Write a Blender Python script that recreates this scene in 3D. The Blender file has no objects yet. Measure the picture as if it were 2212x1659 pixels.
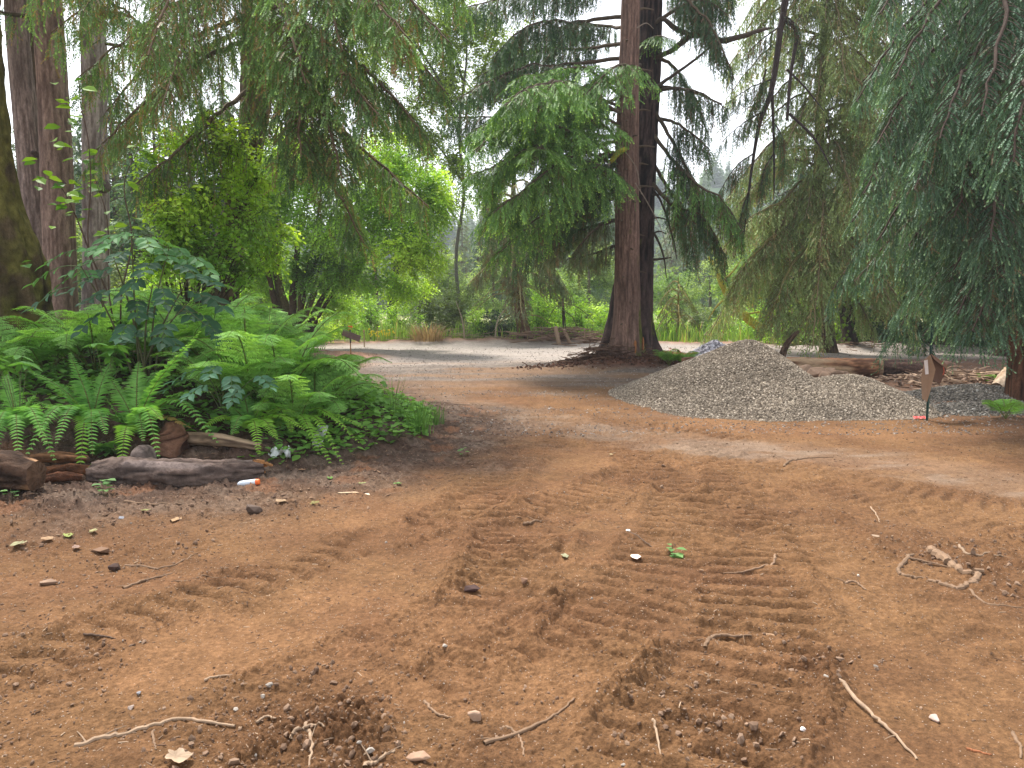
import bpy, math, random
import numpy as np
from mathutils import Vector

# ------------------------------------------------------------------ camera, sky, sun, exposure
SC = bpy.context.scene
COL = SC.collection
CAM_H, PITCH, FPX = 1.5, math.radians(6.13), 1670.0
cam_d = bpy.data.cameras.new("camera")
cam_d.sensor_width = 36.0
cam_d.lens = 36.0 * FPX / 2212.0
cam_d.clip_start, cam_d.clip_end = 0.05, 6000
cam = bpy.data.objects.new("camera", cam_d)
cam.location = (0, 0, CAM_H)
cam.rotation_euler = (math.radians(90) - PITCH, 0, 0)
COL.objects.link(cam)
SC.camera = cam

SUN_EL, SUN_AZ = math.radians(60), math.radians(-32)     # azimuth clockwise from +Y: high ahead and to the left, through thin cloud
world = bpy.data.worlds.new("World")
SC.world = world
world.use_nodes = True
nt = world.node_tree
nt.nodes.clear()
sky = nt.nodes.new("ShaderNodeTexSky")
sky.sky_type = 'NISHITA'
sky.sun_disc = False
sky.sun_elevation, sky.sun_rotation = SUN_EL, SUN_AZ
sky.air_density, sky.dust_density, sky.ozone_density = 1.0, 1.0, 1.0
hs = nt.nodes.new("ShaderNodeHueSaturation")
hs.inputs["Saturation"].default_value = 0.22              # a bright overcast: the blue almost gone
bg = nt.nodes.new("ShaderNodeBackground")
bg.inputs["Strength"].default_value = 0.115
wo = nt.nodes.new("ShaderNodeOutputWorld")
nt.links.new(sky.outputs[0], hs.inputs["Color"])
nt.links.new(hs.outputs[0], bg.inputs["Color"])
nt.links.new(bg.outputs[0], wo.inputs["Surface"])

sun_d = bpy.data.lights.new("sun", 'SUN')
sun_d.energy, sun_d.angle, sun_d.color = 2.5, math.radians(14), (1.0, 0.95, 0.88)
sun = bpy.data.objects.new("sun", sun_d)
sdir = Vector((math.sin(SUN_AZ) * math.cos(SUN_EL), math.cos(SUN_AZ) * math.cos(SUN_EL), math.sin(SUN_EL)))
sun.rotation_euler = sdir.to_track_quat('Z', 'Y').to_euler()
COL.objects.link(sun)

SC.view_settings.view_transform = 'Standard'
SC.view_settings.look = 'None'
SC.view_settings.exposure = 1.75
SC.view_settings.gamma = 1.0
SC.render.engine = 'CYCLES'
SC.cycles.use_denoising = True
SC.cycles.max_bounces = 6
SC.cycles.diffuse_bounces = 4
SC.cycles.glossy_bounces = 2
SC.cycles.transmission_bounces = 4
SC.cycles.volume_bounces = 0
HAZE = 0.0009

# ------------------------------------------------------------------ numbers
rng = np.random.default_rng(11)
random.seed(11)
CT, ST = math.cos(PITCH), math.sin(PITCH)
UP = np.array([0., 0., 1.])


def W(u, v, d):
    """the point d metres ahead that the photograph (2212 wide) shows at u, v"""
    q = (829.5 - v) / FPX
    s = d / (CT + ST * q)
    return np.array([(u - 1106) / FPX * s, d, CAM_H + (-ST + CT * q) * s])


def G(u, v, z=0.0):
    """where the sight line through u, v meets the level z"""
    q = (829.5 - v) / FPX
    dz = -ST + CT * q
    s = (z - CAM_H) / dz
    return np.array([(u - 1106) / FPX * s, (CT + ST * q) * s, z])


def hsh(ix, iy, iz, seed):
    h = (ix.astype(np.int64) * 374761393 + iy.astype(np.int64) * 668265263 + iz.astype(np.int64) * 2147483647 + seed * 974711) & 0x7fffffff
    h = ((h ^ (h >> 13)) * 1274126177) & 0x7fffffff
    h = ((h ^ (h >> 16)) * 1911520717) & 0x7fffffff
    return (h & 0xffffff).astype(np.float64) / 0xffffff


def n2(x, y, seed=0):
    x = np.asarray(x, float); y = np.asarray(y, float)
    ix, iy = np.floor(x), np.floor(y)
    fx, fy = x - ix, y - iy
    fx = fx * fx * (3 - 2 * fx); fy = fy * fy * (3 - 2 * fy)
    z = np.zeros_like(ix)
    a, b = hsh(ix, iy, z, seed), hsh(ix + 1, iy, z, seed)
    c, d = hsh(ix, iy + 1, z, seed), hsh(ix + 1, iy + 1, z, seed)
    return (a + (b - a) * fx) * (1 - fy) + (c + (d - c) * fx) * fy


def n3(x, y, z, seed=0):
    x = np.asarray(x, float); y = np.asarray(y, float); z = np.asarray(z, float)
    ix, iy, iz = np.floor(x), np.floor(y), np.floor(z)
    fx, fy, fz = x - ix, y - iy, z - iz
    fx = fx * fx * (3 - 2 * fx); fy = fy * fy * (3 - 2 * fy); fz = fz * fz * (3 - 2 * fz)
    out = 0
    for k, wz in ((0, 1 - fz), (1, fz)):
        a, b = hsh(ix, iy, iz + k, seed), hsh(ix + 1, iy, iz + k, seed)
        c, d = hsh(ix, iy + 1, iz + k, seed), hsh(ix + 1, iy + 1, iz + k, seed)
        out = out + wz * ((a + (b - a) * fx) * (1 - fy) + (c + (d - c) * fx) * fy)
    return out


def fbm2(x, y, oct=4, seed=0):
    s, a, t = 0, 1.0, 0
    for k in range(oct):
        s = s + a * n2(x * 2 ** k + 17.3 * k, y * 2 ** k - 9.1 * k, seed + k); t += a; a *= 0.55
    return s / t


def worley(x, y, seed=0):
    """distance to the nearest of scattered points, one in each unit cell, and that point's number"""
    ix, iy = np.floor(x), np.floor(y)
    best = np.full(np.shape(x), 9.0); idn = np.zeros(np.shape(x))
    z = np.zeros_like(ix)
    for dx in (-1, 0, 1):
        for dy in (-1, 0, 1):
            cx, cy = ix + dx, iy + dy
            px = cx + hsh(cx, cy, z, seed); py = cy + hsh(cx, cy, z + 1, seed)
            d = np.hypot(px - x, py - y)
            m = d < best
            best = np.where(m, d, best); idn = np.where(m, hsh(cx, cy, z + 2, seed), idn)
    return best, idn


def clods_h(x, y, f, seed, part=.6):
    """rounded crumbs with sharp valleys, about one in a cell of 1/f metre, height 0..1"""
    d, i = worley(x * f, y * f, seed)
    return np.clip(1 - (d / (.35 + .35 * i)) ** 2, 0, 1) * (i > 1 - part) * (.4 + .6 * i)


def sstep(a, b, x):
    t = np.clip((x - a) / (b - a), 0, 1)
    return t * t * (3 - 2 * t)


def norm(a):
    return a / (np.linalg.norm(a, axis=-1, keepdims=True) + 1e-12)


def lerp(a, b, t):
    return a + (b - a) * t


def C3(c):
    return np.array(c, float)


# ------------------------------------------------------------------ mesh collector
class Geo:
    def __init__(self):
        self.V, self.Fc, self.K, self.n = [], {3: [], 4: []}, [], 0

    def add(self, V, F, C):
        V = np.asarray(V, float).reshape(-1, 3)
        F = np.asarray(F, np.int64)
        C = np.asarray(C, float)
        if C.ndim == 1:
            C = np.broadcast_to(C, (len(V), 3))
        self.V.append(V); self.K.append(C)
        self.Fc[F.shape[1]].append(F + self.n)
        self.n += len(V)

    def inst(self, TV, TF, P, X, Y, Z, C, tip=None, tmask=None):
        """N copies of a template: each template vertex is P + x*X + y*Y + z*Z"""
        N = len(P)
        if N == 0:
            return
        V = (P[:, None, :] + TV[None, :, 0:1] * X[:, None, :] + TV[None, :, 1:2] * Y[:, None, :] + TV[None, :, 2:3] * Z[:, None, :])
        F = (TF[None] + (np.arange(N) * len(TV))[:, None, None]).reshape(-1, TF.shape[1])
        Cc = np.broadcast_to(np.asarray(C)[:, None, :], V.shape)
        if tip is not None:
            Cc = Cc + (tip[:, None, :] - Cc) * tmask[None, :, None]
        self.add(V.reshape(-1, 3), F, Cc.reshape(-1, 3))

    def build(self, name, mat, parent=None, smooth=False):
        V = np.concatenate(self.V) if self.V else np.zeros((0, 3))
        if parent is not None:
            r = parent
            while r.parent is not None:
                r = r.parent
            V = V - np.array(r.location)
        K = np.concatenate(self.K) if self.K else np.zeros((0, 3))
        t = np.concatenate(self.Fc[3]) if self.Fc[3] else np.zeros((0, 3), np.int64)
        q = np.concatenate(self.Fc[4]) if self.Fc[4] else np.zeros((0, 4), np.int64)
        me = bpy.data.meshes.new(name)
        me.vertices.add(len(V))
        me.vertices.foreach_set("co", V.astype(np.float32).ravel())
        nl = t.size + q.size
        me.loops.add(nl)
        me.loops.foreach_set("vertex_index", np.concatenate([t.ravel(), q.ravel()]).astype(np.int32))
        me.polygons.add(len(t) + len(q))
        ls = np.concatenate([np.arange(len(t)) * 3, t.size + np.arange(len(q)) * 4]).astype(np.int32)
        me.polygons.foreach_set("loop_start", ls)
        me.polygons.foreach_set("use_smooth", np.full(len(t) + len(q), smooth))
        at = me.attributes.new("col", 'FLOAT_COLOR', 'POINT')
        at.data.foreach_set("color", np.concatenate([np.clip(K, 0, 1), np.ones((len(K), 1))], 1).astype(np.float32).ravel())
        me.materials.append(mat)
        me.update(calc_edges=True)
        o = bpy.data.objects.new(name, me)
        COL.objects.link(o)
        if parent is not None:
            o.parent = parent
        return o


def tag(o, label=None, cat=None, group=None, kind=None):
    if label: o["label"] = label
    if cat: o["category"] = cat
    if group: o["group"] = group
    if kind: o["kind"] = kind
    return o


def thing(name, label, cat, loc, group=None):
    o = bpy.data.objects.new(name, None)
    o.empty_display_size = 0.2
    COL.objects.link(o)
    o.location = [float(c) for c in loc]
    return tag(o, label, cat, group)


def copy_tree(o, parent=None):
    c = o.copy()
    COL.objects.link(c)
    c.parent = parent
    for ch in list(o.children):
        copy_tree(ch, c)
    return c


def crom(P, n):
    P = np.asarray(P, float)
    if len(P) == 2:
        t = np.linspace(0, 1, n)[:, None]
        return P[0] * (1 - t) + P[1] * t
    Q = np.vstack([2 * P[0] - P[1], P, 2 * P[-1] - P[-2]])
    u = np.linspace(0, len(P) - 1 - 1e-9, n)
    i = u.astype(int)
    t = (u - i)[:, None]
    a, b, c, d = Q[i], Q[i + 1], Q[i + 2], Q[i + 3]
    return 0.5 * (2 * b + (c - a) * t + (2 * a - 5 * b + 4 * c - d) * t ** 2 + (3 * b - a - 3 * c + d) * t ** 3)


def tubes(g, P, R, sides, C):
    """N tubes of n points at once: P (N,n,3), R (N,n), C (N,3) or (3,)"""
    P = np.asarray(P, float); R = np.asarray(R, float)
    N, n, _ = P.shape
    T = norm(np.gradient(P, axis=1))
    ref = np.where(np.abs(T[..., 2:3]) > 0.9, np.array([1., 0, 0]), UP)
    A = norm(np.cross(T, ref)); B = np.cross(T, A)
    a = np.arange(sides) / sides * 2 * math.pi
    V = P[:, :, None] + R[:, :, None, None] * (np.cos(a)[:, None] * A[:, :, None] + np.sin(a)[:, None] * B[:, :, None])
    i = np.arange(n - 1)[:, None] * sides
    j = np.arange(sides)[None]
    k = (j + 1) % sides
    F = np.stack([i + j, i + k, i + sides + k, i + sides + j], -1).reshape(-1, 4)
    F = (F[None] + (np.arange(N) * n * sides)[:, None, None]).reshape(-1, 4)
    C = np.asarray(C, float)
    if C.ndim == 1:
        C = np.broadcast_to(C, (N, 3))
    g.add(V.reshape(-1, 3), F, np.repeat(C, n * sides, 0))


def tube(g, pts, r, sides, c, n=None, wob=0.0):
    P = crom(pts, n or len(pts) * 4)
    m = len(P)
    if np.ndim(r) == 0:
        R = np.full(m, r)
    else:
        R = np.interp(np.linspace(0, 1, m), np.linspace(0, 1, len(r)), r)
    if wob:
        P = P + wob * (rng.random((m, 3)) - .5) * R[:, None]
        R = R * (1 + wob * 0.5 * (rng.random(m) - .5))
    tubes(g, P[None], R[None], sides, C3(c))
    # end caps
    T = norm(np.gradient(P, axis=0))
    for e, k in ((0, -1), (m - 1, 1)):
        t = T[e]
        ref = np.array([1., 0, 0]) if abs(t[2]) > .9 else UP
        A = norm(np.cross(t, ref)); B = np.cross(t, A)
        a = np.arange(sides) / sides * 2 * math.pi
        V = P[e] + R[e] * (np.cos(a)[:, None] * A + np.sin(a)[:, None] * B)
        V = np.vstack([V, P[e] + t * k * R[e] * .25])
        F = [[i, (i + 1) % sides, sides] for i in range(sides)]
        g.add(V, F, C3(c) * (1.25 if k > 0 else 1))
    return P


# ------------------------------------------------------------------ materials
def mat_new(name):
    m = bpy.data.materials.new(name)
    m.use_nodes = True
    n = m.node_tree
    n.nodes.clear()
    return m, n


def nd(n, t, **kw):
    x = n.nodes.new(t)
    for k, v in kw.items():
        if k in x.inputs: x.inputs[k].default_value = v
        else: setattr(x, k, v)
    return x


def make_mat(name, noise_scale=6.0, noise_amt=0.25, stretch=(1, 1, 1), bump=0.3, bump_scale=30.0, bump_dist=0.02, rough=0.9,
             spec=0.2, translucent=0.0, tr_tint=(1.0, 1.0, 0.6), coords="Object", detail=6.0):
    m, n = mat_new(name)
    L = n.links.new
    out = nd(n, "ShaderNodeOutputMaterial")
    at = nd(n, "ShaderNodeAttribute", attribute_name="col")
    tc = nd(n, "ShaderNodeTexCoord")
    mp = nd(n, "ShaderNodeMapping")
    mp.inputs["Scale"].default_value = stretch
    L(tc.outputs[coords], mp.inputs["Vector"])
    no = nd(n, "ShaderNodeTexNoise", Scale=noise_scale, Detail=detail, Roughness=0.65)
    L(mp.outputs[0], no.inputs["Vector"])
    mr = nd(n, "ShaderNodeMapRange")
    mr.inputs["From Min"].default_value, mr.inputs["From Max"].default_value = 0.25, 0.75
    mr.inputs["To Min"].default_value, mr.inputs["To Max"].default_value = 1 - noise_amt, 1 + noise_amt
    L(no.outputs["Fac"], mr.inputs["Value"])
    mx = nd(n, "ShaderNodeVectorMath", operation='MULTIPLY')
    L(at.outputs["Color"], mx.inputs[0]); L(mr.outputs[0], mx.inputs[1])
    p = nd(n, "ShaderNodeBsdfPrincipled", Roughness=rough)
    p.inputs["Specular IOR Level"].default_value = spec
    L(mx.outputs[0], p.inputs["Base Color"])
    if bump:
        bn = nd(n, "ShaderNodeTexNoise", Scale=bump_scale, Detail=5.0, Roughness=0.7)
        L(mp.outputs[0], bn.inputs["Vector"])
        bp = nd(n, "ShaderNodeBump", Strength=bump, Distance=bump_dist)
        L(bn.outputs["Fac"], bp.inputs["Height"]); L(bp.outputs[0], p.inputs["Normal"])
    if translucent:
        tr = nd(n, "ShaderNodeBsdfTranslucent")
        tm = nd(n, "ShaderNodeVectorMath", operation='MULTIPLY')
        tm.inputs[1].default_value = tr_tint
        L(mx.outputs[0], tm.inputs[0]); L(tm.outputs[0], tr.inputs["Color"])
        ms = nd(n, "ShaderNodeMixShader")
        ms.inputs["Fac"].default_value = translucent
        L(p.outputs[0], ms.inputs[1]); L(tr.outputs[0], ms.inputs[2])
        L(ms.outputs[0], out.inputs["Surface"])
    else:
        L(p.outputs[0], out.inputs["Surface"])
    return m


def ground_mat():
    m, n = mat_new("dirt")
    L = n.links.new
    out = nd(n, "ShaderNodeOutputMaterial")
    at = nd(n, "ShaderNodeAttribute", attribute_name="col")
    tc = nd(n, "ShaderNodeTexCoord")
    p = nd(n, "ShaderNodeBsdfPrincipled", Roughness=.95)
    p.inputs["Specular IOR Level"].default_value = .1
    L(p.outputs[0], out.inputs["Surface"])
    col = at.outputs["Color"]
    h = None
    for sc, amt, de in ((7, .22, 10), (38, .30, 6), (150, .28, 3)):
        no = nd(n, "ShaderNodeTexNoise", Scale=sc, Detail=de, Roughness=.7)
        L(tc.outputs["Object"], no.inputs["Vector"])
        mr = nd(n, "ShaderNodeMapRange")
        mr.inputs["From Min"].default_value, mr.inputs["From Max"].default_value = .3, .7
        mr.inputs["To Min"].default_value, mr.inputs["To Max"].default_value = 1 - amt, 1 + amt
        L(no.outputs["Fac"], mr.inputs["Value"])
        mx = nd(n, "ShaderNodeVectorMath", operation='MULTIPLY')
        L(col, mx.inputs[0]); L(mr.outputs[0], mx.inputs[1])
        col = mx.outputs[0]
    # grit: small pale and dark grains
    for sc, thr, tint in ((70, .16, (.50, .42, .35, 1)), (130, .17, (.07, .04, .03, 1)), (42, .10, (.33, .27, .22, 1))):
        vo = nd(n, "ShaderNodeTexVoronoi", Scale=sc)
        vo.inputs["Randomness"].default_value = 1.0
        L(tc.outputs["Object"], vo.inputs["Vector"])
        lt = nd(n, "ShaderNodeMath", operation='LESS_THAN'); lt.inputs[1].default_value = thr
        L(vo.outputs["Distance"], lt.inputs[0])
        sel = nd(n, "ShaderNodeSeparateColor"); L(vo.outputs["Color"], sel.inputs[0])
        gt = nd(n, "ShaderNodeMath", operation='GREATER_THAN'); gt.inputs[1].default_value = .72
        L(sel.outputs[0], gt.inputs[0])
        mu = nd(n, "ShaderNodeMath", operation='MULTIPLY'); L(lt.outputs[0], mu.inputs[0]); L(gt.outputs[0], mu.inputs[1])
        m2 = nd(n, "ShaderNodeMath", operation='MULTIPLY'); L(mu.outputs[0], m2.inputs[0]); m2.inputs[1].default_value = .6
        mix = nd(n, "ShaderNodeMix", data_type='RGBA')
        L(m2.outputs[0], mix.inputs["Factor"]); L(col, mix.inputs[6]); mix.inputs[7].default_value = tint
        col = mix.outputs[2]
    L(col, p.inputs["Base Color"])
    bn = nd(n, "ShaderNodeTexNoise", Scale=70, Detail=6.0, Roughness=.75)
    L(tc.outputs["Object"], bn.inputs["Vector"])
    b1 = nd(n, "ShaderNodeBump", Strength=.9, Distance=.012); L(bn.outputs["Fac"], b1.inputs["Height"])
    vb = nd(n, "ShaderNodeTexVoronoi", Scale=48); L(tc.outputs["Object"], vb.inputs["Vector"])
    b2 = nd(n, "ShaderNodeBump", Strength=.45, Distance=.008); b2.invert = True
    L(vb.outputs["Distance"], b2.inputs["Height"]); L(b1.outputs[0], b2.inputs["Normal"])
    L(b2.outputs[0], p.inputs["Normal"])
    return m


M_GROUND = ground_mat()
M_BARK = make_mat("bark", 12, 0.45, (4, 4, 1.4), bump=1.0, bump_scale=15, bump_dist=0.035, rough=0.9, spec=0.15, detail=9)
M_MOSSBARK = make_mat("mossy_bark", 14, 0.45, bump=1.0, bump_scale=35, bump_dist=0.03, rough=1, spec=0.05)
M_LIMB = make_mat("limb_bark", 14, 0.35, bump=0.5, bump_scale=40, bump_dist=0.01)
M_NEEDLE = make_mat("needles", 1.6, 0.25, bump=0, rough=0.55, spec=0.3, translucent=0.32, tr_tint=(1.15, 1.15, .5), detail=2)
M_LEAF = make_mat("leaves", 1.2, 0.2, bump=0, rough=0.5, spec=0.3, translucent=0.38, tr_tint=(1.3, 1.25, .45), detail=2)
M_FERN = make_mat("fern_leaf", 3, 0.25, bump=0, rough=0.62, spec=0.18, translucent=0.4, tr_tint=(1.2, 1.2, .5), detail=2)
M_GRASS = make_mat("grass_blade", 2, 0.2, bump=0, rough=0.6, spec=0.2, translucent=0.35, tr_tint=(1.2, 1.15, .5), detail=2)
M_STONE = make_mat("stone", 25, 0.2, bump=0.3, bump_scale=60, bump_dist=0.006, rough=0.9, spec=0.2)
M_WOOD = make_mat("weathered_wood", 8, 0.35, (1, 6, 6), bump=0.7, bump_scale=20, bump_dist=0.02, rough=0.85, spec=0.15)
M_ROT = make_mat("rotten_wood", 18, 0.4, bump=1.0, bump_scale=30, bump_dist=0.03, rough=0.95, spec=0.1)
M_STICK = make_mat("stick", 30, 0.25, bump=0.4, bump_scale=80, bump_dist=0.004, rough=0.85, spec=0.15)
M_PAINT = make_mat("painted", 20, 0.08, bump=0.05, bump_scale=50, bump_dist=0.002, rough=0.5, spec=0.4)
M_CARD = make_mat("cardboard", 12, 0.1, bump=0.1, bump_scale=60, bump_dist=0.002, rough=0.8, spec=0.2, translucent=0.0)
M_DRYLEAF = make_mat("dry_leaf", 30, 0.2, bump=0.2, bump_scale=60, bump_dist=0.002, rough=0.7, spec=0.2, translucent=0.15)
M_HILL = make_mat("hill_cover", 0.05, 0.3, bump=0, rough=1, spec=0.0)

# ------------------------------------------------------------------ the ground
BANK = np.array([(-40, 5.2), (-4.2, 6.15), (-2.1, 6.5), (-0.85, 8.0), (-0.85, 9.6), (-2.9, 13), (-6.0, 20.5), (-12, 24.5), (-40, 27)])


def seg_dist(x, y, a, b):
    dx, dy = b[0] - a[0], b[1] - a[1]
    L = math.hypot(dx, dy)
    t = np.clip(((x - a[0]) * dx + (y - a[1]) * dy) / (L * L), 0, 1)
    px, py = x - a[0] - t * dx, y - a[1] - t * dy
    side = (dx * py - dy * px) / L
    return np.hypot(px, py), t * L, side


def bank_in(x, y):
    """signed distance: positive inside the bank on the left"""
    best = np.full(np.shape(x), 1e9)
    inside = np.zeros(np.shape(x), bool)
    n = len(BANK)
    for i in range(n):
        a, b = BANK[i], BANK[(i + 1) % n]
        d, _, _ = seg_dist(x, y, a, b)
        best = np.minimum(best, d)
        c = ((a[1] > y) != (b[1] > y)) & (x < (b[0] - a[0]) * (y - a[1]) / (b[1] - a[1] + 1e-12) + a[0])
        inside ^= c
    return np.where(inside, best, -best)


def path_w(uv):
    return np.array([G(*p)[:2] for p in uv])


# lug width, sink depth, spacing, ridge height, darkness of fresh soil
TRACKS = [
    (path_w([(1390, 1760), (1500, 1590), (1600, 1460), (1640, 1350), (1610, 1260), (1575, 1190), (1600, 1120), (1680, 1075)]), .58, .034, .15, .038, .6, .25),
    (path_w([(1150, 1400), (1140, 1300), (1125, 1220), (1160, 1130), (1300, 1060), (1400, 1010), (1330, 955), (1190, 905), (1090, 872)]), .52, .034, .145, .038, .55, -.2),
    (path_w([(-80, 1530), (180, 1395), (470, 1292), (760, 1185), (960, 1122), (1090, 1062)]), .36, .035, .16, .034, .35, 0),
    (path_w([(780, 1500), (1060, 1400), (1250, 1335), (1400, 1250), (1450, 1160), (1480, 1060), (1430, 985)]), .48, .028, .15, .034, .35, .5),
    (path_w([(1120, 1170), (1040, 1080), (1120, 990), (1280, 930), (1480, 930), (1640, 955)]), .42, .028, .14, .034, .6, .2),
    (path_w([(1520, 1120), (1650, 1030), (1570, 975), (1400, 930), (1250, 888), (1120, 850), (980, 830)]), .46, .03, .15, .032, .4, -.3),
    (path_w([(900, 1480), (1030, 1370), (1085, 1260), (1095, 1150)]), .46, .026, .145, .032, .35, -.4),
    (path_w([(1220, 1460), (1310, 1360), (1400, 1300), (1500, 1270)]), .44, .024, .15, .030, .3, .3),
    (path_w([(1690, 1240), (1670, 1160), (1620, 1085), (1560, 1020), (1500, 985)]), .50, .034, .14, .036, .7, -.3),
    (path_w([(2300, 1500), (2050, 1330), (1850, 1230), (1740, 1120), (1600, 1020)]), .38, .016, .2, .018, .2, .9),
    (path_w([(300, 1700), (620, 1500), (1000, 1330), (1250, 1200)]), .38, .016, .18, .016, .15, .6),
    (path_w([(2400, 1120), (2100, 1085), (1850, 1040), (1650, 1000), (1450, 965)]), .40, .020, .13, .022, .15, .5),
    (path_w([(2400, 1200), (2150, 1140), (1900, 1085), (1760, 1050), (1640, 1015)]), .36, .018, .12, .020, .15, -.5),
]
TRACKS = [(crom(np.c_[p, np.zeros(len(p))], len(p) * 6)[:, :2],) + tuple(r) for p, *r in TRACKS]
ROUGH = [(660, 1590, .42, 1.6), (1510, 1610, .35, 1.2), (1770, 1430, .22, 1.2), (1760, 1120, .25, 1.2), (2150, 1230, .5, 1.2), (30, 1450, .4, 1.2),
         (300, 1130, .9, .9), (90, 1100, .5, 1.2), (1390, 1035, .4, .8), (500, 1110, .5, .9), (860, 860, 1.2, .8), (760, 770, 2.0, .6), (2080, 930, .8, .8)]
ROUGH = [(G(u, v)[0], G(u, v)[1], r, a) for u, v, r, a in ROUGH]
TREE_XY = (W(1352, 780, 17.6)[0], 17.6)
PALE = crom([np.append(G(u, v)[:2], 0) for u, v in ((880, 850), (1250, 920), (1500, 962), (1800, 985), (2350, 1075))], 20)[:, :2]


def ground_parts(x, y):
    """height of the ground plus what it is made of there"""
    x = np.asarray(x, float); y = np.asarray(y, float)
    r = np.hypot(x, y)
    near = r < 32
    s = np.where(near, bank_in(x, y), -30)
    wob = (fbm2(x * 1.3, y * 1.3, 3, 5) - .5) * .9
    s2 = s + wob * sstep(0.2, 1.5, np.abs(s) + .6)
    h = 1.1 * (1 - np.exp(-np.maximum(s2, 0) / 2.3))
    h = h + 0.10 * (fbm2(x * .35, y * .35, 3, 1) - .5) * sstep(2, 8, r)
    # root mound of the twin spruce
    dm = np.hypot((x - TREE_XY[0]) / 1.15, y - TREE_XY[1] + .1)
    mound = 0.34 * np.exp(-(dm / 1.25) ** 2)
    h = h + mound * (0.85 + .3 * fbm2(x * 3, y * 3, 3, 8))
    # berms of pushed soil along the gravel
    for (bx, by, rx, ry, bh) in ((G(690, 775)[0], G(690, 775)[1], 1.7, .9, .20), (G(800, 765)[0], G(800, 765)[1], 1.0, .7, .14), (G(840, 890)[0], G(840, 890)[1], 1.0, .8, .12),
                                 (G(1120, 750)[0], 27.0, 7, .8, .22), (12, 24.0, 5, .8, .2), (6, 13.6, 1.6, .8, .10), (8.8, 10.5, 2.2, 1.0, .12)):
        e = np.exp(-((x - bx) / rx) ** 2 - ((y - by) / ry) ** 2)
        h = h + bh * e * (.6 + .8 * fbm2(x * 2.2, y * 2.2, 3, 21))
    # beyond the road the land falls a little to the meadow
    h = h - 0.25 * sstep(29, 40, y) - 0.6 * sstep(40, 90, y)
    # --- fine relief
    fade = np.clip(1.2 - r / 22, 0.0, 1)
    duff = sstep(-1.75, -.35, s2 + .5 * (fbm2(x * 2, y * 2, 3, 77) - .5))
    near6 = r < 9.5
    xn, yn = x[near6], y[near6]
    c1, c2, c3 = np.zeros_like(x), np.zeros_like(x), np.zeros_like(x)
    c1[near6] = clods_h(xn, yn, 13, 33, .5); c2[near6] = clods_h(xn, yn, 29, 34, .6); c3[near6] = clods_h(xn, yn, 60, 35, .7)
    fine = .022 * (fbm2(x * 1.6, y * 1.6, 3, 31) - .5) + .010 * (fbm2(x * 9, y * 9, 4, 32) - .5)
    patch = sstep(.46, .66, fbm2(x * 1.1 + 3, y * 1.1, 4, 36))
    # scraped, layered look: small overlapping steps
    st_ = (fbm2(x * 2.3, y * 3.2, 4, 38) * 9) % 1.0
    fine = fine + .003 * sstep(.0, .85, st_) * (1 - sstep(.85, 1.0, st_)) * (1 - patch * .5)
    fine = fine + (.001 + .006 * patch) * c2 + (.001 + .003 * patch) * c3 + .007 * patch * c1 * sstep(.5, .7, fbm2(x * 2.3, y * 2.3, 2, 39))
    fine = fine + duff * (.05 * (fbm2(x * 5, y * 5, 5, 41) - .5) + .025 * c1 + .018 * c2 + .008 * c3)
    rough = np.zeros_like(x)
    for (rx, ry, rr, ra) in ROUGH:
        rough = np.maximum(rough, ra * np.exp(-(np.hypot(x - rx, (y - ry) * .8) / rr) ** 2))
    rough = rough * (.3 + 1.2 * sstep(.3, .7, fbm2(x * 3.5, y * 3.5, 3, 52)))
    fine = fine + rough * (.014 * c1 + .011 * c2 + .006 * c3 + .035 * (fbm2(x * 5, y * 5, 5, 55) - .5))
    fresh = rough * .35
    mask = np.zeros_like(x)
    for (P, w, sink, lam, ridge, dark, tilt) in TRACKS:
        bd = np.full(x.shape, 1e9); bs = np.zeros_like(x); bsd = np.zeros_like(x)
        x0, y0, x1, y1 = P[:, 0].min() - 1, P[:, 1].min() - 1, P[:, 0].max() + 1, P[:, 1].max() + 1
        box = (x > x0) & (x < x1) & (y > y0) & (y < y1)
        if not box.any():
            continue
        xx, yy = x[box], y[box]
        d_, s_, k_ = np.full(xx.shape, 1e9), np.zeros(xx.shape), np.zeros(xx.shape)
        acc = 0.0
        for a, b in zip(P[:-1], P[1:]):
            d, t, sd = seg_dist(xx, yy, a, b)
            m = d < d_
            d_ = np.where(m, d, d_); s_ = np.where(m, acc + t, s_); k_ = np.where(m, sd, k_)
            acc += math.hypot(*(b - a))
        we = w * (1 + .25 * (fbm2(xx * 2.5, yy * 2.5, 2, 61) - .5))
        core = 1 - sstep(we * .5 - .05, we * .5 + .03, d_)
        ends = sstep(0, .25, s_) * (1 - sstep(acc - .3, acc, s_))
        keep = sstep(.2, .42, fbm2(xx * 1.2, yy * 1.2, 3, 63)) * ends
        ph = s_ / lam + .22 * (fbm2(xx * 2, yy * 2, 2, 64) - .5) + k_ * tilt + (np.abs(k_) * 2.2 if w < .4 else 0)
        saw = (ph % 1.0)
        lug = np.where(saw < .42, 1.0, np.where(saw < .52, 1 - (saw - .42) / .1, np.where(saw < .72, 0.0, (saw - .72) / .28)))
        wear = sstep(.05, .35, n2(xx * 3.2 + 9, yy * 3.2, 68) + .25 * (n2(xx * 14, yy * 14, 65) - .5))
        lug = lug * wear * (.8 + .3 * n2(xx * 18, yy * 18, 60))
        cb = c1[box] * .006 + c2[box] * .007 + c3[box] * .004
        hh = core * (-sink * .9 + 1.22 * ridge * lug) * keep - fine[box] * .6 * core * keep
        berm = np.exp(-((d_ - we * .5 - .06) / .06) ** 2) * keep * sstep(.35, .6, fbm2(xx * 2, yy * 2, 2, 67))
        hh = hh + berm * (sink * .9 + 1.8 * cb) + core * keep * cb * .6
        fine[box] += hh
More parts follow.
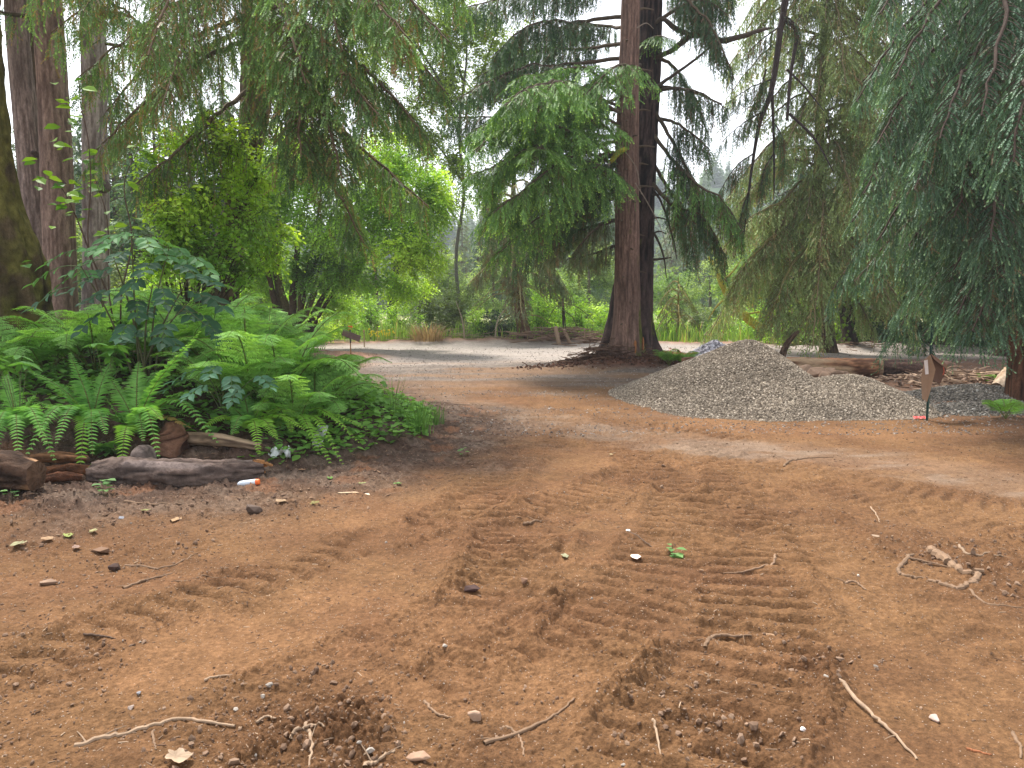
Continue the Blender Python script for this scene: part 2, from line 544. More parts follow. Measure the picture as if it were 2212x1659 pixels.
        fresh[box] = np.maximum(fresh[box], (core * .45 + .45 * berm) * keep * dark * (.4 + .9 * fbm2(xx * 4, yy * 4, 3, 69)))
        mask[box] = np.maximum(mask[box], core * keep)
    h = h + fine * fade
    return h, dict(s=s2, duff=duff, fresh=fresh, r=r, patch=patch, mound=mound, rough=rough)


GRID = {}


def H(x, y):
    if GRID:
        x = np.atleast_1d(np.asarray(x, float)); y = np.atleast_1d(np.asarray(y, float))
        a = np.arctan2(x, y); a = np.where(a < GRID['a'][0], a + 2 * math.pi, a)
        r = np.clip(np.hypot(x, y), GRID['r'][0], GRID['r'][-1] * .999)
        i = np.clip(np.searchsorted(GRID['a'], a, side='right') - 1, 0, len(GRID['a']) - 2)
        j = np.clip(np.searchsorted(GRID['r'], r, side='right') - 1, 0, len(GRID['r']) - 2)
        fa = (a - GRID['a'][i]) / (GRID['a'][i + 1] - GRID['a'][i]); fr = (r - GRID['r'][j]) / (GRID['r'][j + 1] - GRID['r'][j])
        h = GRID['h']
        return (h[j, i] * (1 - fa) + h[j, i + 1] * fa) * (1 - fr) + (h[j + 1, i] * (1 - fa) + h[j + 1, i + 1] * fa) * fr
    return ground_parts(np.atleast_1d(np.asarray(x, float)), np.atleast_1d(np.asarray(y, float)))[0]


def H1(x, y):
    return float(H(x, y)[0])


def on_ground(u, v):
    """the ground point seen at u, v"""
    z = 0.0
    for _ in range(12):
        p = G(u, v, min(z, 1.2))
        z = .5 * z + .5 * H1(p[0], p[1])
    p = G(u, v, min(z, 1.2))
    return np.array([p[0], p[1], H1(p[0], p[1])])


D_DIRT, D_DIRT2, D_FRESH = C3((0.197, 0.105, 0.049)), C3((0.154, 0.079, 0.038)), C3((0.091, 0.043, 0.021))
D_DUFF, D_DUFF2, D_GRAV, D_GRAV2, D_PALE, D_ROAD = C3((0.080, 0.050, 0.036)), C3((0.136, 0.096, 0.072)), C3((0.176, 0.144, 0.120)), C3((0.128, 0.104, 0.088)), C3((0.224, 0.164, 0.120)), C3((0.320, 0.280, 0.248))


def ground_colour(x, y, q):
    r = q['r']
    n = fbm2(x * 1.7, y * 1.7, 5, 91)
    nf = n2(x * 60, y * 60, 92)
    c = lerp(D_DIRT[None], D_DIRT2[None], sstep(.35, .7, n)[:, None])
    c = c * (.72 + .32 * nf)[:, None]
    c = lerp(c, c * np.array([1.12, 1.1, 1.12]), sstep(.5, .7, fbm2(x * .8, y * 2, 3, 93))[:, None])
    # dusty compacted lane
    bd = np.full(x.shape, 1e9)
    for a, b in zip(PALE[:-1], PALE[1:]):
        bd = np.minimum(bd, seg_dist(x, y, a, b)[0])
    pale = (1 - sstep(.15, .75, bd + .5 * (fbm2(x * 1.5, y * 3, 3, 94) - .5)))
    c = lerp(c, D_PALE[None] * (.85 + .3 * fbm2(x * 4, y * 9, 3, 111))[:, None], (pale * (.25 + .45 * sstep(.4, .6, fbm2(x * 2, y * 5, 3, 112))))[:, None])
    # gravel spread thinly, then the gravel road, sunlight put into its paler colour
    st = fbm2(x * .45, y * 1.7, 4, 95)
    g1 = sstep(11.5, 15.5, y + 5 * (st - .5) + .25 * np.minimum(x, 0) * 0)
    g1 = np.maximum(g1, sstep(.5, .75, st) * sstep(9.5, 11, y) * .6)
    gcol = lerp(D_GRAV[None], D_GRAV2[None], sstep(.35, .65, fbm2(x * 1.2, y * 4, 4, 96))[:, None]) * (.75 + .5 * n2(x * 30, y * 30, 97))[:, None]
    gcol = lerp(gcol, D_DIRT[None] * 1.0, sstep(.52, .66, fbm2(x * .3 + 4, y * 1.3, 3, 98))[:, None] * .6)
    c = lerp(c, gcol, g1[:, None])
    road = sstep(16.8, 20.5, y + 3 * (st - .5)) * (1 - sstep(26.2, 26.9, y + .5 * (n2(x * 2, y * 2, 99) - .5)))
    c = lerp(c, D_ROAD[None] * (.82 + .3 * fbm2(x * 2, y * 5, 3, 100))[:, None], (road * .9)[:, None])
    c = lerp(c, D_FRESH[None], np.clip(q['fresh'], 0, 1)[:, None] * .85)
    # root mound and berms: dark red-brown soil
    c = lerp(c, C3((.13, .06, .038))[None] * (.6 + .8 * n2(x * 14, y * 14, 101))[:, None], sstep(.05, .18, q['mound'])[:, None])
    for (bu, bv, rr) in ((690, 775, 1.9), (840, 890, 1.0), (600, 790, 2.2)):
        p = G(bu, bv)
        e = np.exp(-(((x - p[0]) / rr) ** 2 + ((y - p[1]) / (rr * .7)) ** 2))
        c = lerp(c, C3((.21, .115, .07))[None] * (.7 + .6 * n2(x * 8, y * 8, 103))[:, None], sstep(.25, .6, e)[:, None] * .9)
    far_soil = sstep(26.3, 26.9, y) * (1 - sstep(28, 29.5, y))
    c = lerp(c, C3((.27, .15, .095))[None] * (.6 + .8 * n2(x * 6, y * 6, 104))[:, None], far_soil[:, None])
    # right: strip of soil and duff below the conifer
    sr = sstep(5.2, 7, x + 1.2 * (n - .5)) * sstep(8.6, 9.4, y) * (1 - sstep(19.5, 20.3, y))
    c = lerp(c, lerp(C3((.20, .10, .06))[None], C3((.11, .07, .05))[None], n2(x * 9, y * 9, 105)[:, None]), (sr * .85)[:, None])
    # the bank
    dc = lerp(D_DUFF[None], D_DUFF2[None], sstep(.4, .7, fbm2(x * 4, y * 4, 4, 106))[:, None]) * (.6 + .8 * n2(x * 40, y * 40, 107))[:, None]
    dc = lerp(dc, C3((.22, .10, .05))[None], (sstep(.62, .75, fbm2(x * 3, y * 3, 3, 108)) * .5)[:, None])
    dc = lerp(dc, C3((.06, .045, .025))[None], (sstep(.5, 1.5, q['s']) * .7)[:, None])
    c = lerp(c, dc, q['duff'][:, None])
    # meadow
    mead = sstep(29, 31, y)
    mc = lerp(C3((.10, .15, .04))[None], C3((.34, .33, .17))[None], sstep(45, 75, y + 20 * (fbm2(x * .05, y * .05, 3, 109) - .5))[:, None])
    c = lerp(c, mc * (.8 + .4 * fbm2(x * .6, y * .6, 3, 110))[:, None], mead[:, None])
    beh = sstep(0, 3, -y - 2)
    return c


def build_ground():
    ad = np.radians(np.linspace(-45, 45, 1020))
    ao = np.radians(np.linspace(45, 315, 62)[1:-1])
    ang = np.concatenate([ad, ao])
    vs = np.arange(1740, 744, -1.45)
    dn = CAM_H / np.tan(np.arctan((vs - 829.5) / FPX) + PITCH)
    rad = np.concatenate([[.35, .8, 1.2, 1.6], dn[dn > 1.75], np.geomspace(dn[-1] * 1.03, 3200, 80)])
    A, R = np.meshgrid(ang, rad)
    x, y = (R * np.sin(A)).ravel(), (R * np.cos(A)).ravel()
    h, q = ground_parts(x, y)
    c = ground_colour(x, y, q)
    na, nr = len(ang), len(rad)
    i = np.arange(nr - 1)[:, None] * na
    j = np.arange(na)[None]
    k = (j + 1) % na
    F = np.stack([i + j, i + na + j, i + na + k, i + k], -1).reshape(-1, 4)
    g = Geo()
    g.add(np.c_[x, y, h], F[:, ::-1], c)
    ctr = np.array([[0, 0, H1(0, .1)]])
    base = g.n
    g.add(ctr, np.zeros((0, 3), int), D_DIRT)
    jj = np.arange(na)
    g.Fc[3].append(np.stack([jj, (jj + 1) % na, np.full(na, base)], -1)[:, ::-1])
    o = g.build("ground", M_GROUND, smooth=True)
    tag(o, kind="structure")
    GRID.update(a=np.append(ang, ang[0] + 2 * math.pi), r=rad, h=np.c_[h.reshape(nr, na), h.reshape(nr, na)[:, :1]])
    return o


build_ground()
#@@SECTION hills
# ------------------------------------------------------------------ foliage kit
def twig_t(n, up=True):
    V, F, m = [], [], []
    for i in range(n):
        x0 = i / n * .94
        wd = 1.0 - .45 * x0 ** 2
        for sd in ((0, 1), (0, -1)) + (((1, 1),) if up else ()):
            ax, sg = sd
            tip = [x0 + .95 / n + .03, 0, 0]; tip[1 if ax == 0 else 2] = sg * wd
            if ax == 0: tip[2] = -.12 * wd
            k = len(V)
            V += [[x0, 0, 0], [x0 + .62 / n, 0, 0], tip]
            F.append([k, k + 1, k + 2])
            m += [x0, x0, x0 + .2]
    k = len(V)
    V += [[.86, .35, 0], [.86, -.35, 0], [1.02, 0, 0]]; F.append([k, k + 1, k + 2]); m += [1, 1, 1]
    return np.array(V, float), np.array(F), sstep(.45, 1.0, np.array(m, float))


T_FAR, T_MID, T_NEAR, T_STR = twig_t(2), twig_t(4), twig_t(7), twig_t(9, False)


def frames(D, roll):
    """unit axes across the directions D, rolled by an angle about them"""
    ref = np.where(np.abs(D[:, 2:3]) > .92, np.array([1., 0, 0]), UP)
    A = norm(np.cross(D, ref)); B = np.cross(D, A)
    c, s = np.cos(roll)[:, None], np.sin(roll)[:, None]
    return A * c + B * s, B * c - A * s


def put_twigs(g, P, D, L, w, C, tipc, tipa, T, roll):
    D = norm(D)
    A, B = frames(D, roll)
    X = D * L[:, None]
    tip = C + (tipc - C) * tipa[:, None]
    g.inst(T[0], T[1], P, X, A * w, B * w, C, tip, T[2])


def bough(F, B, pts, Wd, pal, hang=.3, tw=.16, ww=.022, sp=.10, t0=.12, r0=.035, weep=0., wl=.45, T=T_MID, sub=.055, limb=(.10, .075, .05), brown=0.0,
          droop2=.25, minor=True, tipp=.5):
    """one conifer bough: limb, side branchlets, twigs, and strings hanging from them. pal = (dark, light, tip, dead)"""
    dark, light, tipc, dead = [C3(c) for c in pal]
    n = 22
    P = crom(pts, n)
    d = norm(np.gradient(P, axis=0))
    Ltot = np.linalg.norm(np.diff(P, axis=0), axis=1).sum()
    tt = np.linspace(0, 1, n)
    R = r0 * (1 - .85 * tt) + .003
    P = P + (rng.random((n, 3)) - .5) * .05 * Ltot / 3 * (tt[:, None] * (1 - tt[:, None]) * 4)
    tubes(B, P[None], R[None], 6, C3(limb) * (.8 + .4 * rng.random()))
    M = max(4, int(Ltot / sp))
    t = np.sort(t0 + (1 - t0) * (np.arange(M) + rng.random(M) * .8) / M)
    t = np.clip(t, 0, .995)
    fi = t * (n - 1)
    i0 = np.minimum(fi.astype(int), n - 2); ff = (fi - i0)[:, None]
    base = P[i0] * (1 - ff) + P[i0 + 1] * ff
    T1 = norm(d[i0] * (1 - ff) + d[i0 + 1] * ff)
    lat = norm(np.cross(T1, UP) + 1e-6)
    side = np.where(np.arange(M) % 2 == 0, 1., -1.)
    prof = np.minimum(1, (t - t0) / .22 + .3) * (1 - t) ** .55 + .12
    L2 = Wd * prof * (.65 + .6 * rng.random(M))
    d2 = norm(T1 * (.45 + .4 * rng.random((M, 1))) + lat * side[:, None] * (.75 + .35 * rng.random((M, 1))) + UP * (.25 * (rng.random((M, 1)) - .5)))
    k = 6
    s = np.linspace(0, 1, k)
    S = base[:, None] + d2[:, None] * (L2[:, None] * s)[..., None] - UP * ((droop2 + hang * .8) * L2[:, None] * s ** 2)[..., None]
    S = S + (rng.random(S.shape) - .5) * (.05 * L2[:, None] * s)[..., None]
    if minor:
        tubes(B, S, np.maximum(.0035, r0 * .16) * np.ones((M, 1)) * (1.1 - s)[None], 3, C3(limb) * .9)
    bclump = n3(base[:, 0] * 1.6, base[:, 1] * 1.6, base[:, 2] * 1.6, 5)
    # twigs along the branchlets
    Q = np.maximum(2, (L2 / sub)).astype(int)
    idx = np.repeat(np.arange(M), Q)
    N = len(idx)
    q = rng.random(N) ** .85
    q = np.clip(q, .02, 1)
    fj = q * (k - 1); j0 = np.minimum(fj.astype(int), k - 2); fr = (fj - j0)[:, None]
    pos = S[idx, j0] * (1 - fr) + S[idx, j0 + 1] * fr
    tan = norm(S[idx, j0 + 1] - S[idx, j0])
    l2 = norm(np.cross(tan, UP) + 1e-6)
    sd = np.where(rng.random(N) < .5, 1., -1.)[:, None]
    D = tan * (.6 + .4 * rng.random((N, 1))) + l2 * sd * (.75 - .3 * q[:, None]) * (.5 + .7 * rng.random((N, 1))) - UP * (hang * (.5 + .9 * rng.random((N, 1))) - .1)
    D = D + (rng.random((N, 3)) - .5) * .35
    L = tw * (.6 + .7 * rng.random(N)) * (1.1 - .35 * q)
    cl = np.clip(.35 * rng.random(N) + .75 * bclump[idx] - .05, 0, 1)
    C = lerp(dark, light, cl[:, None]) * (.75 + .5 * rng.random((N, 1)))
    isb = rng.random(N) < brown * (1.15 - q)
    C = np.where(isb[:, None], dead * (.6 + .7 * rng.random((N, 1))), C)
    tipa = np.where(isb, 0, (rng.random(N) < tipp) * (.25 + .75 * q) * (.4 + .6 * rng.random(N)))
    put_twigs(F, pos, D, L, ww, C, tipc, tipa, T, rng.random(N) * .9 - .45)
    # terminal twigs of each branchlet
    put_twigs(F, S[:, -1], S[:, -1] - S[:, -2] - UP * .01 * hang, tw * (.8 + .5 * rng.random(M)), ww, lerp(dark, light, bclump[:, None]), tipc, (rng.random(M) < tipp + .2) * .9, T, np.zeros(M))
    # hanging strings
    if weep > 0:
        Nw = int(weep * L2.sum() / .055)
        if Nw:
            idw = rng.choice(M, Nw, p=L2 / L2.sum())
            q = rng.random(Nw)
            fj = q * (k - 1); j0 = np.minimum(fj.astype(int), k - 2); fr = (fj - j0)[:, None]
            pos = S[idw, j0] * (1 - fr) + S[idw, j0 + 1] * fr
            sw = norm(S[idw, -1] - S[idw, 0]) * .22
            L = wl * (.35 + .9 * rng.random(Nw) ** 1.3) * (1.1 - .4 * q)
            D = -UP + sw + (rng.random((Nw, 3)) - .5) * .3
            cl = np.clip(.4 * rng.random(Nw) + .7 * bclump[idw] - .05, 0, 1)
            C = lerp(dark, light, cl[:, None]) * (.7 + .5 * rng.random((Nw, 1)))
            isb = rng.random(Nw) < brown * 1.3
            C = np.where(isb[:, None], dead * (.6 + .7 * rng.random((Nw, 1))), C)
            wv = ww * .8
            D = norm(D)
            half = L * .5
            mid = pos + D * half[:, None]
            D2 = norm(D + (rng.random((Nw, 3)) - .5) * .35 - UP * .2)
            put_twigs(F, pos, D, half, wv, C, tipc, np.zeros(Nw), T, rng.random(Nw) * 3)
            put_twigs(F, mid, D2, half, wv, C, tipc, np.where(isb, 0, (rng.random(Nw) < tipp) * .7), T, rng.random(Nw) * 3)
            # side twiglets off the strings
            K2 = 2
            ii = np.repeat(np.arange(Nw), K2)
            f = rng.random((Nw * K2, 1))
            pp = pos[ii] + D[ii] * (L[ii][:, None] * f)
            dd = -UP * .8 + np.c_[rng.random((len(ii), 2)) - .5, np.zeros(len(ii))] * 2.2
            put_twigs(F, pp, dd, tw * (.5 + .6 * rng.random(len(ii))), ww * .8, C[ii], tipc, np.where(isb[ii], 0, (rng.random(len(ii)) < tipp) * .6), T, rng.random(len(ii)) * 3)


def trunk_mesh(g, pts, rad, sides=40, rows=160, amp=.06, fis=26, dark=(.05, .035, .03), light=(.16, .10, .08), moss=None, mossf=None, flare=0.0, fz=.5, lobes=5, ph=0., seed=1,
               vst=2.5):
    P = crom(pts, rows)
    zz = np.linspace(0, 1, rows)
    R = np.interp(zz, np.linspace(0, 1, len(rad)), rad)
    a = np.arange(sides) / sides * 2 * math.pi
    zl = (P[:, 2] - P[0, 2])
    aa, z2 = np.meshgrid(a, zl)
    ca, sa = np.cos(aa), np.sin(aa)
    rr = R[:, None] * np.ones_like(aa)
    fi = n3(ca * fis / 6.28 * 1.6 + 50, sa * fis / 6.28 * 1.6 + 50, z2 * vst, seed) * .6 + n3(ca * fis / 3 + 9, sa * fis / 3, z2 * vst * 3, seed + 1) * .4
    big = n3(ca * 1.1 + 3, sa * 1.1, z2 * .7, seed + 2) - .5
    rr = rr * (1 + amp * (fi - .5) * 2 + .12 * big)
    if flare:
        lob = .5 + .5 * np.cos(lobes * (aa + .25 * np.sin(2 * aa)) + ph)
        rr = rr + flare * np.exp(-z2 / fz) * (.25 + .75 * lob ** 1.5)
    V = np.stack([P[:, None, 0] + rr * ca, P[:, None, 1] + rr * sa, np.broadcast_to(P[:, None, 2], aa.shape)], -1)
    C = lerp(C3(dark), C3(light), sstep(.3, .68, fi)[..., None]) * (.75 + .5 * n3(ca * 14, sa * 14, z2 * 9, seed + 5)[..., None])
    C = C * (.8 + .45 * n3(ca * 1.5 + 7, sa * 1.5, z2 * 1.1, seed + 6)[..., None])
    if moss is not None:
        m = mossf(ca, sa, z2) + .7 * (n3(ca * 3, sa * 3, z2 * 3, seed + 8) - .5) + .5 * (n3(ca * 9, sa * 9, z2 * 9, seed + 9) - .5)
        m = sstep(.35, .65, m)
        mc = lerp(C3(moss) * .55, C3(moss) * 1.25, n3(ca * 12, sa * 12, z2 * 12, seed + 10)[..., None])
        C = lerp(C, mc, m[..., None])
    i = np.arange(rows - 1)[:, None] * sides
    j = np.arange(sides)[None]
    k = (j + 1) % sides
    F = np.stack([i + j, i + k, i + sides + k, i + sides + j], -1).reshape(-1, 4)
    g.add(V.reshape(-1, 3), F, C.reshape(-1, 3))
    return P, R


LEAF_T = (np.array([[0, 0, 0], [.28, .36, .06], [.62, .40, .05], [1, 0, -.10], [.62, -.40, .05], [.28, -.36, .06]], float),
          np.array([[0, 3, 2], [0, 2, 1], [0, 5, 4], [0, 4, 3]]))
LEAF_T = (LEAF_T[0], LEAF_T[1][:, ::-1])
LEAF_S = (np.array([[0, 0, 0], [.45, .42, .08], [1, 0, -.06], [.45, -.42, .08]], float), np.array([[0, 2, 1], [0, 3, 2]]))


def sprays(F, B, P, D, n, L, lw, C, T=LEAF_S, jit=.3, flat=.7, stem=(.09, .065, .04), stem_r=.004, tubes_too=True):
    """leafy sprays: a thin stem with n leaves set along both sides; D unit directions, L stem length, lw leaf length"""
    N = len(P)
    D = norm(D)
    if tubes_too:
        s = np.linspace(0, 1, 4)
        S = P[:, None] + D[:, None] * (L[:, None] * s)[..., None] - UP * (.18 * L[:, None] * s ** 2)[..., None]
        tubes(B, S, np.full((N, 4), stem_r) * (1.1 - s), 3, C3(stem))
    idx = np.repeat(np.arange(N), n)
    k = np.tile(np.arange(n), N)
    q = (k + .6 + .5 * rng.random(N * n)) / n
    pos = P[idx] + D[idx] * (L[idx] * q)[:, None] - UP * (.18 * L[idx] * q ** 2)[:, None]
    lat = norm(np.cross(D, UP) + 1e-6)[idx]
    sd = np.where(k % 2 == 0, 1., -1.)[:, None]
    dd = norm(D[idx] * (.45 + .4 * rng.random((N * n, 1))) + lat * sd * .85 + (rng.random((N * n, 3)) - .5) * jit * 2 - UP * .25)
    l = lw * (.65 + .6 * rng.random(N * n))
    nrm = norm(UP * flat + (rng.random((N * n, 3)) - .5) * 1.1)
    Y = norm(np.cross(nrm, dd)); Z = np.cross(dd, Y)
    Cc = C[idx] * (.75 + .5 * rng.random((N * n, 1)))
    F.inst(T[0], T[1], pos, dd * l[:, None], Y * (l * .85)[:, None], Z * l[:, None], Cc)


def blob_points(c, r, N, shell=.55, lump=2.2, seed=0, thr=.36):
    """points in an ellipsoid, gathered in clumps with gaps between"""
    out = []
    c, r = C3(c), C3(r)
    tot = 0
    while tot < N:
        p = rng.normal(size=(N * 2, 3)); p = norm(p) * (rng.random((N * 2, 1)) ** shell)
        w = c + p * r
        k = n3(w[:, 0] * lump, w[:, 1] * lump, w[:, 2] * lump, seed) > thr + .18 * rng.random(len(w))
        w = w[k]
        out.append(w); tot += len(w)
    return np.concatenate(out)[:N]


def crown_blob(F, B, c, r, N, pal, lw=.07, L=.35, n=8, T=LEAF_S, seed=0, thr=.38, lump=2.2, flat=.7, tubes_too=True, down=.25):
    p = blob_points(c, r, N, seed=seed, thr=thr, lump=lump)
    o = norm((p - C3(c)) / C3(r))
    D = norm(o * .8 + (rng.random((N, 3)) - .5) * 1.4 - UP * down)
    cl = np.clip(n3(p[:, 0] * 1.7, p[:, 1] * 1.7, p[:, 2] * 1.7, seed + 3) * 1.3 - .2 + .3 * (rng.random(N) - .5), 0, 1)
    C = lerp(C3(pal[0]), C3(pal[1]), cl[:, None])
    sprays(F, B, p - D * L * .5, D, n, L * (.7 + .6 * rng.random(N)), lw, C, T, flat=flat, tubes_too=tubes_too)
    return p


def limbs_to(B, base, targets, r=.03, col=(.10, .075, .05), bend=.3):
    for t in targets:
        m = lerp(base, t, .5) + (rng.random(3) - .5) * np.linalg.norm(t - base) * bend + UP * .1 * np.linalg.norm(t - base)
        P = crom([base, m, t], 10)
        tubes(B, P[None], (r * np.linspace(1, .15, 10))[None], 5, C3(col) * (.8 + .4 * rng.random()))


PAL_DARK = ((.034, .074, .036), (.090, .175, .070), (.20, .34, .10), (.15, .10, .055))
PAL_KBR = ((.065, .155, .048), (.20, .39, .085), (.52, .78, .13), (.14, .09, .05))
PAL_J = ((.075, .145, .055), (.19, .34, .10), (.48, .74, .20), (.32, .225, .10))
PAL_M = ((.13, .20, .075), (.36, .45, .17), (.56, .68, .26), (.34, .27, .13))
PAL_N = ((.036, .086, .054), (.155, .275, .165), (.42, .63, .37), (.17, .13, .08))
PAL_O = ((.10, .145, .08), (.23, .29, .15), (.32, .38, .17), (.24, .18, .10))
PAL_FAR = ((.07, .15, .08), (.20, .31, .15), (.30, .43, .17), (.2, .17, .1))

# ------------------------------------------------------------------ hills and the wood on them
def hill_h(x, y):
    a = 34 * np.exp(-((x - 95) / 110) ** 2) + 22 * np.exp(-((x + 170) / 110) ** 2) + 9
    up = sstep(120, 330, y)
    return (a * (.8 + .4 * fbm2(x * .012, y * .012, 4, 7)) + 6) * up - 3 * (1 - up) - 1.5


def build_hills():
    x, y = np.meshgrid(np.linspace(-520, 520, 90), np.linspace(105, 620, 60))
    h = hill_h(x, y)
    nx, ny = 90, 60
    i = np.arange(ny - 1)[:, None] * nx; j = np.arange(nx - 1)[None]
    F = np.stack([i + j, i + j + 1, i + nx + j + 1, i + nx + j], -1).reshape(-1, 4)
    g = Geo()
    g.add(np.c_[x.ravel(), y.ravel(), h.ravel()], F, C3((.05, .085, .04)))
    tag(g.build("hills", M_HILL, smooth=True), kind="structure")
    # conifers of the wood, too many and too far to count
    tv, tf, tm = [], [], []
    rs = np.random.default_rng(3)
    gg = Geo()
    for lv in np.linspace(.08, .97, 15):
        m = int(9 - 5 * lv)
        for q in range(m):
            az = rs.random() * 6.28; ln = (1 - lv) * .24 * (.7 + .6 * rs.random()) + .02
            d = np.array([[math.cos(az), math.sin(az), -.35]])
            p = np.array([[0, 0, lv + .02 * rs.random()]])
            put_twigs(gg, p, d, np.array([ln]), ln * .45 + .01, np.array([[.5 + .5 * rs.random()] * 3]), C3((1, 1, 1)), np.array([.8]), T_FAR, np.array([.3]))
    gg.add([[-.012, 0, 0], [.012, 0, 0], [0, 0, 1.0]], [[0, 1, 2]], C3((.4, .4, .4)))
    TV, TK = np.concatenate(gg.V), np.concatenate(gg.K)[:, 0]
    TF = np.concatenate(gg.Fc[3])
    N = 1500
    px = rng.uniform(-260, 300, N * 2); py = 122 + 240 * rng.random(N * 2) ** 1.1
    keep = np.abs(px) < py * .85 + 8
    px, py = px[keep][:N], py[keep][:N]
    N = len(px)
    pz = hill_h(px, py) - .5
    hgt = rng.uniform(6, 14, N) * (.7 + .6 * n2(px * .03, py * .03, 4))
    az = rng.random(N) * 6.28
    X = np.c_[np.cos(az), np.sin(az), 0 * az] * hgt[:, None] * rng.uniform(.9, 1.5, (N, 1))
    Y = np.c_[-np.sin(az), np.cos(az), 0 * az] * hgt[:, None] * rng.uniform(.9, 1.5, (N, 1))
    Z = np.c_[0 * az, 0 * az, hgt]
    c = lerp(C3((.06, .125, .07)), C3((.25, .36, .13)), (n2(px * .06, py * .06, 8)[:, None] * .7 + .4 * rng.random((N, 1)) ** 2))
    g = Geo()
    V = np.c_[px, py, pz][:, None] + TV[None, :, 0:1] * X[:, None] + TV[None, :, 1:2] * Y[:, None] + TV[None, :, 2:3] * Z[:, None]
    F = (TF[None] + (np.arange(N) * len(TV))[:, None, None]).reshape(-1, 3)
    K = c[:, None] * TK[None, :, None]
    g.add(V.reshape(-1, 3), F, K.reshape(-1, 3))
    tag(g.build("hillside_forest", M_NEEDLE), kind="stuff")


build_hills()

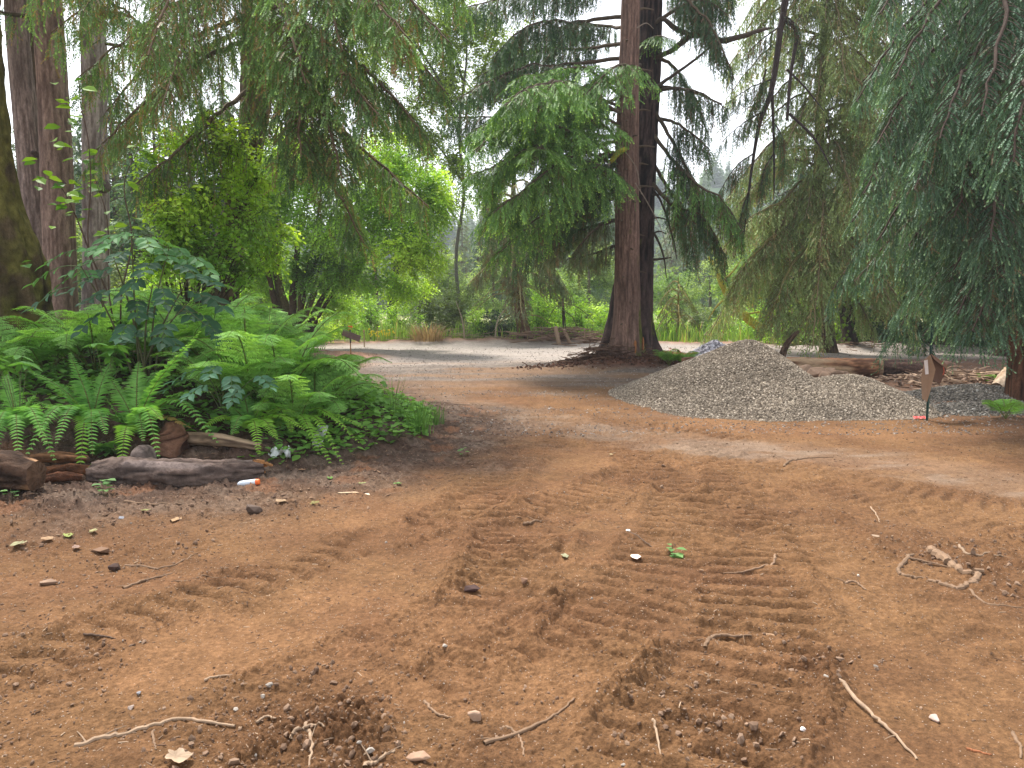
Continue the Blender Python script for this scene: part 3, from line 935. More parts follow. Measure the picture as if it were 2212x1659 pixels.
# ------------------------------------------------------------------ twin spruce in the middle
def twin_spruce():
    # front trunk
    d = 17.4
    base = W(1353, 792, d); base[2] = H1(base[0], base[1]) - .25
    r1 = thing("spruce_tree", "tall spruce with straight bare reddish-brown trunk, the front one of the pair", "tree", base, "pair of spruces in the middle")
    g = Geo()
    z = lambda v: W(1353, v, d)[2]
    cx = lambda u, v: W(u, v, d)
    P, R = trunk_mesh(g, [base, cx(1354, 640), cx(1354, 420), cx(1357, 200), cx(1362, 0), cx(1370, -500)], [.30, .28, .272, .245, .21, .195, .13],
                      84, 420, .05, 46, (.115, .070, .055), (.24, .150, .118), (.12, .13, .03), lambda c, s, zz: .62 * np.exp(-zz / 1.0) * (c > .3) + .28 * (c > .75) * np.exp(-zz / 3), .34, .34, 6, 1.2, seed=3)
    # fresh scars at the foot
    o = g.build("trunk", M_BARK, r1, True)
    for (u, v, du, dv) in ((1373, 752, 3.4, 17), (1390, 744, 1.8, 15), (1379, 774, 2, 7)):
        sg = Geo()
        c = W(u, v, d - .42 + .0 * du)
        w, hh = du / FPX * d, dv / FPX * d
        a = np.linspace(0, 2 * math.pi, 12, endpoint=False)
        ring = np.stack([c[0] + w * np.cos(a) * (.35 + 1.1 * rng.random(12)), c[1] + .02 + 0 * a, c[2] + hh * np.sin(a) * (.8 + .3 * rng.random(12))], -1)
        V = np.vstack([ring, ring + [0, .12, 0], c + [0, -.01, 0]])
        F3 = [[(i + 1) % 12, i, 24] for i in range(12)]
        F4 = [[i, (i + 1) % 12, 12 + (i + 1) % 12, 12 + i] for i in range(12)]
        sg.add(V, F3, C3((.36, .15, .06))); sg.add(V, F4, C3((.22, .10, .05)))
        sg.build("bark_scar", M_WOOD, o)
    # dead stubs
    def axis(v):
        q = z(v)
        i = np.argmin(np.abs(P[:, 2] - q))
        return P[i], R[i]
    SB = [(20, .3, .28, 1), (95, 2.6, .09, 0), (150, .4, .3, 1), (182, 1.2, .16, 1), (215, 4.4, .1, 0), (240, .2, .24, 1), (300, 1.0, .12, 0), (318, .1, .3, 1), (372, 5.2, .1, 0), (355, .2, .18, 1),
          (405, -.1, .26, 1), (480, 4.9, .08, 0), (510, .2, .1, 1), (540, 4.4, .09, 0), (590, .0, .1, 1), (600, 5.0, .08, 0), (655, 4.3, .08, 0), (700, 4.9, .07, 0), (440, 3.4, .09, 0), (268, 4.0, .08, 0)]
    for v, az, ln, side in SB:
        p, rr = axis(v)
        if side == 0: az = -math.pi / 2 + (az % 1.2) - .6
        dr = np.array([math.cos(az), math.sin(az) - (.35 if side else 0), .08 * (rng.random() - .3)])
        sg = Geo()
        s0 = p + dr * rr * .85
        tube(sg, [s0, s0 + dr * ln * .6 + UP * .01, s0 + dr * (ln + .07) - UP * .02], [.030, .020, .011], 7, (.11, .08, .055), wob=.3)
        a2 = np.arange(8)
        sg.build("stub", M_LIMB, o)
    # broken mossy stub hanging in front of the trunk on the left
    sg = Geo()
    s0 = W(1350, 322, d - .25)
    tube(sg, [s0, W(1336, 330, d - .45), W(1318, 350, d - .6)], [.05, .062, .05], 9, (.34, .32, .05), 14, wob=.35)
    tube(sg, [W(1318, 350, d - .6), W(1311, 364, d - .62), W(1306, 386, d - .6)], [.035, .025, .012], 7, (.36, .33, .27), 8, wob=.3)
    sg.build("broken_branch", M_MOSSBARK, r1)
    # pale thin dead shoots
    for pts in ([(1372, 395), (1400, 440), (1430, 500), (1445, 560)], [(1345, 318), (1320, 320), (1310, 355)], [(1352, 330), (1375, 365), (1385, 420)], [(1338, 190), (1322, 200), (1310, 230), (1308, 300)], [(1376, 60), (1396, 50), (1412, 62)]):
        sg = Geo()
        tube(sg, [W(u, v, d - .5) for u, v in pts], [.014, .010, .004], 5, (.24, .19, .15), wob=.2)
        sg.build("dead_shoot", M_LIMB, r1)
    # bright boughs reaching left and toward the viewer
    F, B = Geo(), Geo()
    br = [
        [(1350, 215, d), (1270, 150, 16.4), (1190, 132, 15.6), (1110, 170, 15.0)],
        [(1350, 235, d), (1280, 185, 16.2), (1215, 185, 15.4), (1160, 225, 14.8)],
        [(1350, 275, d), (1250, 225, 16.2), (1140, 215, 15.3), (1040, 262, 14.6)],
        [(1350, 300, d), (1240, 268, 16.0), (1120, 270, 15.0), (1015, 330, 14.4)],
        [(1350, 330, d), (1270, 275, 16.2), (1200, 285, 15.3), (1140, 345, 14.8)],
        [(1350, 360, d), (1230, 335, 16.2), (1110, 340, 15.2), (1010, 420, 14.8)],
        [(1350, 400, d), (1250, 385, 16.4), (1140, 400, 15.6), (1060, 470, 15.2)],
        [(1350, 190, d), (1320, 165, 16.2), (1300, 175, 15.4), (1290, 215, 14.9)],
    ]
    br += [
        [(1350, 430, d), (1260, 420, 16.6), (1160, 450, 16), (1080, 540, 15.8)],
        [(1350, 345, d), (1200, 300, 16.6), (1090, 330, 15.8), (1000, 400, 15.4)],
        [(1350, 250, d), (1240, 200, 15.8), (1150, 190, 14.6), (1080, 230, 14)],
        [(1350, 380, d), (1250, 350, 15.6), (1160, 370, 14.6), (1090, 440, 14.2)],
    ]
    for p in br:
        Q = [W(*q) for q in p]
        Q = [Q[0]] + [w + (rng.random(3) - .5) * [.5, 1.2, .45] for w in Q[1:]]
        bough(F, B, Q, .80 + .35 * rng.random(), PAL_KBR, hang=.25 + .4 * rng.random(), tw=.17, ww=.026, sp=.075, t0=.12, r0=.035, weep=.45, wl=.45, sub=.045, tipp=.62, brown=.04)
    F.build("crown", M_NEEDLE, r1); B.build("branches", M_LIMB, r1)

    # back trunk: darker, wide mossy foot
    d2 = 18.7
    base = W(1354, 775, d2); base[2] = H1(base[0], base[1]) - .3
    r2 = thing("spruce_tree", "dark-barked spruce with a wide mossy foot standing close behind the bare reddish trunk", "tree", base, "pair of spruces in the middle")
    g = Geo()
    cx = lambda u, v: W(u, v, d2)
    trunk_mesh(g, [base, cx(1366, 640), cx(1384, 440), cx(1396, 250), cx(1405, 0), cx(1420, -500)], [.58, .48, .33, .295, .275, .18],
               84, 380, .085, 30, (.016, .012, .012), (.085, .055, .05), (.14, .15, .025), lambda c, s, zz: .75 * np.exp(-zz / 1.1) * (c > -.1) * (1 - .4 * (s < -.6)), .62, .55, 5, .3, seed=13)
    g.build("trunk", M_BARK, r2, True)
    F, B = Geo(), Geo()
    K = dict(tw=.17, ww=.026, sp=.085, r0=.05, sub=.05)
    dk = [
        [(1385, 150, d2), (1240, 190, 18), (1100, 215, 17.4), (985, 225, 17)],
        [(1388, 120, d2), (1250, 150, 18), (1110, 165, 17.2), (1010, 200, 16.8)],
        [(1395, 30, d2), (1270, 30, 18), (1150, 40, 17), (1050, 90, 16.5)],
        [(1395, -40, d2), (1260, -60, 18), (1130, -40, 17.4), (1010, 20, 17)],
        [(1395, -120, d2), (1300, -150, 18), (1180, -120, 17), (1080, -60, 16.6)],
        [(1395, 60, d2), (1300, 55, 19.5), (1200, 70, 20), (1110, 120, 20.3)],
        [(1390, 200, d2), (1300, 225, 18.8), (1200, 260, 18.8), (1110, 320, 18.6)],
        [(1388, 330, d2), (1290, 350, 18.4), (1180, 390, 18.2), (1090, 450, 18)],
        [(1386, 300, d2), (1280, 330, 19.8), (1190, 370, 20.6), (1120, 430, 21)],
        [(1385, 400, d2), (1300, 420, 18.2), (1230, 450, 17.8), (1180, 510, 17.6)],
        [(1385, 350, d2), (1320, 350, 17.6), (1270, 370, 16.9), (1230, 420, 16.6)],
        [(1388, 240, d2), (1260, 260, 19.4), (1130, 300, 19.8), (1030, 380, 20)],
        [(1386, 380, d2), (1260, 390, 19.2), (1140, 430, 19.4), (1050, 520, 19.6)],
        [(1390, 90, d2), (1260, 100, 19.2), (1140, 120, 19.6), (1040, 170, 19.8)],
        [(1384, 430, d2), (1300, 440, 19), (1200, 480, 19), (1120, 560, 19)],
    ]
    for p in dk:
        Q = [W(*q) for q in p]
        Q = [Q[0]] + [w + (rng.random(3) - .5) * [.5, 1.2, .5] for w in Q[1:]]
        bough(F, B, Q, .70 + .4 * rng.random(), PAL_DARK, hang=.55, weep=.9, wl=.55, t0=.25, tipp=.25, brown=.10, **K)
    lo = [
        [(1384, 460, d2), (1310, 480, 18.6), (1240, 505, 18.6), (1170, 560, 18.8)],
        [(1384, 480, d2), (1320, 480, 17.8), (1280, 500, 17.4), (1240, 545, 17.2)],
        [(1380, 520, d2), (1330, 530, 18.4), (1280, 548, 18.2), (1225, 560, 18)],
    ]
    for p in lo:
        bough(F, B, [W(*q) for q in p], .6, PAL_O, hang=.6, weep=.8, wl=.5, t0=.3, tipp=.25, brown=.2, **K)
    ri = [
        [(1398, 270, d2), (1440, 330, 18.2), (1500, 395, 17.6), (1560, 430, 17.2), (1605, 500, 17)],
        [(1398, 255, d2), (1450, 262, 18.4), (1490, 285, 18), (1530, 320, 17.6)],
        [(1396, 330, d2), (1440, 400, 18.8), (1480, 470, 19), (1500, 560, 19.2)],
        [(1400, 180, d2), (1450, 190, 18.4), (1510, 200, 18), (1570, 235, 17.6)],
        [(1404, 60, d2), (1460, 20, 18.4), (1520, 0, 18), (1570, 30, 17.6)],
        [(1405, -60, d2), (1470, -90, 18.4), (1540, -60, 18), (1590, -10, 17.8)],
        [(1404, 0, d2), (1450, -20, 19.5), (1510, -20, 20), (1560, 10, 20.4)],
        [(1404, -130, d2), (1480, -170, 18), (1540, -140, 17.4), (1600, -90, 17)],
        [(1396, 380, d2), (1450, 440, 18), (1520, 470, 17.6), (1570, 560, 17.4)],
        [(1404, -20, d2), (1470, -10, 18), (1530, 50, 17.4), (1580, 150, 17)],
        [(1404, -100, d2), (1460, -60, 19), (1510, 40, 19.4), (1560, 130, 19.8)],
        [(1400, 120, d2), (1450, 140, 18.8), (1490, 200, 19), (1530, 290, 19.2)],
        [(1400, 220, d2), (1450, 300, 18.2), (1490, 380, 17.8), (1520, 470, 17.6)],
    ]
    for i, p in enumerate(ri):
        bough(F, B, [W(*q) for q in p], .55 if i else .75, PAL_DARK if i else PAL_KBR, hang=.7, weep=1.0, wl=.75, t0=.3 if i else .25, tipp=.2, brown=.18, **K)
    # bright little tuft against the dark bark
    bough(F, B, [W(1392, 90, d2), W(1420, 78, 17.9), W(1455, 85, 17.4)], .35, PAL_KBR, hang=.4, weep=.3, t0=.1, tipp=.6, tw=.15, ww=.024, sp=.06, sub=.045, r0=.02)
    for pts, r in (([(1404, 130), (1450, 110), (1500, 75), (1560, 88), (1640, 66), (1665, 60)], [.05, .06, .075, .07, .045, .02]), ([(1402, 200), (1450, 165), (1500, 130), (1535, 100)], [.05, .04, .03, .02]),
                   ([(1398, 205), (1450, 190), (1500, 200), (1560, 225)], [.05, .045, .03, .015]), ([(1405, 60), (1430, 40), (1460, 62), (1500, 78)], [.05, .05, .06, .05]),
                   ([(1392, 560), (1420, 560), (1450, 556)], [.04, .03, .015]), ([(1394, 420), (1425, 420), (1440, 412)], [.035, .025, .012]), ([(1392, 515), (1420, 500), (1440, 505)], [.035, .02, .01]),
                   ([(1394, 470), (1430, 540), (1440, 600)], [.03, .025, .012]), ([(1396, 390), (1430, 440), (1455, 520), (1462, 560)], [.03, .025, .02, .012]),
                   ([(1390, 480), (1420, 470), (1450, 478)], [.03, .02, .01]), ([(1385, 300), (1300, 345), (1240, 352)], [.05, .045, .03]), ([(1385, 140), (1300, 190), (1200, 230)], [.06, .045, .025])):
        tube(B, [W(u, v, d2 - .15 - .012 * abs(u - 1395) * .3) for u, v in pts], r, 7, (.075, .058, .045), len(pts) * 5, wob=.3)
    F.build("crown", M_NEEDLE, r2); B.build("branches", M_LIMB, r2)


twin_spruce()
#@@SECTION trees2
# ------------------------------------------------------------------ trees on the left
def gz(x, y):
    return H1(x, y)


def left_trees():
    # big mossy trunk at the edge
    b = np.array([W(-62, 600, 9.3)[0], 9.3, 0]); b[2] = gz(b[0], b[1]) - .2
    r = thing("mossy_tree", "thick tree at the left edge with its flared trunk wrapped in yellow-brown moss", "tree", b)
    g = Geo()
    c = lambda u, v: W(u, v, 9.3)
    trunk_mesh(g, [b, c(-60, 560), c(-75, 420), c(-88, 200), c(-100, 0), c(-110, -300)], [.84, .72, .56, .47, .44, .42], 90, 300, .09, 20, (.05, .035, .02), (.12, .085, .05), (.165, .145, .045),
               lambda c_, s_, zz: .58 + 0 * zz, .30, .5, 5, 2.0, seed=31)
    g.build("trunk", M_MOSSBARK, r, True)
    # conifer trunks behind it
    specs = [
        ("spruce_tree", "slim spruce trunk with grey-pink bark, right beside the thick mossy tree at the left edge", 13.2, [(88, 700), (75, 480), (55, 260), (40, 100), (28, -60), (0, -500)], [.21, .19, .18, .17, .165, .12], (.15, .11, .095), (.34, .26, .23), None, 41),
        ("mossy_tree", "dark moss-covered forked trunk between the slim grey-pink and the red-brown spruce trunks", 14.6, [(112, 720), (100, 480), (85, 260), (72, 100), (55, -60), (30, -500)], [.23, .20, .19, .18, .17, .12], (.05, .035, .025), (.12, .085, .05), (.16, .14, .035), 42),
        ("spruce_tree", "stout red-brown spruce trunk with a dark shaded side, behind the elderberry leaves", 12.8, [(135, 760), (127, 480), (118, 260), (108, 100), (98, -60), (70, -500)], [.26, .24, .23, .22, .215, .16], (.15, .095, .075), (.34, .235, .19), None, 43),
        ("spruce_tree", "pale grey-barked spruce trunk with a round burl, behind the tall thin-leaved sapling", 15.2, [(210, 760), (207, 480), (205, 300), (202, 100), (196, -60), (180, -500)], [.25, .235, .225, .22, .21, .15], (.19, .15, .135), (.42, .36, .33), None, 44),
    ]
    for nm, lab, d, pts, rad, dk, lt, ms, sd in specs:
        P = [W(u, v, d) for u, v in pts]
        P[0][2] = gz(P[0][0], d) - .2
        r = thing(nm, lab, "tree", P[0], "tree trunks in the wood on the left")
        g = Geo()
        trunk_mesh(g, P, rad, 48, 280, .06, 34, dk, lt, ms, (lambda c_, s_, zz: .6 - .12 * zz * .5) if ms else None, .12, .4, 5, sd, seed=sd)
        t = g.build("trunk", M_BARK if not ms else M_MOSSBARK, r, True)
        kg = Geo()
        ku, kv = {41: (72, 330), 42: (98, 420), 43: (128, 395), 44: (216, 402)}[sd]
        k0 = W(ku, kv, d - rad[2] * .95)
        s_ = {44: .11, 43: .05}.get(sd, .04)
        tube(kg, [k0 + [0, .12, 0], k0, k0 - [0, s_ * .7, .01]], [s_ * 1.2, s_, s_ * .5], 10, C3(dk) * .8, 8, wob=.5)
        kg.build("burl" if sd == 44 else "knot", M_BARK, t)
        F, B = Geo(), Geo()
        if sd in (41, 43, 44):
            up0 = {41: -40, 43: 40, 44: 90}[sd]
            for i in range(9):
                v0 = up0 - i * 55
                az = (2.9 if sd == 41 else 3.9) + 2.7 * rng.random()
                L = 1.6 + 1.2 * rng.random()
                u0 = np.interp(v0, [p[1] for p in pts[::-1]], [p[0] for p in pts[::-1]])
                s = W(u0, v0, d)
                dr = np.array([math.cos(az), math.sin(az), 0])
                bough(F, B, [s, s + dr * L * .5 - UP * .10 * L, s + dr * L - UP * .45 * L], .55, PAL_J, hang=.5, weep=.7, wl=.45, t0=.2, tipp=.4, brown=.15, sp=.11, sub=.06)
            F.build("crown", M_NEEDLE, r); B.build("branches", M_LIMB, r)

    # the spruce whose drooping boughs fill the upper left: leaning mossy foot, pale upper trunk
    d = 12.8
    P = [W(u, v, d) for u, v in ((462, 800), (474, 690), (498, 520), (520, 420), (540, 320), (552, 220), (558, 110), (562, -60), (566, -300), (570, -700))]
    P[0][2] = gz(P[0][0], d) - .2
    r = thing("spruce_tree", "leaning spruce with mossy dark foot, its long drooping boughs hung with brown twigs", "tree", P[0])
    g = Geo()
    trunk_mesh(g, P, [.30, .26, .235, .21, .20, .24, .27, .26, .24, .16], 60, 360, .07, 30, (.035, .025, .02), (.14, .10, .07), (.13, .12, .03), lambda c_, s_, zz: .55 * (c_ < .2) * np.exp(-zz / 3.2) + .12, .2, .5, 5, .4, seed=51)
    g2 = g
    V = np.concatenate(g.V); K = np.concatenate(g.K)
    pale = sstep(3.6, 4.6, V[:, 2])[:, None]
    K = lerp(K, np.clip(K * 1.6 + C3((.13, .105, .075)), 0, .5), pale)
    g.K = [K]
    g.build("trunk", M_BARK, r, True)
    F, B = Geo(), Geo()
    lf = [
        [(555, 80, 12.7), (430, 130, 11.5), (310, 225, 10.5), (195, 335, 10)],
        [(552, 180, 12.7), (480, 240, 11.8), (390, 320, 11), (290, 400, 10.6)],
        [(560, -60, 12.7), (430, -20, 11.5), (300, 60, 10.6), (165, 170, 10)],
        [(560, -150, 12.7), (420, -120, 11.4), (280, -60, 10.2), (110, 70, 9.6)],
        [(560, -100, 12.7), (490, -40, 11), (410, 60, 9.8), (350, 230, 9)],
        [(556, 60, 12.7), (470, 90, 13), (380, 160, 13.3), (270, 290, 13.4)],
        [(560, -220, 12.7), (430, -200, 11), (260, -140, 9.6), (60, -20, 8.8)],
        [(560, -180, 12.7), (480, -160, 10.4), (390, -60, 9), (320, 120, 8.4)],
        [(556, 30, 12.7), (460, 60, 12), (340, 120, 11.6), (230, 240, 11.4)],
    ]
    for p in lf:
        bough(F, B, [W(*q) for q in p], .75, PAL_J, hang=.65, weep=.95, wl=.45, t0=.12, tipp=.45, brown=.22, sp=.085, sub=.055, tw=.15, ww=.018, r0=.04, limb=(.15, .11, .07))
    rt = [
        [(562, 40, 12.7), (680, 85, 11.2), (800, 160, 10.3), (905, 275, 9.8)],
        [(562, -60, 12.7), (700, -20, 11.2), (840, 60, 10.3), (960, 195, 9.9)],
        [(560, 120, 12.7), (680, 225, 11.6), (800, 335, 11), (925, 445, 10.6)],
        [(556, 160, 12.7), (650, 280, 12), (720, 400, 11.4), (785, 525, 11)],
        [(560, 60, 12.7), (645, 150, 11), (700, 260, 10), (740, 385, 9.4)],
        [(562, -120, 12.7), (720, -90, 11.4), (860, -20, 10.6), (970, 90, 10)],
        [(560, 0, 12.7), (660, 50, 10.4), (730, 150, 9.2), (820, 250, 8.8)],
        [(560, 20, 12.7), (700, 110, 12.2), (830, 200, 12), (930, 310, 11.8)],
        [(562, -160, 12.7), (640, -120, 10), (700, -20, 9), (740, 110, 8.6)],
        [(562, -180, 12.7), (680, -140, 10), (780, -40, 9), (880, 80, 8.6)],
        [(560, 70, 12.7), (610, 130, 10.8), (640, 230, 9.8), (650, 340, 9.4)],
        [(562, -30, 12.7), (600, 0, 10.4), (630, 80, 9.4), (660, 180, 9)],
        [(562, -240, 12.7), (760, -210, 11.6), (900, -120, 11), (1000, 0, 10.6)],
    ]
    for p in rt:
        bough(F, B, [W(*q) for q in p], .7, PAL_J, hang=.60, weep=.75, wl=.45, t0=.14, tipp=.65, brown=.14, sp=.085, sub=.05, tw=.16, ww=.021, r0=.04, limb=(.15, .11, .07))
    F.build("crown", M_NEEDLE, r); B.build("branches", M_LIMB, r)


left_trees()

BR, DK, MD = ((.24, .44, .045), (.60, .84, .12)), ((.08, .19, .03), (.24, .46, .07)), ((.16, .34, .045), (.42, .68, .09))


def broadleaf():
    # clump of many mossy stems with a spreading leafy crown
    b = W(640, 748, 24.3); b[2] = gz(b[0], b[1]) - .1
    r = thing("vine_maple", "broadleaf tree of many mossy stems fanning from one dark foot beside the gravel", "tree", b)
    S = [[(612, 748), (602, 690), (588, 630), (570, 545)], [(625, 748), (618, 670), (604, 610), (596, 520)], [(636, 748), (632, 660), (640, 560), (650, 470)], [(648, 748), (652, 695), (672, 640), (695, 560)],
         [(656, 748), (668, 700), (690, 655), (722, 600)], [(640, 748), (645, 680), (655, 600), (700, 480)], [(620, 748), (608, 680), (580, 600), (545, 520)], [(655, 748), (660, 690), (720, 560), (800, 470)],
         [(660, 748), (690, 680), (760, 580), (840, 520)], [(618, 745), (604, 660), (590, 560), (600, 460)], [(640, 745), (655, 650), (700, 520), (760, 420)]]
    for i, s in enumerate(S):
        g = Geo()
        pts = [W(u, v, 24.3 + .25 * math.sin(i * 2.3)) for u, v in s]
        pts[0][2] = b[2]
        big = i in (0, 1, 2, 4)
        tube(g, pts, [.15 if big else .08, .12 if big else .06, .09 if big else .045, .04 if big else .02], 10, (.12, .095, .045) if i % 2 else (.075, .05, .032), 26, wob=.25)
        g.build("stem", M_MOSSBARK, r)
    F, B = Geo(), Geo()
    for (u, v, d, rr, N, p, thr) in ((615, 440, 24.3, (1.5, 1.4, 1.2), 1000, MD, .36), (740, 480, 23.4, (1.6, 1.4, 1.1), 1100, MD, .34), (860, 440, 22.8, (1.5, 1.4, 1.4), 1200, MD, .33), (890, 550, 22.3, (1.15, 1.1, .65), 700, BR, .33),
                                     (690, 590, 24, (1.1, .9, .75), 560, DK, .36), (560, 545, 24.6, (.8, .8, 1.0), 420, MD, .38), (840, 350, 23.5, (1.4, 1.2, .9), 800, BR, .35), (935, 430, 23, (.6, .9, 1.0), 520, BR, .34),
                                     (700, 370, 24.5, (1.6, 1.2, 1.0), 800, BR, .38), (585, 350, 23, (1.1, 1, 1.1), 620, BR, .38), (560, 450, 23.5, (.9, .9, .9), 480, MD, .38), (880, 620, 24, (.9, .8, .45), 300, BR, .4), (770, 590, 23.6, (1.1, .9, .55), 560, MD, .36), (640, 320, 25, (1.6, 1.2, 1.0), 620, BR, .4), (560, 640, 25.5, (.9, .8, .6), 360, MD, .36), (730, 660, 25, (.8, .6, .5), 260, BR, .36)):
        crown_blob(F, B, W(u, v, d), rr, N, p, lw=.088, L=.42, n=9, seed=u, thr=thr, lump=1.7)  # backlight put into leaf colour: top and right clumps brighter, inner ones darker
    # ivy round the foot
    crown_blob(F, B, b + UP * .5, (.75, .6, .55), 160, ((.03, .06, .02), (.09, .14, .05)), lw=.08, L=.3, n=7, seed=4, thr=.3, tubes_too=False)
    F.build("crown", M_LEAF, r); B.build("twigs", M_LIMB, r)

    # bright yellow-green shrub in front of the leaning spruce
    b = W(415, 790, 11.3); b[2] = gz(b[0], b[1])
    r = thing("leafy_shrub", "tall bright yellow-green broadleaf shrub with thin dark stems around the leaning mossy foot", "shrub", b)
    F, B, St = Geo(), Geo(), Geo()
    tg = []
    for (u, v, d, rr, N, p) in ((425, 420, 11.2, (.62, .6, .55), 250, BR), (490, 320, 11.6, (.5, .5, .42), 170, BR), (365, 480, 10.8, (.44, .45, .5), 180, BR), (535, 470, 11.2, (.30, .4, .42), 110, MD), (395, 310, 11.8, (.42, .5, .30), 110, BR), (335, 400, 11.4, (.30, .4, .5), 110, BR),
                                (440, 550, 11, (.48, .45, .4), 140, MD), (510, 580, 11.6, (.4, .4, .45), 110, MD), (548, 370, 12, (.34, .3, .45), 110, BR), (450, 255, 11.8, (.30, .4, .20), 50, BR), (340, 560, 10.9, (.35, .4, .3), 90, MD), (590, 520, 12, (.3, .3, .4), 80, BR)):
        c = W(u, v, d)
        crown_blob(F, B, c, rr, N, p, lw=.07, L=.34, n=8, T=LEAF_T, seed=u + 1, thr=.38, lump=3.0)
        for _ in range(3):
            tg.append(c + (rng.random(3) - .5) * C3(rr))
    limbs_to(St, b, tg, .016, (.06, .045, .035), .18)
    F.build("foliage", M_LEAF, r); B.build("twigs", M_LIMB, r); St.build("stems", M_LIMB, r)

    # thin-leaved sapling near the left trunks
    b = W(262, 800, 8.6); b[2] = gz(b[0], b[1])
    r = thing("leafy_sapling", "tall thin sapling with a few scattered large leaves, in front of the left trunks", "sapling", b)
    F, St = Geo(), Geo()
    St_p = [[(262, 760), (236, 640), (232, 480), (205, 385)], [(262, 760), (215, 640), (190, 520), (196, 400), (190, 300), (172, 220)], [(262, 760), (262, 640), (285, 520), (268, 400), (300, 320)], [(236, 640), (200, 560), (165, 470), (128, 400), (80, 380)]]
    for s in St_p:
        pts = [W(u, v, 8.6 - .1 * i) for i, (u, v) in enumerate(s)]
        tube(St, pts, [.011, .009, .006, .003], 5, (.09, .06, .045), 20)
    lp = []
    for (u, v, n, sp) in ((150, 225, 9, 26), (135, 300, 5, 16), (165, 420, 12, 34), (140, 440, 8, 22), (200, 330, 5, 20), (95, 370, 4, 14), (80, 395, 4, 10), (210, 400, 6, 24), (60, 560, 3, 12), (250, 500, 6, 25), (200, 500, 7, 26), (285, 395, 3, 15), (310, 330, 4, 15), (160, 260, 6, 18)):
        for _ in range(n):
            lp.append(W(u + rng.normal() * sp, v + rng.normal() * sp * .8, 8.5 + rng.normal() * .15))
    lp = np.array(lp)
    N = len(lp)
    D = norm(np.c_[rng.normal(size=N), rng.normal(size=N) * .5 - .3, -.35 + .4 * rng.random(N)])
    l = .10 + .07 * rng.random(N)
    nr = norm(UP + (rng.random((N, 3)) - .5) * 1.2)
    Y = norm(np.cross(nr, D)); Z = np.cross(D, Y)
    F.inst(LEAF_T[0], LEAF_T[1], lp, D * l[:, None], Y * (l * .8)[:, None], Z * l[:, None], lerp(C3((.06, .16, .03)), C3((.24, .40, .05)), rng.random((N, 1))))
    F.build("foliage", M_LEAF, r); St.build("stems", M_LIMB, r)

    # airy alder against the sky
    b = W(1000, 700, 33); b[2] = gz(b[0], b[1]) - .1
    r = thing("alder_tree", "airy alder with small yellow-green leaves speckled against the white sky, left of the twin spruces", "tree", b)
    g = Geo()
    tube(g, [b, W(985, 560, 33), W(1002, 420, 33), W(992, 280, 33), W(1008, 120, 33), W(1000, 0, 33), W(1020, -300, 33)], [.085, .075, .065, .055, .045, .04, .02], 9, (.13, .12, .10), 40, wob=.15)
    for s, r0 in (([(860, 60), (900, 100), (935, 150)], .085), ([(935, 150), (965, 200), (1000, 260)], .06), ([(1003, 330), (960, 200), (900, 90)], .07), ([(1003, 260), (1050, 130), (1090, 20)], .05), ([(1002, 180), (960, 60), (920, -40)], .05), ([(1004, 400), (950, 320), (900, 270)], .05)):
        tube(g, [W(u, v, 33) for u, v in s], [r0, r0 * .7, r0 * .4], 7, (.065, .055, .045), 16, wob=.2)
    g.build("trunk", M_LIMB, r)
    F, B = Geo(), Geo()
    for (u, v, rr, N, thr) in ((900, 60, (2.4, 2, 2.4), 1300, .42), (1010, 40, (2.0, 1.8, 2.2), 1000, .42), (960, 180, (1.9, 1.6, 1.6), 800, .43), (900, 260, (1.5, 1.3, 1.4), 600, .43), (1050, 200, (1.5, 1.4, 1.8), 620, .43), (985, 340, (1.5, 1.2, 1.1), 420, .46), (780, 120, (2.2, 1.6, 2.4), 560, .42), (1090, 90, (1.5, 1.2, 1.8), 320, .43), (660, 200, (2.0, 1.6, 2.2), 420, .42),
                               (960, 440, (1.3, 1.2, .9), 240, .42), (1040, 420, (1.2, 1.2, .9), 200, .42)):
        crown_blob(F, B, W(u, v, 33), rr, N, ((.15, .24, .03), (.36, .50, .06)), lw=.10, L=.5, n=9, seed=u + 3, thr=thr, lump=1.2)
    F.build("crown", M_LEAF, r); B.build("twigs", M_LIMB, r)


broadleaf()


def conifer(F, B, ax, z0, z1, n, Lf, pal, az0=0, az1=6.283, droop=.5, rise=.08, seed=0, Wf=.32, **kw):
    """boughs round an axis ax(z) -> point"""
    for i in range(n):
        t = (i + rng.random()) / n
        z = lerp(z0, z1, t)
        s = ax(z)
        az = az0 + (az1 - az0) * ((i * .618034 + rng.random() * .2) % 1.0)
        L = Lf(t) * (.7 + .5 * rng.random())
        dr = np.array([math.cos(az), math.sin(az), 0])
        dp = droop * (.7 + .6 * rng.random())
        bough(F, B, [s, s + dr * L * .35 + UP * rise * L, s + dr * L * .7 - UP * .35 * dp * L, s + dr * L - UP * dp * L], Wf * L, pal, **kw)


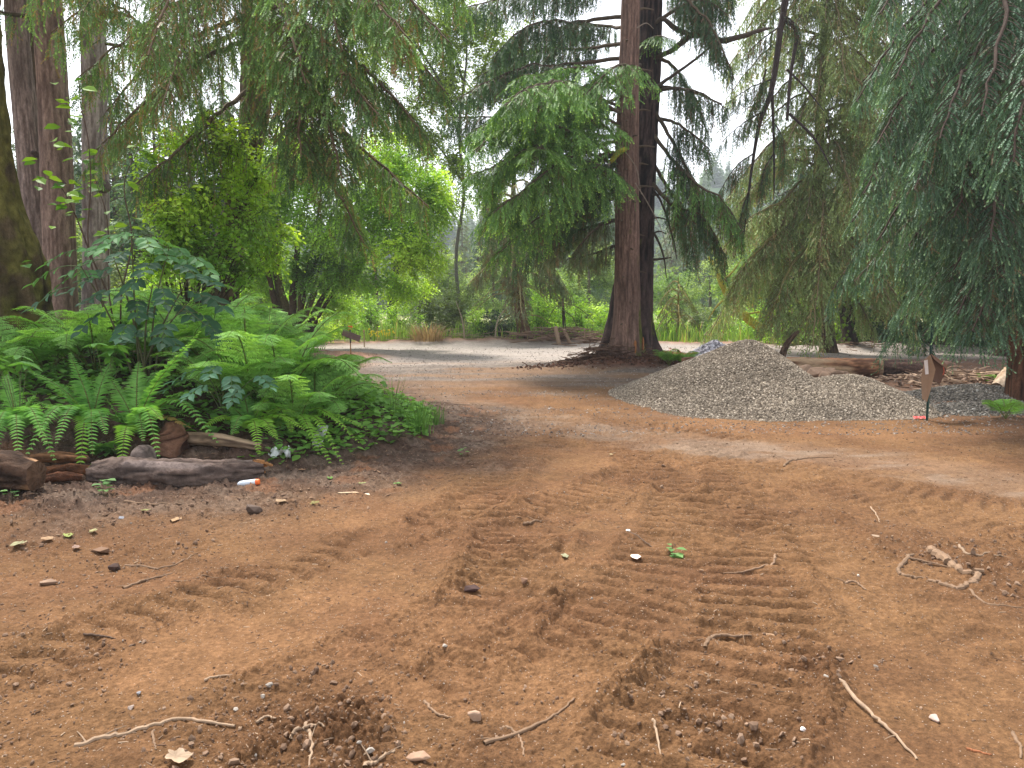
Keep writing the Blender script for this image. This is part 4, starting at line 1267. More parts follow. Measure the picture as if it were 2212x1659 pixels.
def right_trees():
    # near conifer at the right edge
    d = 11.2
    b = W(2222, 880, d); b[2] = gz(b[0], b[1]) - .15
    r = thing("redwood_tree", "near conifer at the right edge with dense blue-green drooping boughs and a dark reddish trunk", "tree", b)
    g = Geo()
    trunk_mesh(g, [b, W(2222, 700, d), W(2226, 300, d), W(2232, 0, d), W(2240, -500, d)], [.27, .25, .235, .21, .15], 56, 260, .09, 30, (.035, .018, .012), (.16, .075, .045), None, None, .10, .3, 5, .3, seed=71)
    g.build("trunk", M_BARK, r, True)
    F, B = Geo(), Geo()
    bl = [
        [(2226, -200, d), (2130, -120, 9.6), (2010, 20, 8.8), (1935, 170, 8.3)],
        [(2226, -120, d), (2120, 0, 9.6), (1990, 150, 8.8), (1895, 310, 8.5)],
        [(2226, 0, d), (2110, 90, 9.6), (1965, 230, 9), (1865, 420, 8.8)],
        [(2226, 60, d), (2140, 150, 9.2), (2040, 260, 8.2), (1975, 410, 7.8)],
        [(2226, 100, d), (2180, 200, 9.2), (2110, 330, 8.2), (2060, 470, 7.8)],
        [(2226, 200, d), (2120, 260, 9.8), (2000, 350, 9.2), (1895, 520, 9)],
        [(2226, 260, d), (2130, 330, 9.8), (2040, 420, 9.4), (1960, 535, 9.4)],
        [(2226, 330, d), (2150, 390, 10), (2060, 460, 10), (1955, 585, 10)],
        [(2226, 380, d), (2160, 430, 9.8), (2100, 505, 9.2), (2050, 610, 9)],
        [(2226, 430, d), (2180, 480, 9.5), (2130, 560, 8.9), (2068, 680, 8.6)],
        [(2226, 470, d), (2190, 530, 9.4), (2150, 600, 8.6), (2100, 715, 8.3)],
        [(2226, 300, d), (2215, 380, 9.2), (2195, 480, 8.2), (2165, 600, 7.9)],
        [(2226, -250, d), (2200, -100, 9), (2160, 80, 8), (2120, 250, 7.5)],
        [(2260, -200, 10.6), (2240, 0, 8.4), (2210, 180, 7.4), (2190, 350, 7.1)],
        [(2226, -300, d), (2100, -220, 9.6), (1990, -120, 8.6), (1900, 30, 8)],
        [(2226, -60, d), (2170, 20, 9.2), (2090, 140, 8.2), (2030, 300, 7.7)],
        [(2226, 150, d), (2200, 250, 9), (2160, 380, 8), (2140, 520, 7.5)],
        [(2226, -160, d), (2070, -60, 10.6), (1950, 60, 10.4), (1850, 220, 10.2)],
        [(2226, 80, d), (2090, 170, 10.8), (1960, 300, 10.6), (1840, 480, 10.4)],
        [(2230, 420, d), (2225, 500, 9.6), (2210, 580, 8.8), (2190, 690, 8.4)],
    ]
    for p in bl:
        bough(F, B, [W(*q) for q in p], .62, PAL_N, hang=.75, weep=.85, wl=.42, t0=.10, tipp=.42, brown=.05, sp=.072, sub=.046, tw=.14, ww=.0165, r0=.035, limb=(.07, .05, .04))
    ax = lambda z: np.array([b[0], b[1], z])
    conifer(F, B, ax, 2.3, 7.2, 26, lambda t: 2.6 - .6 * t, PAL_N, 1.2, 4.4, .6, hang=.7, weep=.7, wl=.42, t0=.1, tipp=.3, brown=.04, sp=.09, sub=.055, tw=.16, ww=.02)
    for s in ([(2212, 420), (2100, 455), (2000, 480)], [(2212, 300), (2120, 360), (2060, 390)], [(2220, 620), (2150, 640), (2120, 660)]):
        tube(B, [W(u, v, d - .6 - .003 * (2212 - u)) for u, v in s], [.03, .02, .008], 6, (.10, .07, .05), 18, wob=.2)
    F.build("crown", M_NEEDLE, r); B.build("branches", M_LIMB, r)

    # olive spruce right of the pair
    d = 22.5
    b = W(1792, 748, d); b[2] = gz(b[0], b[1]) - .1
    r = thing("spruce_tree", "tall olive-green spruce curtained with hanging twigs, yellow lichen on its trunk, behind the gravel pile", "tree", b)
    g = Geo()
    trunk_mesh(g, [b, W(1784, 640, d), W(1775, 500, d), W(1768, 390, d), W(1774, 200, d), W(1785, 0, d), W(1800, -500, d)], [.19, .16, .15, .14, .125, .11, .07], 40, 240, .09, 24, (.05, .035, .025), (.15, .10, .06), (.24, .20, .05),
               lambda c, s, z: .12 + .2 * (c < -.3), .12, .4, seed=81)
    g.build("trunk", M_MOSSBARK, r, True)
    F, B = Geo(), Geo()
    ax = lambda z: np.array([lerp(W(1780, 600, d)[0], W(1785, 0, d)[0], (z - 2) / 8), d, z])
    conifer(F, B, ax, 1.2, 11.8, 30, lambda t: 1.9 - .4 * t, PAL_M, 3.6, 5.9, .7, hang=.7, weep=.9, wl=.6, t0=.08, tipp=.45, brown=.12, sp=.11, sub=.07, tw=.19, ww=.028, T=T_FAR, limb=(.13, .11, .06), r0=.04, Wf=.32)
    conifer(F, B, ax, 2.4, 11.8, 62, lambda t: 2.9 - .5 * t, PAL_M, 2.3, 6.9, .62, hang=.55, weep=.6, wl=.6, t0=.2, tipp=.45, brown=.16, sp=.11, sub=.07, tw=.2, ww=.03, T=T_FAR, limb=(.15, .12, .06), r0=.045, Wf=.27)
    lo = [[(1778, 470, d), (1690, 500, 21.5), (1620, 560, 21), (1570, 640, 20.8)], [(1780, 520, d), (1720, 560, 21.2), (1680, 640, 20.6), (1660, 700, 20.4)], [(1776, 430, d), (1680, 440, 21.6), (1600, 490, 21.2), (1545, 570, 21)],
          [(1780, 500, d), (1840, 530, 21.4), (1880, 590, 21), (1900, 660, 20.8)], [(1782, 560, d), (1740, 590, 22), (1700, 650, 21.6), (1690, 715, 21.4)]]
    for p in lo:
        bough(F, B, [W(*q) for q in p], .75, PAL_M, hang=.6, weep=.9, wl=.5, t0=.2, tipp=.45, brown=.2, sp=.10, sub=.06, tw=.19, ww=.03, T=T_FAR, limb=(.16, .14, .05), r0=.05)
    for s, c in (([(1768, 440), (1740, 470), (1700, 495), (1690, 515)], (.33, .27, .05)), ([(1770, 470), (1800, 430), (1815, 380), (1810, 340)], (.12, .1, .06)), ([(1775, 500), (1830, 470), (1860, 440)], (.22, .2, .06)), ([(1780, 640), (1730, 700), (1690, 730)], (.12, .09, .05))):
        tube(B, [W(u, v, d - .3) for u, v in s], [.055, .045, .035, .015], 7, c, 16, wob=.3)

    # its long dark limb hanging in from above, left across the white sky
    d = 18.0
    tz = lambda u, v, e=0: W(u, v, d + e)
    for s, rd in (([W(1786, -260, 22.5), tz(1750, -170, 2), tz(1712, -60), tz(1690, 40), tz(1668, 190), tz(1640, 270), tz(1622, 380), tz(1600, 560)], [.10, .09, .08, .075, .065, .05, .03, .012]),
                  ([tz(1668, 200), tz(1672, 320), tz(1672, 430)], [.035, .03, .012]), ([tz(1690, 40), tz(1720, 70), tz(1708, 160), tz(1700, 260)], [.05, .045, .04, .03]), ([tz(1705, 245), tz(1760, 300), tz(1800, 370)], [.032, .028, .01]),
                  ([tz(1700, 150), tz(1740, 190), tz(1780, 240)], [.03, .02, .01])):
        tube(B, s, rd, 7, (.045, .034, .032), 30, wob=.25)
    dk = [[tz(1670, 170), tz(1620, 190), tz(1560, 230)], [tz(1650, 240), tz(1600, 270), tz(1545, 320)], [tz(1630, 330), tz(1590, 360), tz(1550, 420)], [tz(1680, 60), tz(1640, 90), tz(1600, 130)],
          [tz(1668, 260), tz(1690, 300), tz(1690, 370)], [tz(1622, 400), tz(1605, 450), tz(1590, 520)], [tz(1690, 30), tz(1720, 60), tz(1735, 140)], [tz(1672, 330), tz(1650, 370), tz(1640, 440)], [tz(1655, 150), tz(1640, 200), tz(1612, 260)]]
    for p in dk:
        bough(F, B, p, .34, PAL_DARK, hang=.7, weep=1.3, wl=.55, t0=.05, tipp=.15, brown=.3, sp=.085, sub=.055, tw=.15, ww=.022, r0=.018, limb=(.05, .04, .035))
    F.build("crown", M_NEEDLE, r); B.build("branches", M_LIMB, r)

    # darker spruces that close the view on the right
    for (u, d, lab, sd) in ((1905, 26.5, "dark spruce directly right of the ivy-covered trunk, behind the fallen log", 1), (2040, 24.0, "dense dark spruce behind the green stake, on the far side of the road", 2), (2175, 21.0, "dark spruce standing behind the blue-green near conifer at the right edge", 3)):
        b = W(u, 735, d); b[2] = gz(b[0], d) - .1
        r = thing("spruce_tree", lab, "tree", b, "dark spruces beyond the road on the right")
        g = Geo()
        trunk_mesh(g, [b, b + [.05, 0, 4], b + [0, 0, 12]], [.24, .2, .08], 28, 120, .08, 20, (.03, .02, .016), (.11, .075, .05), None, None, .1, .4, seed=100 + sd)
        g.build("trunk", M_BARK, r, True)
        F, B = Geo(), Geo()
        conifer(F, B, lambda z: b + UP * z, 1.5, 11.2, 46, lambda t: 2.5 - .6 * t, PAL_DARK if sd != 1 else PAL_M, 2.6, 6.8, .6, hang=.5, weep=.45, wl=.5, t0=.15, tipp=.4, brown=.08, sp=.13, sub=.085, tw=.24, ww=.038, T=T_FAR)
        F.build("crown", M_NEEDLE, r); B.build("branches", M_LIMB, r)

    # ivy-covered leaning trunk
    d = 24
    P = [W(1838, 745, d), W(1826, 660, d), W(1812, 590, d), W(1800, 540, d), W(1796, 470, d)]
    P[0][2] = gz(P[0][0], d) - .1
    r = thing("ivy_trunk", "leaning trunk wrapped in bright green ivy, behind the fallen log", "tree", P[0])
    g = Geo(); trunk_mesh(g, P, [.22, .2, .19, .17, .12], 28, 90, .1, 16, (.025, .02, .015), (.07, .05, .035), None, None, .1, .3, seed=77)
    g.build("trunk", M_BARK, r, True)
    F, B = Geo(), Geo()
    N = 420
    t = rng.random(N); pp = crom(P, 50)[(t * 49).astype(int)]
    a = rng.random(N) * 6.28
    o = np.c_[np.cos(a), np.sin(a), .2 * (rng.random(N) - .5)]
    pos = pp + o * (.22 - .06 * t)[:, None]
    nr = norm(o + .5 * (rng.random((N, 3)) - .5)); D = norm(-UP + .6 * (rng.random((N, 3)) - .5)); Y = norm(np.cross(nr, D)); Z = np.cross(D, Y)
    l = .09 + .07 * rng.random(N)
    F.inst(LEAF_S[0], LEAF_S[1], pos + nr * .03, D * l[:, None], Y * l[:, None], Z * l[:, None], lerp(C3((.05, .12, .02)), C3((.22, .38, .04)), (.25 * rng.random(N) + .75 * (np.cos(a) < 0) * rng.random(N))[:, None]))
    F.build("ivy", M_LEAF, r)


right_trees()


def middle_trees():
    # small spruce with bare mossy branches at the far side of the gravel
    d = 27.4
    P = [W(1136, 742, d), W(1126, 690, d), W(1118, 630, d), W(1110, 570, d), W(1106, 510, d), W(1108, 430, d), W(1112, 330, d)]
    P[0][2] = gz(P[0][0], d) - .1
    r = thing("spruce_tree", "small spruce with a curved brown trunk and bare mossy branches beyond the gravel", "tree", P[0])
    g = Geo(); trunk_mesh(g, P, [.24, .21, .19, .17, .14, .09, .04], 30, 160, .1, 18, (.055, .03, .02), (.20, .115, .075), (.2, .18, .05), lambda c, s, z: .25 + .2 * (c < -.3), .12, .3, seed=111)
    g.build("trunk", M_BARK, r, True)
    F, B = Geo(), Geo()
    ax = lambda z: np.array([np.interp(z, [0, 2.5, 4.2], [P[0][0], P[3][0], P[5][0]]), d, z])
    conifer(F, B, ax, 2.3, 5.6, 30, lambda t: 2.1 - .9 * t, PAL_O, 0, 6.28, .55, hang=.6, weep=.75, wl=.5, t0=.3, tipp=.35, brown=.3, sp=.12, sub=.08, tw=.2, ww=.03, T=T_FAR, limb=(.26, .23, .11), r0=.045)
    for i in range(14):
        z = .9 + 2.3 * rng.random(); s = ax(z); az = rng.random() * 6.28; L = .8 + 1.3 * rng.random()
        dr = np.array([math.cos(az), .5 * math.sin(az), 0])
        tube(B, [s, s + dr * L * .5 - UP * .05 * L, s + dr * L - UP * .45 * L], [.03, .02, .006], 5, (.27, .24, .11), 10, wob=.3)
    F.build("crown", M_NEEDLE, r); B.build("branches", M_LIMB, r)
    # thin snag
    d = 28
    r = thing("dead_snag", "thin dark broken snag standing between the small curved spruce and the pair of spruces", "snag", W(1222, 738, d))
    g = Geo(); tube(g, [W(1222, 745, d), W(1218, 690, d), W(1216, 640, d)], [.07, .06, .045], 8, (.055, .04, .03), 20, wob=.3); g.build("trunk", M_BARK, r)
    g = Geo()
    for s in ([(1217, 655), (1250, 665), (1290, 700)], [(1218, 670), (1240, 690), (1252, 735)], [(1217, 650), (1195, 670), (1180, 700)]):
        tube(g, [W(u, v, d) for u, v in s], [.02, .015, .006], 5, (.14, .12, .07), 12, wob=.3)
    g.build("branches", M_LIMB, r)
    # dead mossy trunk leaning to the right
    d = 27.8
    P = [W(1650, 712, d), W(1618, 690, d), W(1586, 660, d), W(1562, 620, d), W(1548, 585, d), W(1532, 555, d)]
    r = thing("leaning_dead_tree", "dead leaning tree with bare branches coated in yellow moss, left of the olive spruce", "dead tree", P[0])
    g = Geo(); tube(g, P, [.17, .15, .13, .10, .08, .05], 10, (.36, .32, .05), 40, wob=.35); g.build("trunk", M_MOSSBARK, r)
    g = Geo()
    for s in ([(1556, 610), (1580, 590), (1602, 560)], [(1560, 592), (1568, 560), (1558, 520)], [(1590, 668), (1620, 650), (1660, 640)], [(1575, 640), (1550, 660), (1530, 690)], [(1605, 680), (1650, 672), (1700, 660)], [(1586, 655), (1570, 690), (1560, 730)]):
        tube(g, [W(u, v, d) for u, v in s], [.045, .035, .012], 6, (.30, .25, .06), 12, wob=.3)
    F2 = Geo()
    g.build("branches", M_MOSSBARK, r)
    # small mossy conifer right of the pair
    d = 29.5
    b = W(1462, 735, d); b[2] = gz(b[0], d)
    r = thing("young_spruce", "small ragged yellow-green conifer in the brush right of the mossy spruce foot", "tree", b)
    g = Geo(); tube(g, [b, b + [.03, 0, 1.2], b + [0, 0, 2.4]], [.06, .045, .015], 8, (.2, .17, .05), 14, wob=.3); g.build("trunk", M_MOSSBARK, r)
    F, B = Geo(), Geo()
    conifer(F, B, lambda z: b + UP * z, .5, 2.3, 16, lambda t: 1.2 - .7 * t, ((.08, .11, .04), (.17, .20, .06), (.25, .3, .09), (.2, .16, .06)), 0, 6.28, .5, hang=.4, weep=.3, wl=.3, t0=.25, tipp=.4, brown=.3, sp=.1, sub=.07, tw=.17, ww=.03, T=T_FAR, limb=(.24, .2, .07), r0=.025)
    F.build("crown", M_NEEDLE, r); B.build("branches", M_LIMB, r)
    # dark leaning trunks seen under the maple crown
    for (s, d, lab) in (([(845, 690), (850, 620), (862, 560), (880, 480)], 34, "dark leaning tree trunk seen under the right side of the maple crown"), ([(812, 690), (811, 620), (808, 560), (806, 480)], 36, "straight slim brown trunk seen under the maple crown, left of the dark leaning one")):
        P = [W(u, v, d) for u, v in s]; P[0][2] = gz(P[0][0], d) - .2
        r = thing("background_tree", lab, "tree", P[0])
        g = Geo(); tube(g, P, [.24, .2, .17, .12] if d == 34 else [.13, .12, .11, .08], 10, (.05, .045, .035) if d == 34 else (.14, .10, .075), 30, wob=.15); g.build("trunk", M_BARK, r)
        F, B = Geo(), Geo()
        crown_blob(F, B, P[-1] + UP * .6, (1.5, 1.2, 1.3), 260, MD, lw=.11, L=.5, n=8, seed=d, thr=.4, lump=1.4)
        F.build("crown", M_LEAF, r); B.build("twigs", M_LIMB, r)


middle_trees()


def backdrop_trees():
    protos = []
    for k, pal in enumerate((PAL_FAR, PAL_O, ((.045, .09, .045), (.10, .18, .08), (.2, .3, .11), (.12, .1, .06)))):
        b = np.zeros(3)
        r = thing("background_conifer", "x", "tree", b)
        g = Geo(); tube(g, [b, b + [.08, 0, 5], b + [0, 0, 12]], [.22, .15, .03], 8, (.12, .085, .06), 20); g.build("trunk", M_BARK, r)
        F, B = Geo(), Geo()
        conifer(F, B, lambda z: b + UP * z, 1.3 + k * .6, 11.8, 50, lambda t: (2.9 - 2.5 * t), pal, 0, 6.28, .42, hang=.35, weep=.3, wl=.5, t0=.06, tipp=.5, brown=.06 + .08 * (k == 1), sp=.15, sub=.10, tw=.36, ww=.085, T=T_FAR, minor=False, Wf=.32)
        F.build("crown", M_NEEDLE, r); B.build("branches", M_LIMB, r)
        protos.append(r)
    spots = [(300, 22, 0, .55, "pale young conifer between the pale grey trunk and the bright yellow-green shrub"), (352, 31, 0, .8, "conifer far behind the bright yellow-green shrub, seen through its leaves"), (262, 36, 2, 1.1, "tall conifer rising in the wood behind the pale grey burl trunk"),
             (425, 44, 1, 1.0, "hazy conifer in the wood behind the leaning mossy foot, left side"), (500, 38, 2, 1.05, "conifer behind the leaning pale trunk, right side"), (60, 48, 0, .9, "distant conifer seen between the left trunks near the edge"), (165, 46, 2, 1.05, "conifer filling the gap between the red-brown and pale grey trunks"),
             (955, 58, 1, .62, "hazy conifer beyond the meadow grass, right of the maple crown"), (1035, 66, 2, .72, "hazy conifer beyond the brush, left of the small curved spruce"), (1168, 50, 1, .62, "pale conifer directly behind the small curved spruce"), (1262, 46, 0, .66, "conifer behind the thin snag, left of the pair of spruces"),
             (1480, 62, 2, .5, "small hazy conifer beyond the meadow, right of the pair of spruces"), (1555, 74, 0, .62, "hazy conifer in the gap right of the pair, behind the leaning dead tree"), (1655, 52, 1, .78, "pale conifer behind the left side of the olive spruce"), (1720, 40, 2, .95, "conifer behind the trunk of the olive spruce"), (1860, 36, 0, 1.0, "conifer filling the wood above the ivy-covered trunk"),
             (1960, 33, 2, 1.0, "conifer behind the dark spruces beyond the fallen log"), (2100, 31, 0, 1.0, "conifer in the dark wood behind the right end of the road"), (2230, 28, 2, 1.0, "conifer at the right edge of the dark wood beyond the road"), (700, 70, 2, .8, "distant conifer behind the crown of the maple clump"), (590, 52, 0, .9, "distant conifer behind the left stems of the maple clump"),
             (905, 70, 2, .95, "tall hazy conifer far behind the right part of the maple crown"), (1000, 84, 1, .95, "tall hazy conifer seen just right of the alder stem"), (1110, 76, 2, 1.0, "tall hazy conifer high behind the small curved spruce"), (1215, 64, 1, .95, "tall pale conifer above the thin snag"), (1310, 70, 0, .95, "tall conifer right behind the left flare of the dark spruce foot"),
             (1450, 80, 1, 1.05, "tall hazy conifer right behind the dark trunk of the pair"), (1520, 92, 2, 1.1, "tallest hazy conifer in the gap between the pair and the olive spruce"), (1600, 66, 0, 1.05, "hazy conifer behind the left boughs of the olive spruce"), (120, 40, 1, 1.15, "tall conifer behind the dark mossy forked trunk"), (395, 52, 0, 1.2, "tall conifer in the wood behind the bright shrub's top")]
    used = [False] * 3
    for (u, d, k, sc, lab) in spots:
        o = protos[k] if not used[k] else copy_tree(protos[k])
        used[k] = True
        p = W(u, 700, d)
        o.location = (p[0], p[1], gz(p[0], p[1]) - .2)
        o.rotation_euler = (0, 0, rng.random() * 6.28)
        o.scale = (sc * (1 + .2 * rng.random()), sc * (1 + .2 * rng.random()), sc)
        tag(o, lab, "tree", "background conifers")

    # pale broadleaf trees beyond the road
    bl = []
    for k, pal in enumerate((((.17, .27, .09), (.38, .50, .19)), ((.13, .25, .07), (.32, .47, .12)))):
        r = thing("background_broadleaf", "x", "tree", np.zeros(3))
        g = Geo(); tube(g, [(0, 0, 0), (.1, 0, 2), (.0, 0, 4.5)], [.16, .12, .05], 8, (.16, .13, .10), 18); g.build("trunk", M_BARK, r)
        F, B = Geo(), Geo()
        for (c, rr, n_) in (((0, 0, 4.2), (1.9, 1.7, 1.7), 420), ((-1.3, .2, 2.8), (1.3, 1.2, 1.1), 220), ((1.3, -.2, 3.0), (1.3, 1.2, 1.2), 230), ((.2, 0, 1.7), (1.6, 1.3, .8), 220)):
            crown_blob(F, B, c, rr, n_, pal, lw=.13, L=.6, n=8, seed=60 + k, thr=.36, lump=1.1)
        F.build("crown", M_LEAF, r); B.build("twigs", M_LIMB, r)
        bl.append(r)
    used = [False] * 2
    for (u, d, k, sc, lab) in [(760, 42, 0, .8, "pale broadleaf tree under the middle of the maple crown, beyond the grass"), (905, 46, 1, .75, "pale broadleaf tree just right of the dark leaning trunk, beyond the meadow grass"), (970, 40, 0, .75, "pale grey-green tree behind the tall pale bush"), (1065, 44, 0, .85, "pale broadleaf tree behind the crown of the small curved spruce"),
                               (1180, 39, 1, .75, "green broadleaf tree behind the brush heap"), (1270, 43, 0, .9, "pale broadleaf tree hard left of the bare reddish trunk, far behind it"), (1445, 47, 1, .75, "broadleaf tree far behind the small ragged conifer"), (1530, 41, 0, .7, "pale broadleaf tree behind the tip of the leaning dead tree"), (1630, 38, 1, .9, "broadleaf tree behind the foot of the leaning dead tree"),
                               (470, 30, 1, .8, "broadleaf tree right behind the leaning mossy foot, far in the wood"), (330, 34, 0, .9, "pale broadleaf tree deep in the wood behind the elderberry"), (610, 36, 1, .9, "green broadleaf tree behind the foot of the maple clump"), (215, 28, 0, .8, "pale broadleaf tree at the foot of the pale grey trunk, far behind"), (1850, 31, 1, 1.0, "broadleaf tree in the wood right behind the ivy-covered trunk"), (2060, 28, 1, .9, "broadleaf tree glowing through the dark boughs at the right")]:
        o = bl[k] if not used[k] else copy_tree(bl[k])
        used[k] = True
        pp = W(u, 700, d)
        o.location = (pp[0], pp[1], gz(pp[0], pp[1]) - .1)
        o.rotation_euler = (0, 0, rng.random() * 6.28)
        o.scale = (sc * (1 + .2 * rng.random()), sc * (1 + .2 * rng.random()), sc)
        tag(o, lab, "tree", "pale broadleaf trees beyond the road")

    # bushes along the far edge of the road
    bp = []
    for k, (pal, rr, N) in enumerate(((BR, (1.0, .8, .75), 330), (MD, (1.1, .9, 1.0), 380), (((.02, .05, .018), (.06, .12, .04)), (1.1, .8, .7), 380), (((.10, .15, .06), (.24, .32, .14)), (.8, .7, 1.1), 320))):
        r = thing("bush", "x", "bush", np.zeros(3))
        F, B, St = Geo(), Geo(), Geo()
        c = np.array([0, 0, rr[2] * .85])
        pp = crown_blob(F, B, c, rr, N, pal, lw=.085, L=.4, n=8, seed=20 + k, thr=.36, lump=2.0, down=-.1)
        limbs_to(St, np.zeros(3), pp[rng.choice(len(pp), 9)], .02, (.12, .09, .06), .2)
        F.build("foliage", M_LEAF, r); St.build("stems", M_LIMB, r)
        B.build("twigs", M_LIMB, r)
        bp.append(r)
    S = [(690, 30, 0, 1.0, "bright bush right behind the foot of the maple clump"), (745, 33, 0, 1.1, "bright green bush behind the stake with the tilted brown board"), (800, 31.5, 1, .95, "green bush behind the short second stake"), (862, 33, 0, 1.2, "yellow-green bush in the middle of the grassy far edge"),
         (930, 31, 3, 1.05, "pale grey-green bush left of the tan grass tuft"), (985, 30, 3, 1.15, "tall pale bush with thin bare stems, left of the small curved spruce"), (1035, 31.5, 0, .9, "bright bush between the pale bush and the dark bushes"), (1075, 29.6, 2, .85, "low dark bush left of the curved brown trunk"),
         (1105, 31, 2, 1.1, "dark bush directly behind the curved brown trunk"), (1165, 30, 1, 1.1, "green bush right of the curved brown trunk"), (1200, 31.5, 0, 1.25, "bright tall bush behind the thin snag"), (1250, 29.8, 1, 1.0, "bush behind the upright broken post in the brush heap"), (1290, 31, 0, 1.1, "bright bush left of the dark flared foot of the pair"),
         (1435, 31, 0, 1.0, "bright bush just right of the mossy spruce foot"), (1505, 32, 3, .8, "pale low bush behind the blue-grey stone heap"), (1570, 33, 0, .8, "bright low bush under the leaning dead tree"), (1705, 26.6, 0, 1.1, "bright bush under the left boughs of the olive spruce"), (1755, 25.8, 1, 1.1, "green bush at the foot of the olive spruce"),
         (1795, 27, 0, 1.3, "bright bush left of the ivy-covered trunk"), (1865, 26.4, 1, 1.0, "green bush right of the ivy-covered trunk"), (1915, 25.6, 2, 1.1, "dark bush beyond the cut groove in the log"), (1975, 25.4, 2, 1.0, "dark bush behind the top of the green stake"), (2045, 25, 1, .75, "low green bush beyond the road, right of the green stake"),
         (2110, 24.8, 2, 1.0, "dark bush beyond the road, left of the reddish trunk at the edge"), (2170, 24.4, 1, .8, "low bush beyond the road, right beside the reddish trunk"), (2215, 24, 0, 1.0, "bright bush at the right edge beyond the road"), (1645, 30, 1, .85, "green bush behind the crest of the gravel pile"),
         (330, 16.5, 1, .8, "bush in the shade behind the elderberry"), (265, 19, 3, .9, "pale bush in the wood right of the pale grey trunk"), (560, 18.5, 0, .7, "bright low bush between the leaning foot and the maple clump"), (395, 20, 3, 1.0, "pale bush in the wood behind the bright shrub stems"), (455, 16, 0, .8, "bright bush right at the back of the leaning mossy foot"), (300, 14, 0, .7, "bright bush between the elderberry top and the pale grey trunk"), (530, 22, 0, 1.0, "bright bush far behind the leaning foot, left of the maple stems"), (680, 27, 0, .9, "bright low bush touching the right stems of the maple clump")]
    used = [False] * 4
    for (u, d, k, sc, lab) in S:
        o = bp[k] if not used[k] else copy_tree(bp[k])
        used[k] = True
        p = W(u, 720, d)
        o.location = (p[0], p[1], gz(p[0], p[1]) - .05)
        o.rotation_euler = (0, 0, rng.random() * 6.28)
        o.scale = (sc * (.9 + .3 * rng.random()), sc * (.9 + .3 * rng.random()), sc * (.9 + .25 * rng.random()))
        tag(o, lab, "bush", "bushes along the road edge")


backdrop_trees()


def grass_sheet():
    N = 24000
    y = rng.uniform(27.0, 40, N); x = rng.uniform(-14, 18, N)
    cl = fbm2(x * .7, y * .7, 3, 55)
    k = (cl > .40 + .16 * rng.random(N)) & ~((x > .2) & (x < 6) & (y < 29.5) & (cl < .55))
    x, y = x[k], y[k]
    # more grass close on the right behind the log and along the left road edge
    N = len(x)
    z = H(x, y)
    h = (.15 + .65 * rng.random(N) ** 1.5) * (.35 + 1.2 * n2(x * 1.3, y * 1.3, 56))
    az = rng.random(N) * 6.28
    ln = .25 + .3 * rng.random(N)
    dr = np.c_[np.cos(az), np.sin(az), 0 * az]
    sd = np.c_[-np.sin(az), np.cos(az), 0 * az] * .018
    p = np.c_[x, y, z]
    V = np.stack([p - sd, p + sd, p + dr * (h * ln * .35)[:, None] + UP * (h * .65)[:, None] - sd * .7, p + dr * (h * ln * .35)[:, None] + UP * (h * .65)[:, None] + sd * .7, p + dr * (h * ln)[:, None] + UP * h[:, None]], 1)
    o = np.arange(N)[:, None] * 5
    C = lerp(C3((.10, .23, .04)), C3((.32, .48, .11)), np.clip(.6 * rng.random((N, 1)) + .8 * n2(x * .8, y * .8, 57)[:, None] - .2, 0, 1))
    C = np.where((rng.random(N) < .08)[:, None], C3((.40, .33, .16)), C)
    g = Geo()
    g.add(V.reshape(-1, 3), np.concatenate([o + np.array([[0, 1, 3]]), o + np.array([[0, 3, 2]]), o + np.array([[2, 3, 4]])]), np.repeat(C, 5, 0))
    tag(g.build("meadow_grass", M_GRASS), kind="stuff")


grass_sheet()
#@@SECTION objects
# ------------------------------------------------------------------ plants of the bank
def bankp(u, d, dz=0.0):
    x = (u - 1106) / FPX * d
    return np.array([x, d, gz(x, d) + dz])


def sword_frond(g, base, tip, arch=.25, Lp=.085, pairs=34, col=((.07, .20, .04), (.16, .36, .08)), curl=.25, roll=0.0, dry=False):
    """a once-divided frond from base to tip"""
    base, tip = C3(base), C3(tip)
    L = np.linalg.norm(tip - base)
    m = lerp(base, tip, .5) + UP * arch * .75 * L
    P = crom([base, lerp(base, m, .55) + UP * .06 * L, m + (tip - base) * .08, tip], 40)
    tubes(g, P[None], (.004 * np.linspace(1.2, .3, 40))[None], 4, C3((.20, .17, .06)))
    T = norm(np.gradient(P, axis=0))
    s = np.linspace(.10, .985, pairs)
    i = np.minimum((s * 39).astype(int), 38)
    pos = np.repeat(P[i], 2, 0); t = np.repeat(T[i], 2, 0)
    sd = np.tile([1., -1.], pairs)[:, None]
    lat = norm(np.cross(t, UP) + 1e-6)
    nn = np.cross(lat, t)
    lat = lat * math.cos(roll) + nn * math.sin(roll)
    nrm = norm(np.cross(lat, t))
    prof = np.minimum(1, (s - .02) / .18) ** .6 * np.clip((1.02 - s) / .55, 0, 1) ** .65
    l = np.repeat(Lp * prof, 2) * (.88 + .24 * rng.random(2 * pairs))
    D = norm(lat * sd * .92 + t * .36 - UP * (curl * rng.random((2 * pairs, 1))) + nrm * (rng.random((2 * pairs, 1)) - .4) * .35 + (rng.random((2 * pairs, 3)) - .5) * .12)
    Y = norm(np.cross(nrm, D)); Z = np.cross(D, Y)
    w = np.repeat(L / pairs * 1.2, 2 * pairs) * (.5 + .5 * np.repeat(prof, 2))
    TV = np.array([[0, 0, 0], [.12, .5, .01], [.55, .42, .05], [1, 0, -.06], [.55, -.42, .05], [.12, -.5, .01]], float)
    TF = np.array([[0, 2, 1], [0, 3, 2], [0, 4, 3], [0, 5, 4]])
    cc = lerp(C3(col[0]), C3(col[1]), (.15 + .7 * rng.random()) * .6 + .4 * rng.random((2 * pairs, 1)))
    g.inst(TV, TF, pos, D * l[:, None], Y * w[:, None], Z * l[:, None], cc)


